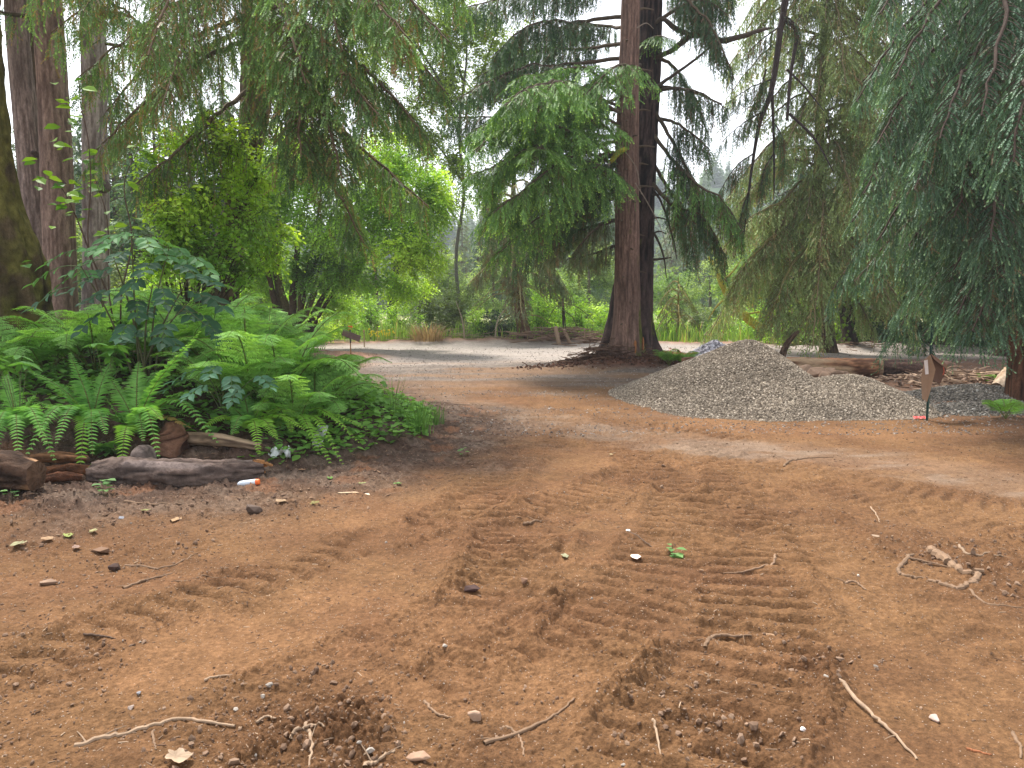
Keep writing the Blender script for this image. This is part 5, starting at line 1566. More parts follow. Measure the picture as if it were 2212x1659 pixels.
def lacy_frond(g, base, tip, arch=.2, Wd=.22, pairs=15, col=((.09, .22, .05), (.20, .40, .10)), roll=0.0):
    """a twice-divided frond: pinnae that are themselves rows of toothed leaflets"""
    base, tip = C3(base), C3(tip)
    L = np.linalg.norm(tip - base)
    P = crom([base, lerp(base, tip, .35) + UP * arch * L, lerp(base, tip, .72) + UP * arch * L * .85, tip], 40)
    tubes(g, P[None], (.005 * np.linspace(1.2, .25, 40))[None], 4, C3((.16, .18, .06)))
    T = norm(np.gradient(P, axis=0))
    s = np.linspace(.24, .985, pairs)
    i = np.minimum((s * 39).astype(int), 38)
    c0 = lerp(C3(col[0]), C3(col[1]), .2 + .6 * rng.random())
    for sg in (1., -1.):
        t = T[i]; lat = norm(np.cross(t, UP) + 1e-6)
        nn = np.cross(lat, t)
        lat = lat * math.cos(roll * sg) + nn * math.sin(roll * sg)
        D = norm(lat * sg * .9 + t * .42 - UP * (.12 + .2 * rng.random((pairs, 1))))
        prof = np.minimum(1, (s - .12) / .16) * np.clip((1.03 - s) / .62, 0, 1) ** .8
        l = Wd * prof * (.85 + .3 * rng.random(pairs)) + .01
        nrm = norm(np.cross(lat, t) * 1.0)
        K = 11
        q = np.linspace(.06, .97, K)
        idx = np.repeat(np.arange(pairs), K)
        qq = np.tile(q, pairs)
        pos = P[i][idx] + D[idx] * (l[idx] * qq)[:, None] - UP * (.12 * l[idx] * qq ** 2)[:, None]
        for s2 in (1., -1.):
            la = norm(np.cross(D, nrm))[idx] * s2
            dd = norm(la * .85 + D[idx] * .5 + (rng.random((len(idx), 3)) - .5) * .25)
            ll = l[idx] * .30 * np.clip(1.08 - qq, .15, 1) ** .8 + .004
            Y = norm(np.cross(nrm[idx], dd)); Z = np.cross(dd, Y)
            TV = np.array([[0, 0, 0], [.4, .5, 0], [1, 0, -.1], [.4, -.5, 0]], float)
            TF = np.array([[0, 2, 1], [0, 3, 2]])
            w = l[idx] / K * .85
            C = c0[None] * (.75 + .5 * rng.random((len(idx), 1)))
            g.inst(TV, TF, pos, dd * ll[:, None], Y * w[:, None], Z * ll[:, None], C)


SW = ((.10, .28, .06), (.30, .58, .14))
SWB = ((.20, .43, .055), (.34, .58, .09))


def ferns():
    Wp = W
    # the big sword fern behind the bark log
    b = bankp(282, 7.0)
    r = thing("sword_fern", "large sword fern with long arching fronds right behind the bark log", "fern", b, "sword ferns on the bank")
    fr = [((436, 712, 6.8), .10, SW), ((400, 745, 7.3), .15, SW), ((476, 962, 6.5), .42, SW), ((462, 846, 6.7), .2, SW), ((352, 908, 6.4), .25, SWB), ((344, 992, 6.3), .5, SW), ((260, 1032, 6.35), .40, SWB), ((226, 800, 7.3), .1, SW),
          ((228, 860, 6.9), .0, SW), ((340, 800, 7.6), .2, SW), ((300, 780, 7.6), .2, SW), ((410, 900, 7.0), .3, SW), ((180, 905, 6.6), .3, SW), ((310, 955, 6.4), .4, SW)]
    for tp, ar, cl in fr:
        g = Geo(); sword_frond(g, b + (rng.random(3) - .5) * .05, Wp(*tp), ar, .115, 48, cl); g.build("frond", M_FERN, r)
    g = Geo(); sword_frond(g, b, W(414, 925, 6.6), .2, .08, 28, ((.26, .17, .05), (.36, .25, .08))); tag(g.build("frond", M_FERN, r), "dry brown frond")
    b = bankp(190, 7.1)
    r = thing("sword_fern", "sword fern left of the large one, dark fronds sweeping left, one small yellow frond", "fern", b, "sword ferns on the bank")
    fr = [((30, 866, 6.7), .12, SW), ((84, 880, 6.6), .15, SW), ((120, 962, 6.3), .4, SW), ((50, 996, 6.2), .42, SW), ((172, 1036, 6.3), .38, SWB), ((150, 760, 7.3), .1, SW), ((60, 800, 7.2), .15, SW), ((230, 940, 6.5), .3, SW), ((90, 925, 6.5), .3, SW), ((250, 770, 7.4), .2, SW), ((200, 985, 6.4), .4, SW), ((110, 830, 6.9), .1, SW)]
    for tp, ar, cl in fr:
        g = Geo(); sword_frond(g, b + (rng.random(3) - .5) * .05, Wp(*tp), ar, .115, 48, cl); g.build("frond", M_FERN, r)
    b = bankp(25, 6.9)
    r = thing("sword_fern", "sword fern cut by the left edge of the view, fronds fanning over the rotten stump", "fern", b, "sword ferns on the bank")
    for tp, ar, cl in [((40, 992, 6.2), .4, SW), ((-20, 1000, 6.2), .4, SW), ((100, 960, 6.3), .4, SW), ((25, 880, 6.6), .2, SW), ((-40, 860, 6.6), .2, SW), ((80, 850, 7.0), .2, SW), ((120, 1000, 6.3), .42, SW), ((10, 800, 7.3), .15, SW), ((-10, 930, 6.3), .35, SW)]:
        g = Geo(); sword_frond(g, b, Wp(*tp), ar, .115, 48, cl); g.build("frond", M_FERN, r)
    b = bankp(612, 7.5)
    r = thing("sword_fern", "bright green sword fern around the white plastic scrap, at the right end of the bank", "fern", b, "sword ferns on the bank")
    for tp, ar, cl in [((720, 1012, 6.9), .30, SWB), ((630, 935, 6.9), .25, SWB), ((800, 930, 7.3), .22, SWB), ((745, 1010, 7.0), .42, SWB), ((750, 925, 7.1), .3, SWB), ((690, 985, 6.9), .4, SWB), ((560, 960, 7.0), .4, SWB), ((650, 870, 7.3), .25, SWB), ((780, 960, 7.2), .35, SWB), ((600, 985, 6.9), .4, SW), ((540, 890, 7.2), .3, SW), ((700, 900, 7.4), .3, SWB)]:
        g = Geo(); sword_frond(g, b, Wp(*tp), ar, .095, 44, cl); g.build("frond", M_FERN, r)
    b = bankp(640, 8.6)
    r = thing("sword_fern", "dark sword fern at the bank's back right, one frond upright, one lying low", "fern", b, "sword ferns on the bank")
    for tp, ar, cl in [((748, 838, 8.4), .2, ((.04, .11, .035), (.09, .2, .06))), ((686, 764, 8.6), .06, SW), ((735, 880, 8.1), .3, SW), ((600, 790, 8.8), .1, SW)]:
        g = Geo(); sword_frond(g, b, Wp(*tp), ar, .095, 32, cl); g.build("frond", M_FERN, r)

    b = bankp(535, 7.15)
    r = thing("sword_fern", "bright sword fern arching over the split log, just left of the white scraps", "fern", b, "sword ferns on the bank")
    for tp, ar, cl in [((600, 950, 6.7), .3, SWB), ((470, 880, 6.8), .25, SW), ((640, 890, 7.0), .25, SWB), ((560, 985, 6.6), .4, SWB), ((500, 940, 6.6), .35, SW), ((590, 840, 7.3), .15, SWB), ((520, 830, 7.4), .12, SW), ((660, 930, 6.9), .3, SWB), ((430, 930, 6.7), .3, SWB)]:
        g = Geo(); sword_frond(g, b, Wp(*tp), ar, .11, 46, cl); g.build("frond", M_FERN, r)
    # lacy ferns: a few grown, the others copied and turned
    LC = ((.14, .32, .07), (.35, .62, .17))
    protos = []
    for k in range(3):
        r = thing("lacy_fern", "x", "fern", np.zeros(3))
        n = (9, 8, 10)[k]
        for i in range(n):
            az = i / n * 6.283 + rng.random() * .5
            L = .62 + .35 * rng.random()
            el = .25 + .6 * rng.random()
            tip = np.array([math.cos(az) * L * math.cos(el), math.sin(az) * L * math.cos(el), L * math.sin(el) * .8])
            g = Geo()
            lacy_frond(g, np.array([math.cos(az), math.sin(az), 0]) * .03, tip, .22, .2, 15, LC, roll=.15)
            g.build("frond", M_FERN, r)
        protos.append(r)
    spots = [(95, 8.3, 0, 1.05, "lacy fern below the thick mossy trunk at the left edge"), (205, 8.3, 1, 1.1, "lacy fern under the left elderberry leaves"), (150, 8.5, 2, 1.0, "lacy fern between the mossy trunk and the left sword fern"), (300, 8.7, 0, .95, "lacy fern behind the large sword fern"), (20, 8.0, 1, 1.0, "lacy fern at the left edge above the rotten stump"),
             (395, 8.6, 2, 1.0, "lacy fern under the dark right elderberry leaves"), (490, 7.6, 0, 1.05, "tall lacy fern at the middle of the bank, right of the large sword fern"), (545, 7.6, 1, 1.1, "lacy fern above the split thin log"), (600, 7.9, 2, 1.15, "lacy fern on the right shoulder of the bank"), (655, 8.2, 0, .9, "lacy fern at the right edge of the fern mass"),
             (530, 8.4, 1, 1.05, "lacy fern behind the right end of the fern mass"), (450, 8.8, 2, 1.15, "lacy fern behind the elderberry stems"), (580, 9.6, 0, 1.1, "lacy fern beside the grey pipe"), (500, 10.5, 1, 1.15, "lacy fern left of the grey pipe"), (545, 11.6, 2, 1.2, "lacy fern beyond the grey pipe"), (455, 10, 0, 1.1, "lacy fern at the leaning mossy foot"),
             (600, 13.5, 1, 1.2, "far lacy fern near the many-stemmed maple foot"), (540, 14.5, 2, 1.2, "far lacy fern in the shade left of the maple foot"), (250, 9.2, 2, 1.1, "lacy fern deep in the shade between the elderberry stems"), (340, 9.4, 1, 1.1, "lacy fern behind the elderberry, right part"),
             (630, 7.35, 1, .8, "small lacy fern leaning over the white plastic scrap"), (675, 7.7, 2, .95, "bright lacy fern spilling toward the leafy ground cover"), (705, 8.3, 0, .85, "rightmost lacy fern, beside the ground cover")]
    used = [False] * 3
    for (u, d, k, sc, lab) in spots:
        o = protos[k] if not used[k] else copy_tree(protos[k])
        used[k] = True
        p = bankp(u, d)
        o.location = [float(c) for c in p]
        o.rotation_euler = (.1 * (rng.random() - .5), .1 * (rng.random() - .5), rng.random() * 6.28)
        o.scale = (sc * 1.15, sc * 1.15, sc * (1.05 + .5 * rng.random()))
        tag(o, lab, "fern", "lacy ferns on the bank")
    # little ferns elsewhere
    for (u, v, n, L, lab) in ((1445, 790, 9, .55, "small bright fern at the right foot of the pair of spruces"), (1478, 792, 8, .5, "small bright fern squeezed between the spruce foot and the gravel pile"), (2172, 905, 6, .38, "small fern seedling left of the reddish trunk at the right edge"), (2148, 838, 4, .4, "yellow-green fern sprig in the splintered wood")):
        p = on_ground(u, v)
        r = thing("small_fern", lab, "fern", p)
        for i in range(n):
            az = i / n * 6.28 + rng.random(); l = L * (.7 + .5 * rng.random())
            g = Geo(); lacy_frond(g, p, p + np.array([math.cos(az) * l * .8, math.sin(az) * l * .8, l * .55]), .2, .14, 12, ((.10, .26, .04), (.22, .42, .08))); g.build("frond", M_FERN, r)


ferns()


def elderberry():
    def leaf(g, p, az, el, sc, col, nl=7):
        d = np.array([math.cos(az) * math.cos(el), math.sin(az) * math.cos(el), math.sin(el)])
        L = .26 * sc
        s = np.linspace(0, 1, 8)
        R = p + d * (L * s)[:, None] - UP * (.5 * L * s ** 2)[:, None]
        tubes(g, R[None], np.full((1, 8), .0035), 4, C3((.10, .17, .07)))
        lat = norm(np.cross(d, UP))
        k = [(2, 1), (2, -1), (4, 1), (4, -1), (6, 1), (6, -1), (7, 0)]
        if nl == 5: k = k[2:]
        TV = np.array([[0, 0, 0], [.18, .24, .035], [.45, .34, .05], [.75, .20, .02], [1, 0, -.10], [.75, -.20, .02], [.45, -.34, .05], [.18, -.24, .035], [.45, 0, -.01], [.75, 0, -.03]], float)
        TF = np.array([[0, 8, 1], [1, 8, 2], [2, 8, 3], [8, 9, 3], [3, 9, 4], [0, 7, 8], [7, 6, 8], [6, 5, 8], [8, 5, 9], [5, 4, 9]])
        TF = TF[:, ::-1]
        pos = np.array([R[i] for i, _ in k])
        D = np.array([norm(lat * sg * .9 + d * (.5 if sg else 1) - UP * (.3 + .3 * rng.random()) + (rng.random(3) - .5) * .2) for _, sg in k])
        l = .112 * sc * (.85 + .3 * rng.random(len(k)))
        nr = norm(UP * .75 + d * .75 + (rng.random((len(k), 3)) - .5) * .5)
        Y = norm(np.cross(nr, D)); Z = np.cross(D, Y)
        C = C3(col)[None] * (.8 + .4 * rng.random((len(k), 1)))
        g.inst(TV, TF, pos, D * l[:, None], Y * (l * .80)[:, None], Z * l[:, None], C)
    b = bankp(300, 7.9)
    r = thing("elderberry_bush", "elderberry bush with broad dark blue-green compound leaves rising above the ferns", "shrub", b)
    lv = [(188, 588, 1), (256, 506, 1), (312, 516, 1), (376, 532, 1), (276, 546, 0), (380, 574, 0), (428, 596, 0), (348, 622, 0), (248, 628, 0), (296, 646, 0), (328, 666, 0), (428, 676, 0), (280, 700, 0), (360, 696, 0), (356, 732, 0), (148, 574, 1), (444, 702, 0),
          (215, 560, 1), (330, 570, 0), (400, 630, 0), (310, 600, 0), (225, 600, 0), (180, 540, 1), (290, 500, 1), (345, 540, 1), (262, 580, 0), (390, 660, 0), (240, 670, 0), (320, 715, 0), (150, 620, 0), (410, 552, 1), (440, 640, 0)]
    St = Geo()
    tips = []
    for u, v, lt in lv:
        d = 7.25 + rng.random() * .7
        p = W(u, v, d)
        az = math.atan2(-.55 - .4 * rng.random(), (u - 300) / 110 + (rng.random() - .5) * .8)
        g = Geo()
        leaf(g, p, az, -.15 + .35 * rng.random(), 1.05 + .3 * rng.random(), (.10, .23, .085) if lt else (.045, .115, .062))  # upper leaves painted a lighter green, as lit from above
        if lt and rng.random() < .5:
            leaf(g, p + UP * .01, az + 1.7, .2, .9, (.11, .26, .09))
        g.build("compound_leaf", M_FERN, r)
        tips.append(p)
    tips = np.array(tips)
    for k, (u, v) in enumerate(((440, 560), (380, 520), (300, 500), (250, 510), (190, 560), (345, 600), (420, 640))):
        tp = W(u - 15, v + 15, 7.5)
        P = crom([b + (rng.random(3) - .5) * .2 * [1, 1, 0], lerp(b, tp, .5) + [(rng.random() - .5) * .1, 0, .12], tp], 16)
        tubes(St, P[None], (.012 * np.linspace(1, .4, 16))[None], 6, C3((.10, .10, .05)))
        for t in tips:
            dd = np.linalg.norm(P - t, axis=1)
            i = dd.argmin()
            if dd[i] < .28:
                tubes(St, crom([P[i], t], 5)[None], np.full((1, 5), .004), 4, C3((.10, .13, .06)))
    St.build("stems", M_LIMB, r)
    b = bankp(480, 7.3)
    r = thing("elderberry_bush", "low elderberry shoot with pale blue-green leaves among the right-hand ferns", "shrub", b)
    St = Geo()
    for u, v, d in ((440, 800, 6.9), (500, 812, 6.8), (455, 832, 6.8), (555, 812, 7.0), (470, 790, 7.0), (520, 840, 6.9), (590, 830, 7.2), (420, 820, 6.9)):
        p = W(u, v, d)
        g = Geo(); leaf(g, p, -1.57 + (u - 490) / 60 + (rng.random() - .5), .15, .95, (.085, .19, .115)); g.build("compound_leaf", M_FERN, r)
        tubes(St, crom([b, lerp(b, p, .5) + UP * .08, p], 8)[None], np.full((1, 8), .005), 4, C3((.10, .13, .06)))
    St.build("stems", M_LIMB, r)
    # thimble leaves
    for (u, v, d, lab) in ((225, 758, 7.3, "broad maple-like leaves of a young plant just above the large sword fern"), (30, 780, 6.9, "broad-leaved young plant at the left edge over the sword ferns"), (235, 955, 6.7, "low broad-leaved plant beneath the large sword fern")):
        p = W(u, v, d); bb = bankp(u, d)
        r = thing("broad_leaf_plant", lab, "plant", bb)
        F, S = Geo(), Geo()
        for i in range(6):
            q = p + (rng.random(3) - .5) * [.34, .2, .18]
            tubes(S, crom([bb, lerp(bb, q, .6) + UP * .05, q], 8)[None], np.full((1, 8), .003), 4, C3((.12, .16, .06)))
            a = np.linspace(0, 2 * math.pi, 30, endpoint=False)
            rr = (.075 + .035 * np.cos(5 * a) + .008 * np.cos(15 * a)) * (.9 + .3 * rng.random())
            tl = (rng.random(2) - .5) * .7
            V = np.c_[rr * np.cos(a), rr * np.sin(a), -.25 * rr ** 2 / .1 + rr * np.cos(a) * tl[0] + rr * np.sin(a) * (tl[1] - .25)]
            V = np.vstack([V + q, q])
            F.add(V, [[k, (k + 1) % 30, 30] for k in range(30)], C3((.13, .30, .07)) * (.8 + .4 * rng.random()))
        F.build("leaves", M_FERN, r); S.build("stems", M_LIMB, r)
    # seedling in front of the logs
    for (u, v, hh, n, lab) in ((224, 1070, .16, 12, "small leafy seedling growing in the bare soil in front of the bark log"), (215, 1030, .14, 6, "small seedling with dull leaves right against the bark log"), (1452, 1205, .12, 9, "flattened grey-green weed sprig lying in the tracked dirt"), (25, 1085, .1, 8, "tiny clover-like plant below the rotten stump"), (1000, 985, .10, 7, "small weed sprig at the right end of the ground cover")):
        p = on_ground(u, v)
        r = thing("seedling", lab, "plant", p)
        F, S = Geo(), Geo()
        top = p + UP * hh * .8
        tube(S, [p - UP * .01, top], [.003, .002], 4, (.12, .12, .06)); S.build("stem", M_LIMB, r)
        a = rng.random(n) * 6.28
        pos = lerp(p, top, .3 + .7 * rng.random((n, 1)))
        D = norm(np.c_[np.cos(a), np.sin(a), .2 * rng.random(n)])
        l = hh * (.32 + .3 * rng.random(n))
        Y = norm(np.cross(UP, D)); Z = np.cross(D, Y)
        F.inst(LEAF_T[0], LEAF_T[1], pos + D * .02, D * l[:, None], Y * (l * .9)[:, None], Z * l[:, None], lerp(C3((.10, .22, .07)), C3((.20, .36, .12)), rng.random((n, 1))))
        F.build("leaves", M_FERN, r)


elderberry()


def low_cover():
    # leaves of the ground cover at the right end of the bank
    F = Geo()
    N = 34000
    x = rng.uniform(-7, -.3, N); y = rng.uniform(6.4, 14, N)
    s = bank_in(x, y)
    cl = fbm2(x * 1.6, y * 1.6, 3, 71)
    right = sstep(-2.6, -1.6, x) * (y < 9.8)
    k = ((s > .12) & (right > rng.random(N)) & (cl > .27)) | ((s > .6) & (rng.random(N) < .55) & (cl > .33))
    x, y, right = x[k], y[k], right[k]
    N = len(x)
    z = H(x, y) + (.02 + .17 * rng.random(N) ** 1.5 * (.4 + fbm2(x * 3, y * 3, 2, 72)))
    p = np.c_[x, y, z]
    a = rng.random(N) * 6.28
    D = norm(np.c_[np.cos(a), np.sin(a), -.15 + .5 * (rng.random(N) - .5)])
    nr = norm(UP + (rng.random((N, 3)) - .5) * .9)
    Y = norm(np.cross(nr, D)); Z = np.cross(D, Y)
    l = .04 + .06 * rng.random(N)
    C = lerp(C3((.09, .22, .045)), C3((.28, .52, .11)), (.2 + .8 * rng.random((N, 1))) * (.45 + .55 * right[:, None]))
    F.inst(LEAF_T[0], LEAF_T[1], p, D * l[:, None], Y * (l * 1.1)[:, None], Z * l[:, None], C)
    tag(F.build("ground_cover", M_FERN), kind="stuff")

    def blades(g, p, n, h, spread, w, col, lean=.5):
        a = rng.random(n) * 6.28; r = spread * np.sqrt(rng.random(n))
        b = p + np.c_[np.cos(a) * r, np.sin(a) * r, np.zeros(n)]
        az = a + (rng.random(n) - .5) * 1.5
        d = np.c_[np.cos(az), np.sin(az), 0 * az]
        sdv = np.c_[-np.sin(az), np.cos(az), 0 * az] * w
        hh = h * (.5 + .6 * rng.random(n)); ln = lean * (.3 + rng.random(n))
        V, F_ = [], []
        m = 6
        for i in range(m):
            t = i / (m - 1)
            c = b + UP * (hh * (t - .25 * ln * t ** 2))[:, None] + d * (hh * ln * t ** 2)[:, None]
            ww = (1 - t) ** .6
            V += [c - sdv * ww, c + sdv * ww]
        V = np.stack(V, 1)
        o = np.arange(n)[:, None] * 2 * m
        F_ = np.concatenate([o + np.array([[2 * i, 2 * i + 1, 2 * i + 3, 2 * i + 2]]) for i in range(m - 1)])
        C = lerp(C3(col[0]), C3(col[1]), rng.random((n, 1)))
        g.add(V.reshape(-1, 3), F_, np.repeat(C, 2 * m, 0))
    for (u, v, n, h, sp, col, lab) in ((905, 935, 90, .42, .16, ((.07, .18, .03), (.17, .34, .07)), "tuft of tall green grass at the tip of the ground cover"), (850, 900, 22, .55, .10, ((.09, .18, .04), (.2, .34, .09)), "thin tall grass stalks standing behind the leafy ground cover"),
                                       (935, 915, 60, .26, .16, ((.06, .16, .04), (.15, .30, .07)), "short leafy tuft right of the tall grass tuft")):
        p = on_ground(u, v)
        g = Geo(); blades(g, p, n, h, sp, .005, col)
        o = tag(g.build("grass_tuft", M_GRASS), lab, "grass")
    p = np.array([W(922, 745, 26.6)[0], 26.6, 0]); p[2] = gz(p[0], p[1])
    g = Geo(); blades(g, p, 260, .75, .55, .012, ((.25, .16, .10), (.42, .30, .2)), .7)
    tag(g.build("dry_grass_tuft", M_GRASS), "tan tuft of dry grass where the gravel meets the brush", "grass")
    # broken fronds and yellow flowers by the road
    g = Geo()
    for _ in range(60):
        q = np.array([W(800 + 50 * rng.random(), 740, 27.2 + rng.random())[0], 27.2 + rng.random(), 0]); q[2] = gz(q[0], q[1]) + .2 + .25 * rng.random()
        a = np.linspace(0, 6.28, 6, endpoint=False)
        V = np.vstack([q + np.c_[.035 * np.cos(a), .02 * np.sin(a), .03 * np.sin(a)], q + [0, 0, .01]])
        g.add(V, [[i, (i + 1) % 6, 6] for i in range(6)], C3((.75, .60, .03)))
    tag(g.build("buttercups", M_LEAF), kind="stuff")


low_cover()

# ------------------------------------------------------------------ gravel
OCT = np.array([[1, 0, 0], [-1, 0, 0], [0, 1, 0], [0, -1, 0], [0, 0, 1], [0, 0, -1.]])
OCF = np.array([[0, 2, 4], [2, 1, 4], [1, 3, 4], [3, 0, 4], [2, 0, 5], [1, 2, 5], [3, 1, 5], [0, 3, 5]])
CUB = np.array([[-1, -.8, -.9], [.9, -1, -.8], [1, .9, -1], [-.8, 1, -.8], [-.9, -.9, .8], [.8, -.7, 1], [.7, .9, .8], [-1, .8, .9]]) * .72
CUF = np.array([[0, 2, 1], [0, 3, 2], [4, 5, 6], [4, 6, 7], [0, 1, 5], [0, 5, 4], [1, 2, 6], [1, 6, 5], [2, 3, 7], [2, 7, 6], [3, 0, 4], [3, 4, 7]])


_ph = (1 + 5 ** .5) / 2
ICO = norm(np.array([[-1, _ph, 0], [1, _ph, 0], [-1, -_ph, 0], [1, -_ph, 0], [0, -1, _ph], [0, 1, _ph], [0, -1, -_ph], [0, 1, -_ph], [_ph, 0, -1], [_ph, 0, 1], [-_ph, 0, -1], [-_ph, 0, 1]]))
ICF = np.array([[0, 11, 5], [0, 5, 1], [0, 1, 7], [0, 7, 10], [0, 10, 11], [1, 5, 9], [5, 11, 4], [11, 10, 2], [10, 7, 6], [7, 1, 8], [3, 9, 4], [3, 4, 2], [3, 2, 6], [3, 6, 8], [3, 8, 9], [4, 9, 5], [2, 4, 11], [6, 2, 10], [8, 6, 7], [9, 8, 1]])
ROCKS = [(ICO * np.random.default_rng(k).uniform(.62, 1.18, (12, 1)), ICF) for k in range(5)]


def stones(g, p, size, C, flat=.65, T=None):
    if T is None:
        N = len(p)
        sz = np.broadcast_to(size, (N,)); Cb = np.broadcast_to(C, (N, 3))
        pick = rng.integers(0, 5, N)
        for k in range(5):
            m = pick == k
            stones(g, np.asarray(p)[m], sz[m], Cb[m], flat, ROCKS[k])
        return
    N = len(p)
    q = rng.normal(size=(N, 4)); q /= np.linalg.norm(q, axis=1, keepdims=True)
    w, x, y, z = q.T
    Rm = np.stack([np.stack([1 - 2 * (y * y + z * z), 2 * (x * y - z * w), 2 * (x * z + y * w)], -1), np.stack([2 * (x * y + z * w), 1 - 2 * (x * x + z * z), 2 * (y * z - x * w)], -1),
                   np.stack([2 * (x * z - y * w), 2 * (y * z + x * w), 1 - 2 * (x * x + y * y)], -1)], 1)
    sx, sy, sz = size * (.8 + .5 * rng.random(N)), size * (.7 + .4 * rng.random(N)), size * flat * (.7 + .5 * rng.random(N))
    g.inst(T[0], T[1], p, Rm[:, :, 0] * sx[:, None], Rm[:, :, 1] * sy[:, None], Rm[:, :, 2] * sz[:, None], C)


def smax(a, b, k):
    h = np.clip(.5 + .5 * (a - b) / k, 0, 1)
    return b + (a - b) * h + k * h * (1 - h)


def cone(x, y, cx, cy, h, rl, rr, ry, p=1.25):
    dx = x - cx
    e = np.hypot(np.where(dx < 0, dx / rl, dx / rr), (y - cy) / ry)
    e = np.sqrt(e * e + .018) - .134
    return h * (1 - e ** (1 / p) * 1.0)


P1, P2 = W(1622, 738, 12.2), W(1848, 812, 11.5)


def pile_h(x, y):
    a = cone(x, y, P1[0], P1[1], P1[2] + .02, 1.95, 1.15, 2.1, 1.0)
    b = cone(x, y, P2[0], P2[1], P2[2] + .02, 1.4, .80, 1.6, .95)
    c = cone(x, y, P1[0] + .1, 10.9, .38, 1.8, 1.5, 1.15, 1.0)
    h = smax(smax(a, b, .05), c, .07)
    return h + .05 * (fbm2(x * 1.6, y * 1.6, 3, 121) - .5) - .01


def gravel():
    def heap(name, lab, hf, x0, x1, y0, y1, N, size, cols, n=150, cat="gravel heap"):
        x, y = np.meshgrid(np.linspace(x0, x1, n), np.linspace(y0, y1, n))
        x, y = x.ravel(), y.ravel()
        gh = H(x, y)
        h = np.maximum(hf(x, y), gh - .25)
        i = np.arange(n - 1)[:, None] * n; j = np.arange(n - 1)[None]
        F = np.stack([i + j, i + j + 1, i + n + j + 1, i + n + j], -1).reshape(-1, 4)
        # keep the faces that rise above the ground
        up = (h > gh - .04)
        F = F[up[F].any(1)]
        c = (x0 + x1) / 2, (y0 + y1) / 2
        r = thing(name, lab, cat, (c[0], c[1], 0))
        g = Geo(); g.add(np.c_[x, y, h - size * .35], F, C3(cols[0]) * .75)
        g.build("mound", M_STONE, r, True)
        px, py = rng.uniform(x0, x1, N * 3), rng.uniform(y0, y1, N * 3)
        ph, pg = hf(px, py), H(px, py)
        edge = ph - pg
        k = (edge > -.012 - .02 * rng.random(N * 3))
        px, py, ph = px[k][:N], py[k][:N], np.maximum(ph, pg)[k][:N]
        m = len(px)
        t = rng.random((m, 1)) ** 1.4
        pn = fbm2(px * 1.4, py * 1.4 + ph * 1.4, 3, 131)[:, None]
        C = lerp(C3(cols[0]), C3(cols[1]), t) * (.72 + .56 * pn)
        C = np.where((rng.random(m) < .06)[:, None], C3(cols[2]), C)
        g = Geo()
        stones(g, np.c_[px, py, ph + size * (.1 * rng.random(m))], size * (.55 + .75 * rng.random(m) ** 1.5), C)
        tag(g.build("stones", M_STONE, r), kind="stuff")
        # strays round the foot
        return r
    cols = ((.14, .112, .085), (.38, .32, .25), (.50, .43, .35))
    heap("gravel_pile", "large two-humped pile of grey-brown crushed gravel beside the pair of spruces", pile_h, 1.2, 6.6, 9.3, 14.3, 52000, .016, cols, 170)
    A = W(2110, 862, 11.8); Bq = W(2040, 895, 10.4)

    def low(x, y):
        return smax(cone(x, y, A[0], A[1], .22, 1.2, 1.3, .9, 1.0), cone(x, y, Bq[0] + .45, Bq[1], .10, .8, .9, .6, 1.0), .08) + .06 * (fbm2(x * 2.4, y * 2.4, 3, 141) - .5)
    heap("gravel_heap", "low dark grey gravel heap behind the green stake, left of the reddish trunk", low, A[0] - 1.9, A[0] + 1.6, 9.5, 13.2, 9000, .02, ((.085, .076, .066), (.235, .21, .18), (.3, .29, .27)), 90)
    Cq = W(1545, 745, 19.5)

    def blue(x, y):
        return cone(x, y, Cq[0], Cq[1], .48, .75, .7, .8, 1.0) + .08 * (fbm2(x * 3, y * 3, 3, 151) - .5)
    heap("stone_heap", "small blue-grey heap of broken stone behind the left shoulder of the gravel pile", blue, Cq[0] - 1, Cq[0] + 1, 18.4, 20.6, 1500, .05, ((.17, .165, .19), (.42, .41, .45), (.5, .5, .55)), 50)
    # loose stones spread on the gravel ground: nobody could count them
    N = 15000
    y = 8.6 + 16.7 * rng.random(N) ** 1.35; x = rng.uniform(-.75, .75, N) * y
    k = (fbm2(x * .45, y * 1.7, 4, 95) > .43 - .1 * sstep(14, 18, y)) & (bank_in(x, y) < -.2)
    near_pile = np.hypot((x - P1[0]) * .8, y - 10.6) < 2.3
    k |= near_pile & (rng.random(N) < .5)
    x, y = x[k], y[k]
    g = Geo()
    z = H(x, y)
    stones(g, np.c_[x, y, z + .002], .005 + .010 * rng.random(len(x)) ** 2 + .0004 * y, lerp(C3((.11, .09, .08)), C3((.36, .31, .27)), rng.random((len(x), 1))))
    tag(g.build("loose_gravel", M_STONE), kind="stuff")


gravel()


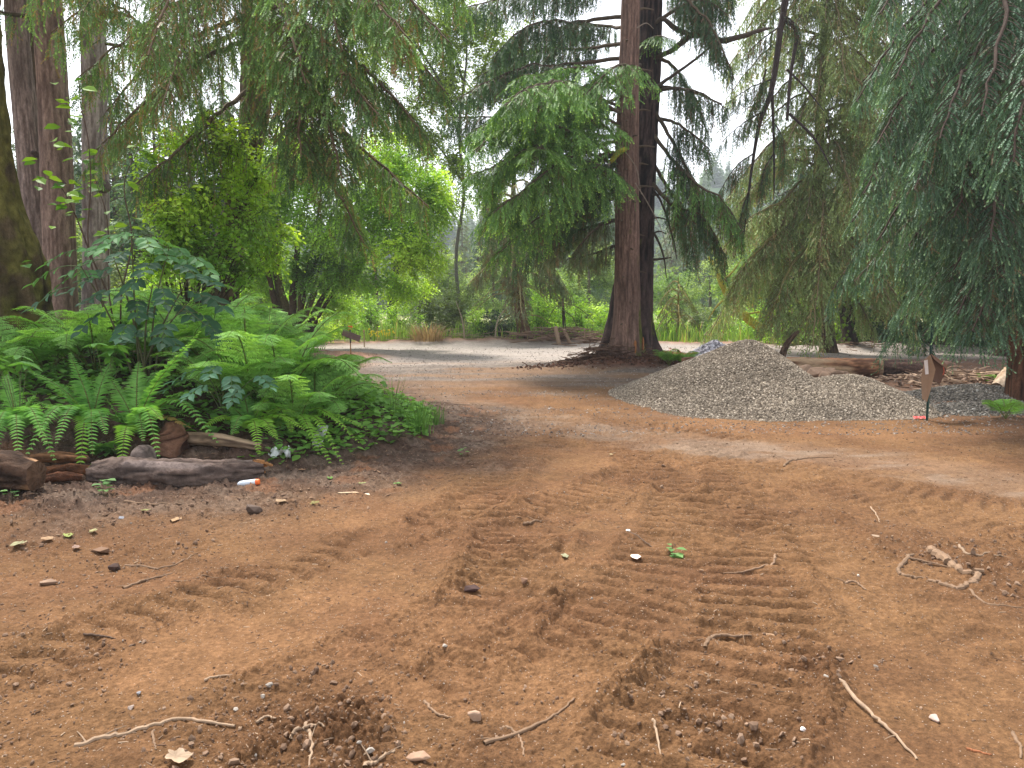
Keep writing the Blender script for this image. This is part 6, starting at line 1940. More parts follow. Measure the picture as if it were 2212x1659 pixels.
def clods():
    g = Geo()
    # crumbs of soil over the whole near ground, thicker where the soil is torn up
    N = 30000
    d = 1.9 + 9 * rng.random(N) ** 1.6
    x = rng.uniform(-.8, .8, N) * d; y = d
    h, q = ground_parts(x, y)
    dens = .05 + .5 * q['patch'] * .22 + .9 * np.clip(q['rough'], 0, 1.2) + .6 * q['fresh'] + .25 * q['duff']
    k = (rng.random(N) < dens) & (q['s'] < .4)
    x, y, h = x[k], y[k], h[k]
    rough, duff = q['rough'][k], q['duff'][k]
    m = len(x)
    size = .0018 + .004 * rng.random(m) ** 4 + .012 * rng.random(m) ** 7 * (.3 + np.clip(rough, 0, 1)) + .0005 * y
    C = lerp(C3((.14, .085, .055)), C3((.25, .165, .11)), rng.random((m, 1)))
    C = np.where((rng.random(m) < .02)[:, None], C3((.32, .28, .24)), C)
    C = lerp(C, C3((.13, .085, .06)) * (.5 + rng.random((m, 1))), duff[:, None] * .8)
    stones(g, np.c_[x, y, h + size * .25], size, C, .75)
    tag(g.build("soil_crumbs", M_STONE), kind="stuff")
    # bark chips and needles on the bare soil before the bank
    g = Geo()
    N = 5200
    x = rng.uniform(-6, 1.2, N); y = rng.uniform(4.6, 11, N)
    s = bank_in(x, y)
    k = (s > -1.5 + .8 * rng.random(N)) & (s < .5)
    x, y = x[k], y[k]; m = len(x)
    z = H(x, y)
    a = rng.random(m) * 6.28
    D = norm(np.c_[np.cos(a), np.sin(a), .25 * (rng.random(m) - .4)])
    nr = norm(UP + (rng.random((m, 3)) - .5) * .8); Y = norm(np.cross(nr, D)); Z = np.cross(D, Y)
    l = .012 + .05 * rng.random(m) ** 2.5; w = .003 + .007 * rng.random(m)
    C = lerp(C3((.07, .04, .03)), C3((.26, .16, .10)), rng.random((m, 1)) ** 1.5)
    g.inst(CUB, CUF, np.c_[x, y, z + .004], D * l[:, None], Y * w[:, None], Z * .003, C)
    tag(g.build("bark_chips", M_STICK), kind="stuff")


clods()


def splinters():
    g = Geo()
    N = 9000
    d = 1.9 + 8 * rng.random(N) ** 1.4
    x = rng.uniform(-.8, .8, N) * d; y = d
    k = (fbm2(x * 1.3, y * 1.3, 3, 161) + .25 * rng.random(N) > .58) & (bank_in(x, y) < .1)
    x, y = x[k], y[k]; m = len(x)
    a = rng.random(m) * 6.28
    D = norm(np.c_[np.cos(a), np.sin(a), .2 * (rng.random(m) - .5)])
    nr = norm(UP + (rng.random((m, 3)) - .5) * .6); Y = norm(np.cross(nr, D)); Z = np.cross(D, Y)
    l = .006 + .022 * rng.random(m) ** 3; w = .0008 + .0012 * rng.random(m)
    w = w + .0003 * y
    C = lerp(C3((.10, .055, .035)), C3((.42, .30, .20)), rng.random((m, 1)) ** 1.5)
    g.inst(CUB, CUF, np.c_[x, y, H(x, y) + w * .6], D * l[:, None], Y * w[:, None], Z * w[:, None], C)
    tag(g.build("wood_splinters", M_STICK), kind="stuff")


splinters()


# ------------------------------------------------------------------ logs, rocks, debris
def log_mesh(g, pts, rad, sides=28, rows=80, dark=(.05, .035, .03), light=(.18, .12, .09), amp=.1, seed=0, patch=None, patch_t=.55, ends=True):
    P = crom(pts, rows)
    T = norm(np.gradient(P, axis=0))
    A = norm(np.cross(T, UP)); B = np.cross(A, T)
    R = np.interp(np.linspace(0, 1, rows), np.linspace(0, 1, len(rad)), rad)
    a = np.arange(sides) / sides * 2 * math.pi
    ll = np.r_[0, np.cumsum(np.linalg.norm(np.diff(P, axis=0), axis=1))]
    aa, l2 = np.meshgrid(a, ll)
    ca, sa = np.cos(aa), np.sin(aa)
    f = n3(ca * 2.4 + 5, sa * 2.4, l2 * 2.6, seed) * .4 + n3(ca * 6, sa * 6 + 3, l2 * 6, seed + 1) * .35 + n3(ca * 13, sa * 13 + 3, l2 * 16, seed + 4) * .25
    rr = R[:, None] * (1 + amp * 2.6 * (f - .5) + .6 * amp * (n3(ca * 16, sa * 16, l2 * 30, seed + 2) - .5))
    V = P[:, None] + rr[..., None] * (ca[..., None] * A[:, None] + sa[..., None] * B[:, None])
    C = lerp(C3(dark), C3(light), sstep(.3, .7, f)[..., None]) * (.6 + .8 * n3(ca * 12, sa * 12, l2 * 10, seed + 3)[..., None])
    if patch is not None:
        m = sstep(patch_t, patch_t + .1, n3(ca * 1.6 + 2, sa * 1.6, l2 * 1.5, seed + 7))
        C = lerp(C, C3(patch) * (.7 + .6 * n3(ca * 9, sa * 9, l2 * 3, seed + 8)[..., None]), m[..., None])
    i = np.arange(rows - 1)[:, None] * sides; j = np.arange(sides)[None]; k = (j + 1) % sides
    F = np.stack([i + j, i + k, i + sides + k, i + sides + j], -1).reshape(-1, 4)
    g.add(V.reshape(-1, 3), F, C.reshape(-1, 3))
    if ends:
        for e, sg in ((0, -1), (rows - 1, 1)):
            Vr = V[e]; c = P[e] + T[e] * sg * .02
            rings = [Vr, lerp(c, Vr, .55) + (rng.random((sides, 3)) - .5) * .02, lerp(c, Vr, .15)]
            VV = np.vstack(rings + [c[None]])
            FF = []
            for q in range(2):
                FF += [[q * sides + u, q * sides + (u + 1) % sides, (q + 1) * sides + (u + 1) % sides, (q + 1) * sides + u] for u in range(sides)]
            col = C3((.16, .095, .06))
            g.add(VV, FF, np.repeat(col[None] * (.6 + .6 * rng.random((len(VV), 1))), 1, 0))
            g.add(VV, [[2 * sides + u, 2 * sides + (u + 1) % sides, 3 * sides] for u in range(sides)], col)
    return P


def hull_rock(name, p, size, col, lab, cat="rock", group=None, n=22, parent=None, seed=None):
    import bmesh
    bm = bmesh.new()
    v = rng.normal(size=(n, 3)); v = norm(v) * (.75 + .3 * rng.random((n, 1))) * C3(size)
    for q in v:
        bm.verts.new(q)
    res = bmesh.ops.convex_hull(bm, input=bm.verts)
    bmesh.ops.delete(bm, geom=[e for e in res['geom_interior'] if isinstance(e, bmesh.types.BMVert)], context='VERTS')
    bmesh.ops.bevel(bm, geom=bm.edges[:], offset=min(size) * .07, segments=1, affect='EDGES')
    bmesh.ops.triangulate(bm, faces=bm.faces[:])
    bm.verts.ensure_lookup_table()
    V = np.array([x.co[:] for x in bm.verts]); F = np.array([[x.index for x in f.verts] for f in bm.faces])
    bm.free()
    g = Geo()
    g.add(V, F, C3(col) * (.7 + .6 * n3(V[:, 0] * 9, V[:, 1] * 9, V[:, 2] * 9, 3)[:, None]))
    o = g.build(name, M_STONE)
    o.location = [float(c) for c in p]
    tag(o, lab, cat, group)
    return o


def logs():
    # bark log at the foot of the bank
    A, B_, Cc = on_ground(262, 1040), on_ground(420, 1042), on_ground(566, 1022)
    up = UP * .065
    r = thing("bark_log", "knotty grey-brown log at the foot of the bank, right of the rotten stump", "log", B_)
    g = Geo()
    log_mesh(g, [A + up * .9 + [-.25, .05, 0], A + up, lerp(A, B_, .5) + up * 1.15, B_ + up, Cc + up * .85], [.09, .125, .135, .115, .125, .11, .085], 36, 150, (.045, .032, .028), (.20, .145, .12), .22, 201, (.22, .17, .15), .6)
    o = g.build("bark", M_ROT, r, True)
    k = on_ground(312, 1025)
    g = Geo(); log_mesh(g, [k + [-.06, .03, .10], k + [0, 0, .16], k + [.07, -.03, .11]], [.05, .115, .06], 22, 24, (.07, .055, .05), (.23, .18, .155), .12, 205); g.build("burl", M_ROT, o, True)
    g = Geo()
    for i in range(14):
        p = Cc + [-.06 + .10 * rng.random(), -.05 + .06 * rng.random(), .06 + .10 * rng.random()]
        d = norm(np.array([-.6 - rng.random(), .4 * (rng.random() - .5), .35 * (rng.random() - .3)]))
        l = .05 + .08 * rng.random()
        Y = norm(np.cross(UP, d)); Z = np.cross(d, Y)
        g.inst(CUB, CUF, p[None], (d * l)[None], (Y * .018)[None], (Z * .012)[None], lerp(C3((.20, .08, .03)), C3((.50, .26, .11)), rng.random())[None])
    g.build("split_end", M_ROT, r)
    # rotten stump piece at the left edge
    A = on_ground(-40, 1062); B_ = on_ground(82, 1062)
    r = thing("rotten_stump", "dark crumbling stump piece with a pale broken top, at the left edge below the ferns", "stump", A)
    g = Geo(); log_mesh(g, [A + UP * .13, lerp(A, B_, .5) + UP * .15, B_ + UP * .13], [.15, .165, .12], 34, 60, (.028, .018, .014), (.13, .08, .055), .22, 211, (.42, .24, .13), .66); g.build("log", M_ROT, r, True)
    # orange rotten slab between stump and log
    r = thing("rotten_slab", "orange-brown rotten wood slab between the stump piece and the bark log", "log", on_ground(140, 1045))
    for u0, v0, u1, v1, rr, cl in ((85, 1032, 205, 1030, .06, (.20, .085, .04)), (70, 1012, 190, 1005, .045, (.28, .14, .07)), (100, 1048, 180, 1045, .04, (.13, .055, .03))):
        a, b = on_ground(u0, v0), on_ground(u1, v1)
        g = Geo(); log_mesh(g, [a + UP * .05, lerp(a, b, .5) + UP * .065, b + UP * .05], [rr * .8, rr, rr * .6], 16, 50, C3(cl) * .3, cl, .3, int(u0), C3(cl) * 1.5, .6); g.build("splinter", M_ROT, r, True)
    # thin split log above
    a, b = bankp(378, 6.9, .06), on_ground(565, 1000) + UP * .05
    r = thing("split_log", "thin weathered split log sloping down to the right behind the bark log", "log", lerp(a, b, .5))
    g = Geo(); log_mesh(g, [a, lerp(a, b, .5) + UP * .03, b], [.06, .055, .035], 18, 90, (.07, .045, .03), (.36, .25, .16), .2, 221, (.42, .30, .20), .55); g.build("log", M_WOOD, r, True)
    # rotten upright heap of wood beside it
    p = bankp(355, 6.8, .04)
    r = thing("rotten_chunk", "crumbly red-brown lump of rotten wood between the large sword fern and the split log", "stump", p)
    g = Geo(); log_mesh(g, [p - UP * .06, p + UP * .08 + [.03, 0, 0], p + UP * .2 + [.02, .02, 0]], [.17, .14, .06], 28, 40, (.05, .025, .018), (.21, .11, .07), .22, 231, (.15, .13, .05), .66); g.build("lump", M_ROT, r, True)
    # the long log across the right side
    d = 15.4
    zc = W(1800, 790, d)[2] * 0
    A, B_ = W(1600, 790, d + .5), W(1897, 788, d); Cc = W(2060, 790, d - .2)
    for q in (A, B_, Cc): q[2] = gz(q[0], q[1]) + .18
    r = thing("fallen_log", "long debarked log lying across the view behind the gravel pile, orange-brown with a cut groove", "log", lerp(A, Cc, .5))
    g = Geo(); log_mesh(g, [A, lerp(A, B_, .5), B_], [.17, .19, .185], 40, 160, (.10, .045, .025), (.34, .17, .09), .10, 241, (.42, .29, .18), .55); g.build("bare_wood", M_WOOD, r, True)
    g = Geo(); log_mesh(g, [B_ + (Cc - B_) * .03, lerp(B_, Cc, .5), Cc], [.185, .185, .17], 40, 110, (.035, .022, .02), (.14, .085, .065), .09, 251, (.50, .38, .28), .60); g.build("barked_end", M_ROT, r, True)
    g = Geo(); log_mesh(g, [B_ - (Cc - B_) * .01, B_ + (Cc - B_) * .035], [.205, .20], 40, 8, (.22, .13, .08), (.40, .28, .18), .05, 255); g.build("groove_rim", M_WOOD, r, True)
    # rocks in front of it
    for (u, v, dd, sz, lab) in ((1738, 800, 14.5, (.30, .24, .20), "large flat brown boulder leaning on the fallen log, leftmost of the rock cluster"), (1762, 806, 14.0, (.22, .2, .17), "dark-faced brown boulder in the middle of the rock cluster by the log"), (1788, 806, 14.2, (.24, .18, .16), "pointed tan boulder behind the front rocks of the cluster"),
                                (1782, 818, 13.7, (.16, .14, .11), "small tan rock half buried at the crest of the gravel pile"), (1812, 812, 13.9, (.24, .14, .12), "low wedge-shaped rock, right of the pointed boulder"), (1830, 818, 13.8, (.12, .1, .08), "smallest rock at the right end of the cluster")):
        p = np.array([W(u, v, dd)[0], dd, 0]); p[2] = gz(p[0], p[1]) + sz[2] * .55
        hull_rock("boulder", p, sz, (.25, .165, .115), lab, "rock", "boulders by the fallen log")
    # stump and split wood behind the spruce foot
    p = np.array([W(1510, 782, 15.5)[0], 15.5, 0]); p[2] = gz(p[0], p[1])
    r = thing("log_stub", "short thick brown log lying between the spruce foot and the gravel pile", "log", p)
    g = Geo(); log_mesh(g, [p + [-.30, .15, .17], p + [.1, .0, .19], p + [.55, -.15, .2]], [.17, .19, .16], 28, 50, (.06, .03, .02), (.26, .13, .07), .14, 261, (.40, .25, .14), .6); g.build("log", M_WOOD, r, True)
    # pale log end on the right
    p = np.array([W(2165, 815, 12.6)[0], 12.6, 0]); p[2] = gz(p[0], p[1]) + .12
    r = thing("pale_log", "pale bare log end resting in the splintered wood, left of the reddish trunk", "log", p)
    g = Geo(); log_mesh(g, [p + [-.16, -.12, 0], p + [.1, .15, .10], p + [.5, .6, .22]], [.09, .10, .10], 22, 50, (.28, .18, .11), (.50, .38, .27), .1, 271); g.build("log", M_WOOD, r, True)
    # leaning broken snag behind the pile's right shoulder
    a, b = on_ground(1695, 768), W(1712, 715, 20.3)
    a = np.array([W(1688, 757, 20.6)[0], 20.6, 0]); a[2] = gz(a[0], a[1])
    r = thing("leaning_stub", "broken leaning trunk stub beyond the road, right of the gravel pile's crest", "log", a)
    g = Geo(); log_mesh(g, [a, lerp(a, b, .5), b + [.15, 0, 0]], [.10, .08, .05], 16, 30, (.05, .03, .02), (.2, .13, .09), .15, 281); g.build("log", M_WOOD, r, True)


logs()


def stick_bundle(g, c, r, N, L, rad, cols, zmax=.3, flatz=.35, sides=5):
    for _ in range(N):
        p = c + np.array([rng.normal() * r[0], rng.normal() * r[1], 0]) * .55
        e = np.exp(-((p[0] - c[0]) / r[0]) ** 2 - ((p[1] - c[1]) / r[1]) ** 2)
        p[2] = gz(p[0], p[1]) + zmax * e * rng.random()
        az = rng.random() * 6.28
        d = np.array([math.cos(az), math.sin(az), flatz * (rng.random() - .45)])
        l = L * (.3 + .9 * rng.random())
        b = (rng.random(3) - .5) * .35 * l
        P = crom([p - d * l * .5, p + b * [1, 1, .4], p + d * l * .5], 9)
        P[:, 2] = np.maximum(P[:, 2], gz(p[0], p[1]) + .005)
        rr = rad * (.35 + .9 * rng.random())
        tubes(g, P[None], (rr * np.linspace(1, .5, 9))[None], sides, lerp(C3(cols[0]), C3(cols[1]), rng.random()))


def debris():
    c = np.array([W(1215, 745, 26.8)[0], 26.8, 0])
    g = Geo(); stick_bundle(g, c, (1.7, .6), 130, 1.3, .022, ((.16, .10, .07), (.38, .26, .19)), .5)
    tag(g.build("brush_heap", M_STICK), "heap of torn branches beyond the gravel, left of the pair of spruces", "brush heap")
    c = np.array([W(1000, 742, 27.3)[0], 27.3, 0])
    g = Geo(); stick_bundle(g, c, (2.0, .4), 60, 1.1, .015, ((.2, .15, .1), (.42, .36, .22)), .3)
    tag(g.build("cut_branches", M_STICK), "scatter of cut branches left of the curved brown trunk", "brush heap")
    # posts standing in it
    for (u, v0, v1, d, du, lab) in ((1208, 752, 706, 26.0, -8, "thick broken upright post in the brush heap"), (1232, 744, 712, 26.2, -14, "short slanting broken post right of the thick one in the brush heap"), (1263, 740, 709, 26.4, 0, "thin pale upright stake at the right end of the brush heap")):
        a = W(u, v0, d); a[2] = gz(a[0], d) - .02; b = W(u + du, v1, d)
        g = Geo(); tube(g, [a, lerp(a, b, .5), b], [.075, .07, .065] if u == 1208 else ([.06, .055, .05] if u == 1232 else [.028, .026, .024]), 9, (.36, .25, .18), 10, wob=.15)
        tag(g.build("broken_post", M_STICK), lab, "post", "broken posts in the brush heap")
    # pale curved bare stems left of the curved trunk
    for s, lab in (([(1070, 742), (1073, 700), (1084, 676), (1100, 660)], "pale bare sapling stem curving right, left of the curved brown trunk"), ([(1004, 735), (998, 690), (985, 650)], "thin pale bare stem rising from the pale bush")):
        P = [W(u, v, 27.2) for u, v in s]; P[0][2] = gz(P[0][0], 27.2)
        g = Geo(); tube(g, P, [.035, .028, .02, .012], 7, (.38, .32, .25), 20, wob=.15)
        tag(g.build("bare_stem", M_STICK), lab, "stem")
    # roots and sticks heaped round the spruce feet
    c = np.array([TREE_XY[0] - .1, TREE_XY[1] - .55, 0])
    g = Geo()
    stick_bundle(g, c, (1.5, .45), 120, .55, .011, ((.06, .032, .022), (.22, .13, .09)), .22, .5)
    stick_bundle(g, c + [-.7, .1, 0], (.8, .3), 50, .5, .013, ((.10, .055, .035), (.28, .17, .12)), .3, .6)
    stick_bundle(g, c + [-.55, .25, 0], (.7, .3), 70, .6, .012, ((.09, .05, .035), (.26, .16, .11)), .55, .7)
    m = 1500
    x = c[0] + rng.normal(size=m) * .85; y = c[1] + rng.normal(size=m) * .28
    stones(g, np.c_[x, y, H(x, y) + .01], .012 + .04 * rng.random(m) ** 2, lerp(C3((.05, .026, .018)), C3((.17, .085, .055)), rng.random((m, 1))))
    tag(g.build("root_debris", M_ROT), kind="stuff")
    # splintered wood on the right
    c = np.array([W(2105, 810, 14.0)[0], 14.0, 0])
    g = Geo()
    stick_bundle(g, c, (1.3, 1.3), 190, .6, .016, ((.13, .08, .055), (.44, .31, .21)), .35, .5)
    m = 700
    x = c[0] + rng.normal(size=m) * 1.1; y = c[1] + rng.normal(size=m) * 1.0
    a = rng.random(m) * 6.28
    D = norm(np.c_[np.cos(a), np.sin(a), .5 * (rng.random(m) - .5)]); nr = norm(UP + (rng.random((m, 3)) - .5)); Y = norm(np.cross(nr, D)); Z = np.cross(D, Y)
    l = .04 + .14 * rng.random(m)
    zz = H(x, y) + .25 * np.exp(-((x - c[0]) / 1.3) ** 2 - ((y - c[1]) / 1.3) ** 2) * rng.random(m)
    g.inst(CUB, CUF, np.c_[x, y, zz + .02], D * l[:, None], Y * (.015 + .03 * rng.random((m, 1))), Z * .01, lerp(C3((.12, .07, .05)), C3((.50, .35, .24)), rng.random((m, 1)) ** 1.3))
    tag(g.build("splintered_wood", M_STICK), kind="stuff")
    c = np.array([W(1455, 760, 19.5)[0], 19.5, 0])
    g = Geo(); stick_bundle(g, c, (.8, .5), 60, .7, .035, ((.22, .09, .045), (.48, .25, .13)), .3, .4)
    tag(g.build("split_wood_heap", M_STICK), "heap of orange split wood just right of the mossy spruce foot", "wood heap")
    # scrub soil strip sticks along far edge right
    c = np.array([W(1820, 772, 23.6)[0], 23.6, 0])
    g = Geo(); stick_bundle(g, c, (3.2, .35), 70, .8, .012, ((.12, .07, .05), (.3, .2, .14)), .12, .3)
    tag(g.build("roadside_twigs", M_STICK), kind="stuff")


debris()


def box(g, c, X, Y, Z, col):
    V = np.array([[-1, -1, -1], [1, -1, -1], [1, 1, -1], [-1, 1, -1], [-1, -1, 1], [1, -1, 1], [1, 1, 1], [-1, 1, 1]], float)
    V = C3(c) + V[:, :1] * C3(X) + V[:, 1:2] * C3(Y) + V[:, 2:] * C3(Z)
    g.add(V, [[0, 3, 2, 1], [4, 5, 6, 7], [0, 1, 5, 4], [1, 2, 6, 5], [2, 3, 7, 6], [3, 0, 4, 7]], col)


def stakes():
    # green post with the torn cardboard
    p = on_ground(2002, 908)
    d = p[1]
    r = thing("green_stake", "green metal stake holding a flapping brown cardboard sheet, right of the gravel pile", "stake", p)
    top = W(2000, 688, d)
    g = Geo()
    h = top[2] - p[2]
    box(g, p + [0, 0, h / 2 - .04], (.014, 0, 0), (0, .004, 0), (0, 0, h / 2 + .04), C3((.015, .045, .035)))
    box(g, p + [0, -.013, h / 2 - .04], (.004, 0, 0), (0, .012, 0), (0, 0, h / 2 + .04), C3((.015, .045, .035)))
    for i in range(16):
        box(g, p + [0, -.03, .10 + i * .068], (.009, 0, 0), (0, .007, 0), (0, 0, .006), C3((.02, .055, .04)))
    g.build("post", M_PAINT, r)

    def sheet(name, uvs, ds, col, th=.006):
        g = Geo()
        P = np.array([W(u, v, d + e) for (u, v), e in zip(uvs, ds)])
        n = norm(np.cross(P[1] - P[0], P[-1] - P[0]))
        m = len(P)
        V = np.vstack([P, P + n * th])
        g.add(V, np.array([[0, i, i + 1] for i in range(1, m - 1)] + [[m, m + i + 1, m + i] for i in range(1, m - 1)]), C3(col))
        g.add(V, np.array([[i, m + i, m + (i + 1) % m, (i + 1) % m] for i in range(m)]), C3(col) * .6)
        return g.build(name, M_CARD, r)
    sheet("cardboard_front", [(2010, 766), (2021, 798), (2011, 840), (2003, 868), (1992, 862), (1990, 815), (1999, 775)], [-.04, -.07, -.05, -.03, -.05, -.06, -.05], (.31, .20, .13))
    sheet("cardboard_back", [(2011, 765), (2047, 790), (2044, 800), (2031, 829), (2016, 822)], [-.02, .10, .11, .08, .0], (.14, .075, .05))
    sheet("cardboard_fold", [(2011, 764), (2047, 788), (2045, 797), (2018, 776)], [-.045, .07, .06, -.05], (.27, .15, .10))
    sheet("white_paper", [(1996, 779), (2004, 777), (2006, 808), (1999, 809)], [-.085, -.09, -.09, -.085], (.72, .66, .64), .002)
    g = Geo(); tube(g, [W(2038, 793, d + .02), W(2039, 803, d + .03), W(2037, 810, d + .03)], .006, 5, (.55, .10, .05)); g.build("red_mark", M_PAINT, r)
    # red ribbon on the ground
    q = on_ground(1986, 907)
    g = Geo()
    n = 14
    t = np.linspace(0, 1, n)
    for off in (0, .02):
        P = np.c_[q[0] - .06 + .15 * t, q[1] + .012 * np.sin(t * 9) + off, np.full(n, q[2]) + .012 + .018 * np.abs(np.sin(t * 7 + off * 60))]
        V = np.vstack([P, P + [0, .028, .012]])
        g.add(V, [[i, i + 1, n + i + 1, n + i] for i in range(n - 1)], C3((.75, .03, .03)))
    tag(g.build("red_ribbon", M_PAINT), "crumpled bright red plastic ribbon on the soil at the foot of the green stake", "ribbon")
    # far stake with orange top and tilted board
    q = on_ground(758, 768)
    d = q[1]
    r = thing("survey_stake", "dark thin stake with an orange top and a tilted brown board", "stake", q)
    top = W(756, 708, d)
    g = Geo(); tube(g, [q - UP * .05, lerp(q, top, .45)], .016, 6, (.33, .19, .09)); g.build("lower_stake", M_STICK, r)
    g = Geo(); tube(g, [lerp(q, top, .45), top], .02, 6, (.03, .028, .03)); g.build("upper_stake", M_PAINT, r)
    g = Geo(); box(g, top + [.012, -.01, .0], (.05, 0, 0), (0, .03, 0), (0, 0, .045), C3((.85, .16, .03))); g.build("orange_flag", M_PAINT, r)
    g = Geo(); c = W(759, 725, d - .05); box(g, c, (.22, 0, -.085), (0, .012, 0), (.025, 0, .075), C3((.16, .11, .10))); g.build("board", M_WOOD, r)
    q = np.array([W(787, 750, 25.3)[0], 25.3, 0]); q[2] = gz(q[0], q[1])
    r = thing("survey_stake", "short bare wooden stake right of the tilted brown board", "stake", q)
    g = Geo(); tube(g, [q - UP * .05, q + UP * .52], .018, 6, (.36, .25, .17)); g.build("stake", M_STICK, r)
    g = Geo(); box(g, q + UP * .53, (.022, 0, 0), (0, .022, 0), (0, 0, .03), C3((.5, .22, .16))); g.build("painted_tip", M_PAINT, r)
    # small pale peg near the spruce foot
    q = on_ground(1496, 822)
    g = Geo(); tube(g, [q - UP * .03, q + UP * .13], .014, 6, (.55, .40, .28)); tag(g.build("peg", M_STICK), "small pale wooden peg in the gravel between the spruce foot and the pile", "peg")
    q = on_ground(2170, 902)
    # white tube with orange cap
    a, b = on_ground(514, 1052), on_ground(553, 1048)
    r = thing("marking_paint_tube", "white plastic tube with an orange tip lying in front of the bark log", "tube", lerp(a, b, .5))
    g = Geo(); tube(g, [a + UP * .022, lerp(a, b, .2) + UP * .026, lerp(a, b, .9) + UP * .026, b + UP * .026], [.010, .022, .025, .025], 14, (.66, .72, .80), 14); g.build("tube_body", M_PAINT, r)
    e = norm(b - a)
    g = Geo(); tube(g, [b + UP * .026, b + e * .028 + UP * .026], [.026, .022], 14, (.85, .16, .03), 5); g.build("orange_cap", M_PAINT, r)
    # crumpled white scraps
    for (u, v, s, up, lab) in ((604, 992, .09, .03, "crumpled white plastic scrap on the ground behind the right end of the bark log"), (692, 972, .11, .10, "torn white plastic scrap caught in the bright sword fern")):
        p = on_ground(u, v) + UP * up
        g = Geo()
        n = 12
        x, y = np.meshgrid(np.linspace(-1, 1, n), np.linspace(-1, 1, n))
        z = (n2(x * 2.3 + u, y * 2.3, 9) - .5) * 1.3 + (n2(x * 5, y * 5 + u, 10) - .5) * .6
        V = np.c_[x.ravel() * s, y.ravel() * s * .5, z.ravel() * s + .02]
        if u == 692: V = np.c_[x.ravel() * s * .45 + y.ravel() * s * .3, z.ravel() * s * .6, y.ravel() * s * .9]
        i = np.arange(n - 1)[:, None] * n; j = np.arange(n - 1)[None]
        F = np.stack([i + j, i + j + 1, i + n + j + 1, i + n + j], -1).reshape(-1, 4)
        V = V + p
        g.add(V, F, C3((.66, .68, .68)))
        g.add(V - [0, .0, .003], F[:, ::-1], C3((.66, .68, .68)))
        tag(g.build("plastic_scrap", M_PAINT, None, True), lab, "litter")
    # grey pipe behind the ferns
    a, b = bankp(538, 12.6, .22), bankp(606, 12.0, .10)
    g = Geo(); tube(g, [a, lerp(a, b, .5), b], .05, 12, (.30, .33, .36), 14); tag(g.build("grey_pipe", M_PAINT), "grey plastic pipe lying half hidden behind the ferns on the bank", "pipe")


stakes()


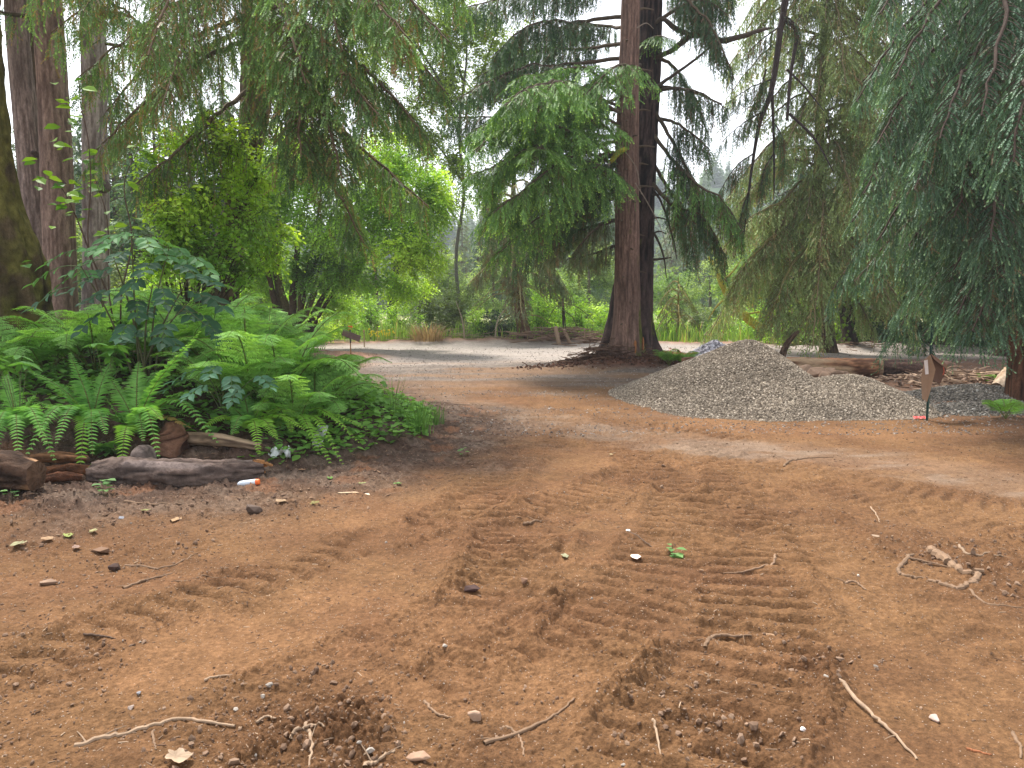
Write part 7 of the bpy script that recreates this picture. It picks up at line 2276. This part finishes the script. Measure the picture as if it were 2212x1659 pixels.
# ------------------------------------------------------------------ sticks, leaves and scraps on the dirt
def litter():
    ST_ = [
        ([(165, 1610), (250, 1588), (330, 1568), (400, 1556), (505, 1568)], .010, "long pale knobbly root lying in the dirt at the lower left"),
        ([(1045, 1605), (1120, 1585), (1200, 1545), (1240, 1510)], .008, "curved brown twig with a fork, bottom centre of the dirt"),
        ([(1085, 1570), (1120, 1590), (1132, 1632)], .006, "short forked twig crossing the curved brown twig"),
        ([(1815, 1470), (1870, 1540), (1930, 1590), (1980, 1640)], .008, "long straight pale twig pointing to the lower right corner"),
        ([(2011, 1191), (2045, 1213), (2093, 1239), (2119, 1239)], .030, "thick brown root piece, upper of the two thick ones on the right"),
        ([(2119, 1243), (2100, 1258), (2071, 1271), (2037, 1263), (2011, 1256)], .020, "thick bent root piece, lower of the two thick ones on the right"),
        ([(1972, 1200), (1946, 1222), (1942, 1239), (1976, 1248), (1998, 1251)], .014, "hooked grey root left of the two thick root pieces"),
        ([(2071, 1178), (2085, 1195), (2120, 1202), (2167, 1204)], .009, "pale forked root above the thick root pieces"),
        ([(2093, 1274), (2123, 1300), (2160, 1308), (2212, 1313)], .007, "thin wavy root running to the right edge below the thick roots"),
        ([(1960, 1205), (2000, 1215), (2060, 1228)], .007, "thin root running along the thick root pieces"),
        ([(1694, 1009), (1707, 996), (1745, 990), (1800, 988)], .013, "bent stick lying on the dusty lane right of the tracks"),
        ([(1824, 1260), (1845, 1262), (1872, 1275)], .008, "small curled root left of the hooked grey root"),
        ([(2184, 1581), (2200, 1605), (2206, 1640)], .007, "short twig standing at the right edge near the bottom corner"),
        ([(2089, 1618), (2115, 1625), (2141, 1631)], .006, "short red-orange twig near the lower right corner"),
        ([(661, 1568), (672, 1592), (670, 1655)], .008, "pale upright root end in the dark pit at the bottom left"),
        ([(631, 1596), (665, 1580), (702, 1570)], .007, "pale root crossing the upright one in the dark pit"),
        ([(787, 1655), (820, 1640), (852, 1623)], .008, "pale twig right of the dark pit at the bottom edge"),
        ([(915, 1516), (943, 1542), (975, 1551)], .006, "thin twig above the curved brown twig, bottom centre"),
        ([(553, 1562), (575, 1555), (598, 1556)], .006, "short pale twig right of the long knobbly root"),
        ([(269, 1222), (347, 1226), (390, 1214), (425, 1196)], .008, "thin wavy root below the bare soil of the bank"),
        ([(266, 1271), (312, 1256), (373, 1239)], .009, "straight thin stick just below the wavy root on the left"),
        ([(380, 1256), (420, 1252), (472, 1248)], .005, "very thin twig right of the straight stick on the left"),
        ([(1674, 1204), (1668, 1222), (1620, 1232), (1561, 1239)], .008, "hooked twig lying across the right track"),
        ([(1355, 1148), (1385, 1165), (1411, 1184)], .006, "thin dark twig beside the white chip"),
        ([(1522, 1399), (1545, 1384), (1590, 1378), (1622, 1373)], .009, "flat root piece in the torn soil of the near right track"),
        ([(1409, 1555), (1418, 1590), (1429, 1636)], .006, "pale twig in the near track at the bottom"),
        ([(1132, 1131), (1150, 1130), (1171, 1124)], .011, "short broken stick at the left side of the middle track"),
        ([(440, 1470), (470, 1462), (505, 1458)], .006, "short pale splinter in the lower left dirt"),
        ([(180, 1370), (215, 1378), (250, 1380)], .006, "dark twig in the left tyre track"),
        ([(330, 1580), (333, 1605), (338, 1620)], .005, "small twig under the long knobbly root"),
        ([(1880, 1095), (1892, 1112), (1900, 1128)], .006, "short pale twig on the dusty lane, right of the far track"),
        ([(270, 1085), (330, 1092), (390, 1090)], .012, "flat dead branch lying on the bare soil before the bark log"),
    ]
    for uv, rad, lab in ST_:
        P = np.array([on_ground(u, v) for u, v in uv])
        Q = crom(P, len(P) * 6)
        Q[:, 2] = np.maximum(H(Q[:, 0], Q[:, 1]) + rad * .15, lerp(P[0, 2], P[-1, 2], np.linspace(0, 1, len(Q))) + rad * .1)
        m = len(Q)
        Q[:, :2] += (rng.random((m, 2)) - .5) * rad * 1.2
        R = rad * (1 - .55 * np.linspace(0, 1, m)) * (.85 + .35 * n2(np.arange(m) * .7, np.zeros(m), int(uv[0][0])))
        g = Geo()
        c = (.28, .11, .05) if "red-orange" in lab else ((.30, .21, .14) if "pale" in lab else ((.21, .135, .085) if "dark" not in lab else (.10, .065, .045)))
        tubes(g, Q[None], R[None], 8, C3(c) * (.85 + .3 * rng.random()))
        if .007 < rad < .012:
            for _ in range(2):
                i = rng.integers(2, m - 2)
                dd = norm(rng.normal(size=3) * [1, 1, .3])
                e = Q[i] + dd * rad * 9
                e[2] = max(e[2], gz(e[0], e[1]) + .003)
                tubes(g, crom([Q[i], lerp(Q[i], e, .5) + UP * .004, e], 6)[None], (R[i] * .45 * np.linspace(1, .4, 6))[None], 5, C3(c) * .9)
        tag(g.build("root" if "root" in lab else "twig", M_STICK), lab, "root" if "root" in lab else "twig", "sticks on the dirt")
    # fallen leaves
    LV = [(108, 1168, .07, (.50, .32, .18), "tan curled leaf on the bare soil left, beside the yellow-green one"), (45, 1178, .08, (.42, .40, .22), "pale green-tan leaf near the left edge"), (147, 1163, .07, (.36, .42, .12), "yellow-green leaf near the left edge"), (200, 1152, .05, (.46, .42, .2), "olive folded leaf right of the yellow-green one"),
          (165, 1186, .06, (.40, .26, .2), "pinkish dull leaf below the yellow-green one"), (383, 1125, .08, (.52, .33, .18), "tan lobed leaf in front of the bark log"), (612, 1084, .07, (.50, .34, .20), "tan ragged leaf right of the white tube"), (678, 1092, .07, (.33, .28, .10), "olive-brown leaf with orange edge on the bare soil"),
          (312, 1106, .05, (.34, .34, .12), "small olive leaf below the bark log"), (380, 1641, .085, (.52, .38, .26), "tan curled leaf at the bottom left corner"), (713, 1037, .06, (.20, .40, .08), "bright green leaf lying at the edge of the ground cover"), (1222, 1207, .05, (.42, .40, .24), "pale grey-green leaf left of the white chip"),
          (1320, 985, .05, (.5, .38, .2), "small tan leaf on the far track"), (655, 1018, .07, (.48, .28, .16), "orange-tan leaf behind the white tube"), (780, 1048, .05, (.42, .46, .18), "small yellow-green leaf near the pale wood chip"), (862, 1048, .05, (.2, .36, .1), "small green leaf right of the pale wood chip")]
    for (u, v, s, c, lab) in LV:
        p = on_ground(u, v)
        n = 24
        a = np.linspace(0, 2 * math.pi, n, endpoint=False)
        rr = s * (.62 + .10 * np.cos(5 * a + u) + .22 * np.cos(a) + .18 * (n2(a * 1.7, np.full(n, float(u)), 3) - .5) + .08 * (rng.random(n) - .5)) * .8
        az = rng.random() * 6.28
        X, Y = rr * np.cos(a) * 1.2, rr * np.sin(a) * .75
        z = .012 + .35 * np.abs(Y) * rng.random() + .2 * np.abs(X) * rng.random() + .006 * rng.random(n)
        V = np.c_[p[0] + X * math.cos(az) - Y * math.sin(az), p[1] + X * math.sin(az) + Y * math.cos(az), p[2] + z]
        V = np.vstack([V, [p[0], p[1], p[2] + .012]])
        g = Geo()
        g.add(V, [[i, (i + 1) % n, n] for i in range(n)], np.vstack([np.repeat(C3(c)[None], n, 0) * .72 * (.75 + .5 * rng.random((n, 1))), C3(c) * .6]))
        tag(g.build("fallen_leaf", M_DRYLEAF), lab, "leaf", "fallen leaves")
    # pale chips
    for (u, v, sz, c, lab) in ((1375, 1206, (.040, .05, .012), (.80, .62, .47), "white ragged wood chip in the middle of the tracks"), (1357, 1147, (.022, .02, .008), (.78, .66, .52), "small white chip behind the ragged one"), (752, 1066, (.10, .022, .010), (.70, .52, .34), "long pale wood chip on the bare soil"), (795, 1068, (.028, .016, .008), (.75, .58, .42), "small pale wood chip right of the long one"),
                               (1735, 1577, (.012, .01, .008), (.85, .82, .80), "tiny white pebble near the bottom right"), (1025, 1552, (.035, .03, .025), (.30, .20, .14), "brown stone right of the curved brown twig's start"), (1018, 1269, (.06, .035, .02), (.055, .032, .028), "dark wood lump in the middle of the dirt"), (1131, 1258, (.028, .026, .02), (.19, .11, .07), "round brown clod right of the dark wood lump"),
                               (2016, 1558, (.028, .022, .018), (.40, .30, .25), "pale stone chip near the lower right corner"), (1855, 1245, (.01, .012, .01), (.5, .45, .4), "tiny pale pebble left of the hooked grey root"), (249, 1230, (.045, .03, .025), (.05, .03, .024), "black charred lump at the end of the wavy root"), (215, 1192, (.08, .04, .022), (.16, .095, .06), "flat brown wood lump on the left dirt"),
                               (105, 1262, (.05, .03, .02), (.24, .16, .11), "brown stone pair on the left dirt"), (1660, 1375, (.07, .022, .012), (.30, .19, .115), "flat slab of soil in the near right track"), (548, 1104, (.07, .06, .05), (.10, .07, .055), "rough dark lump of soil below the white tube"), (262, 1120, (.03, .02, .012), (.22, .22, .24), "grey flat pebble on the bare soil"),
                               (1890, 1160, (.05, .018, .012), (.35, .25, .17), "pale slab right of the far track"), (905, 1640, (.05, .025, .02), (.33, .21, .14), "smooth brown root knob at the bottom edge"), (283, 1532, (.016, .014, .012), (.38, .3, .25), "pale pebble in the lower left dirt"), (300, 1500, (.012, .012, .01), (.2, .2, .21), "grey pebble in the lower left dirt")):
        p = on_ground(u, v)
        kind = "stone" if "pebble" in lab or "stone" in lab else ("wood_chip" if "chip" in lab else "clod")
        hull_rock(kind, p + UP * sz[2] * .5, sz, c, lab, kind.replace("_", " "), None, 16)


litter()

# ------------------------------------------------------------------ the air
if HAZE > 0:
    m, n = mat_new("air")
    out = nd(n, "ShaderNodeOutputMaterial")
    pv = nd(n, "ShaderNodeVolumePrincipled")
    pv.inputs["Color"].default_value = (.86, .93, 1, 1)
    pv.inputs["Density"].default_value = HAZE
    pv.inputs["Anisotropy"].default_value = 0.0
    n.links.new(pv.outputs[0], out.inputs["Volume"])
    g = Geo()
    box(g, (0, 300, 28.5), (560, 0, 0), (0, 345, 0), (0, 0, 36), C3((1, 1, 1)))
    o = g.build("haze", m)
    tag(o, kind="stuff")
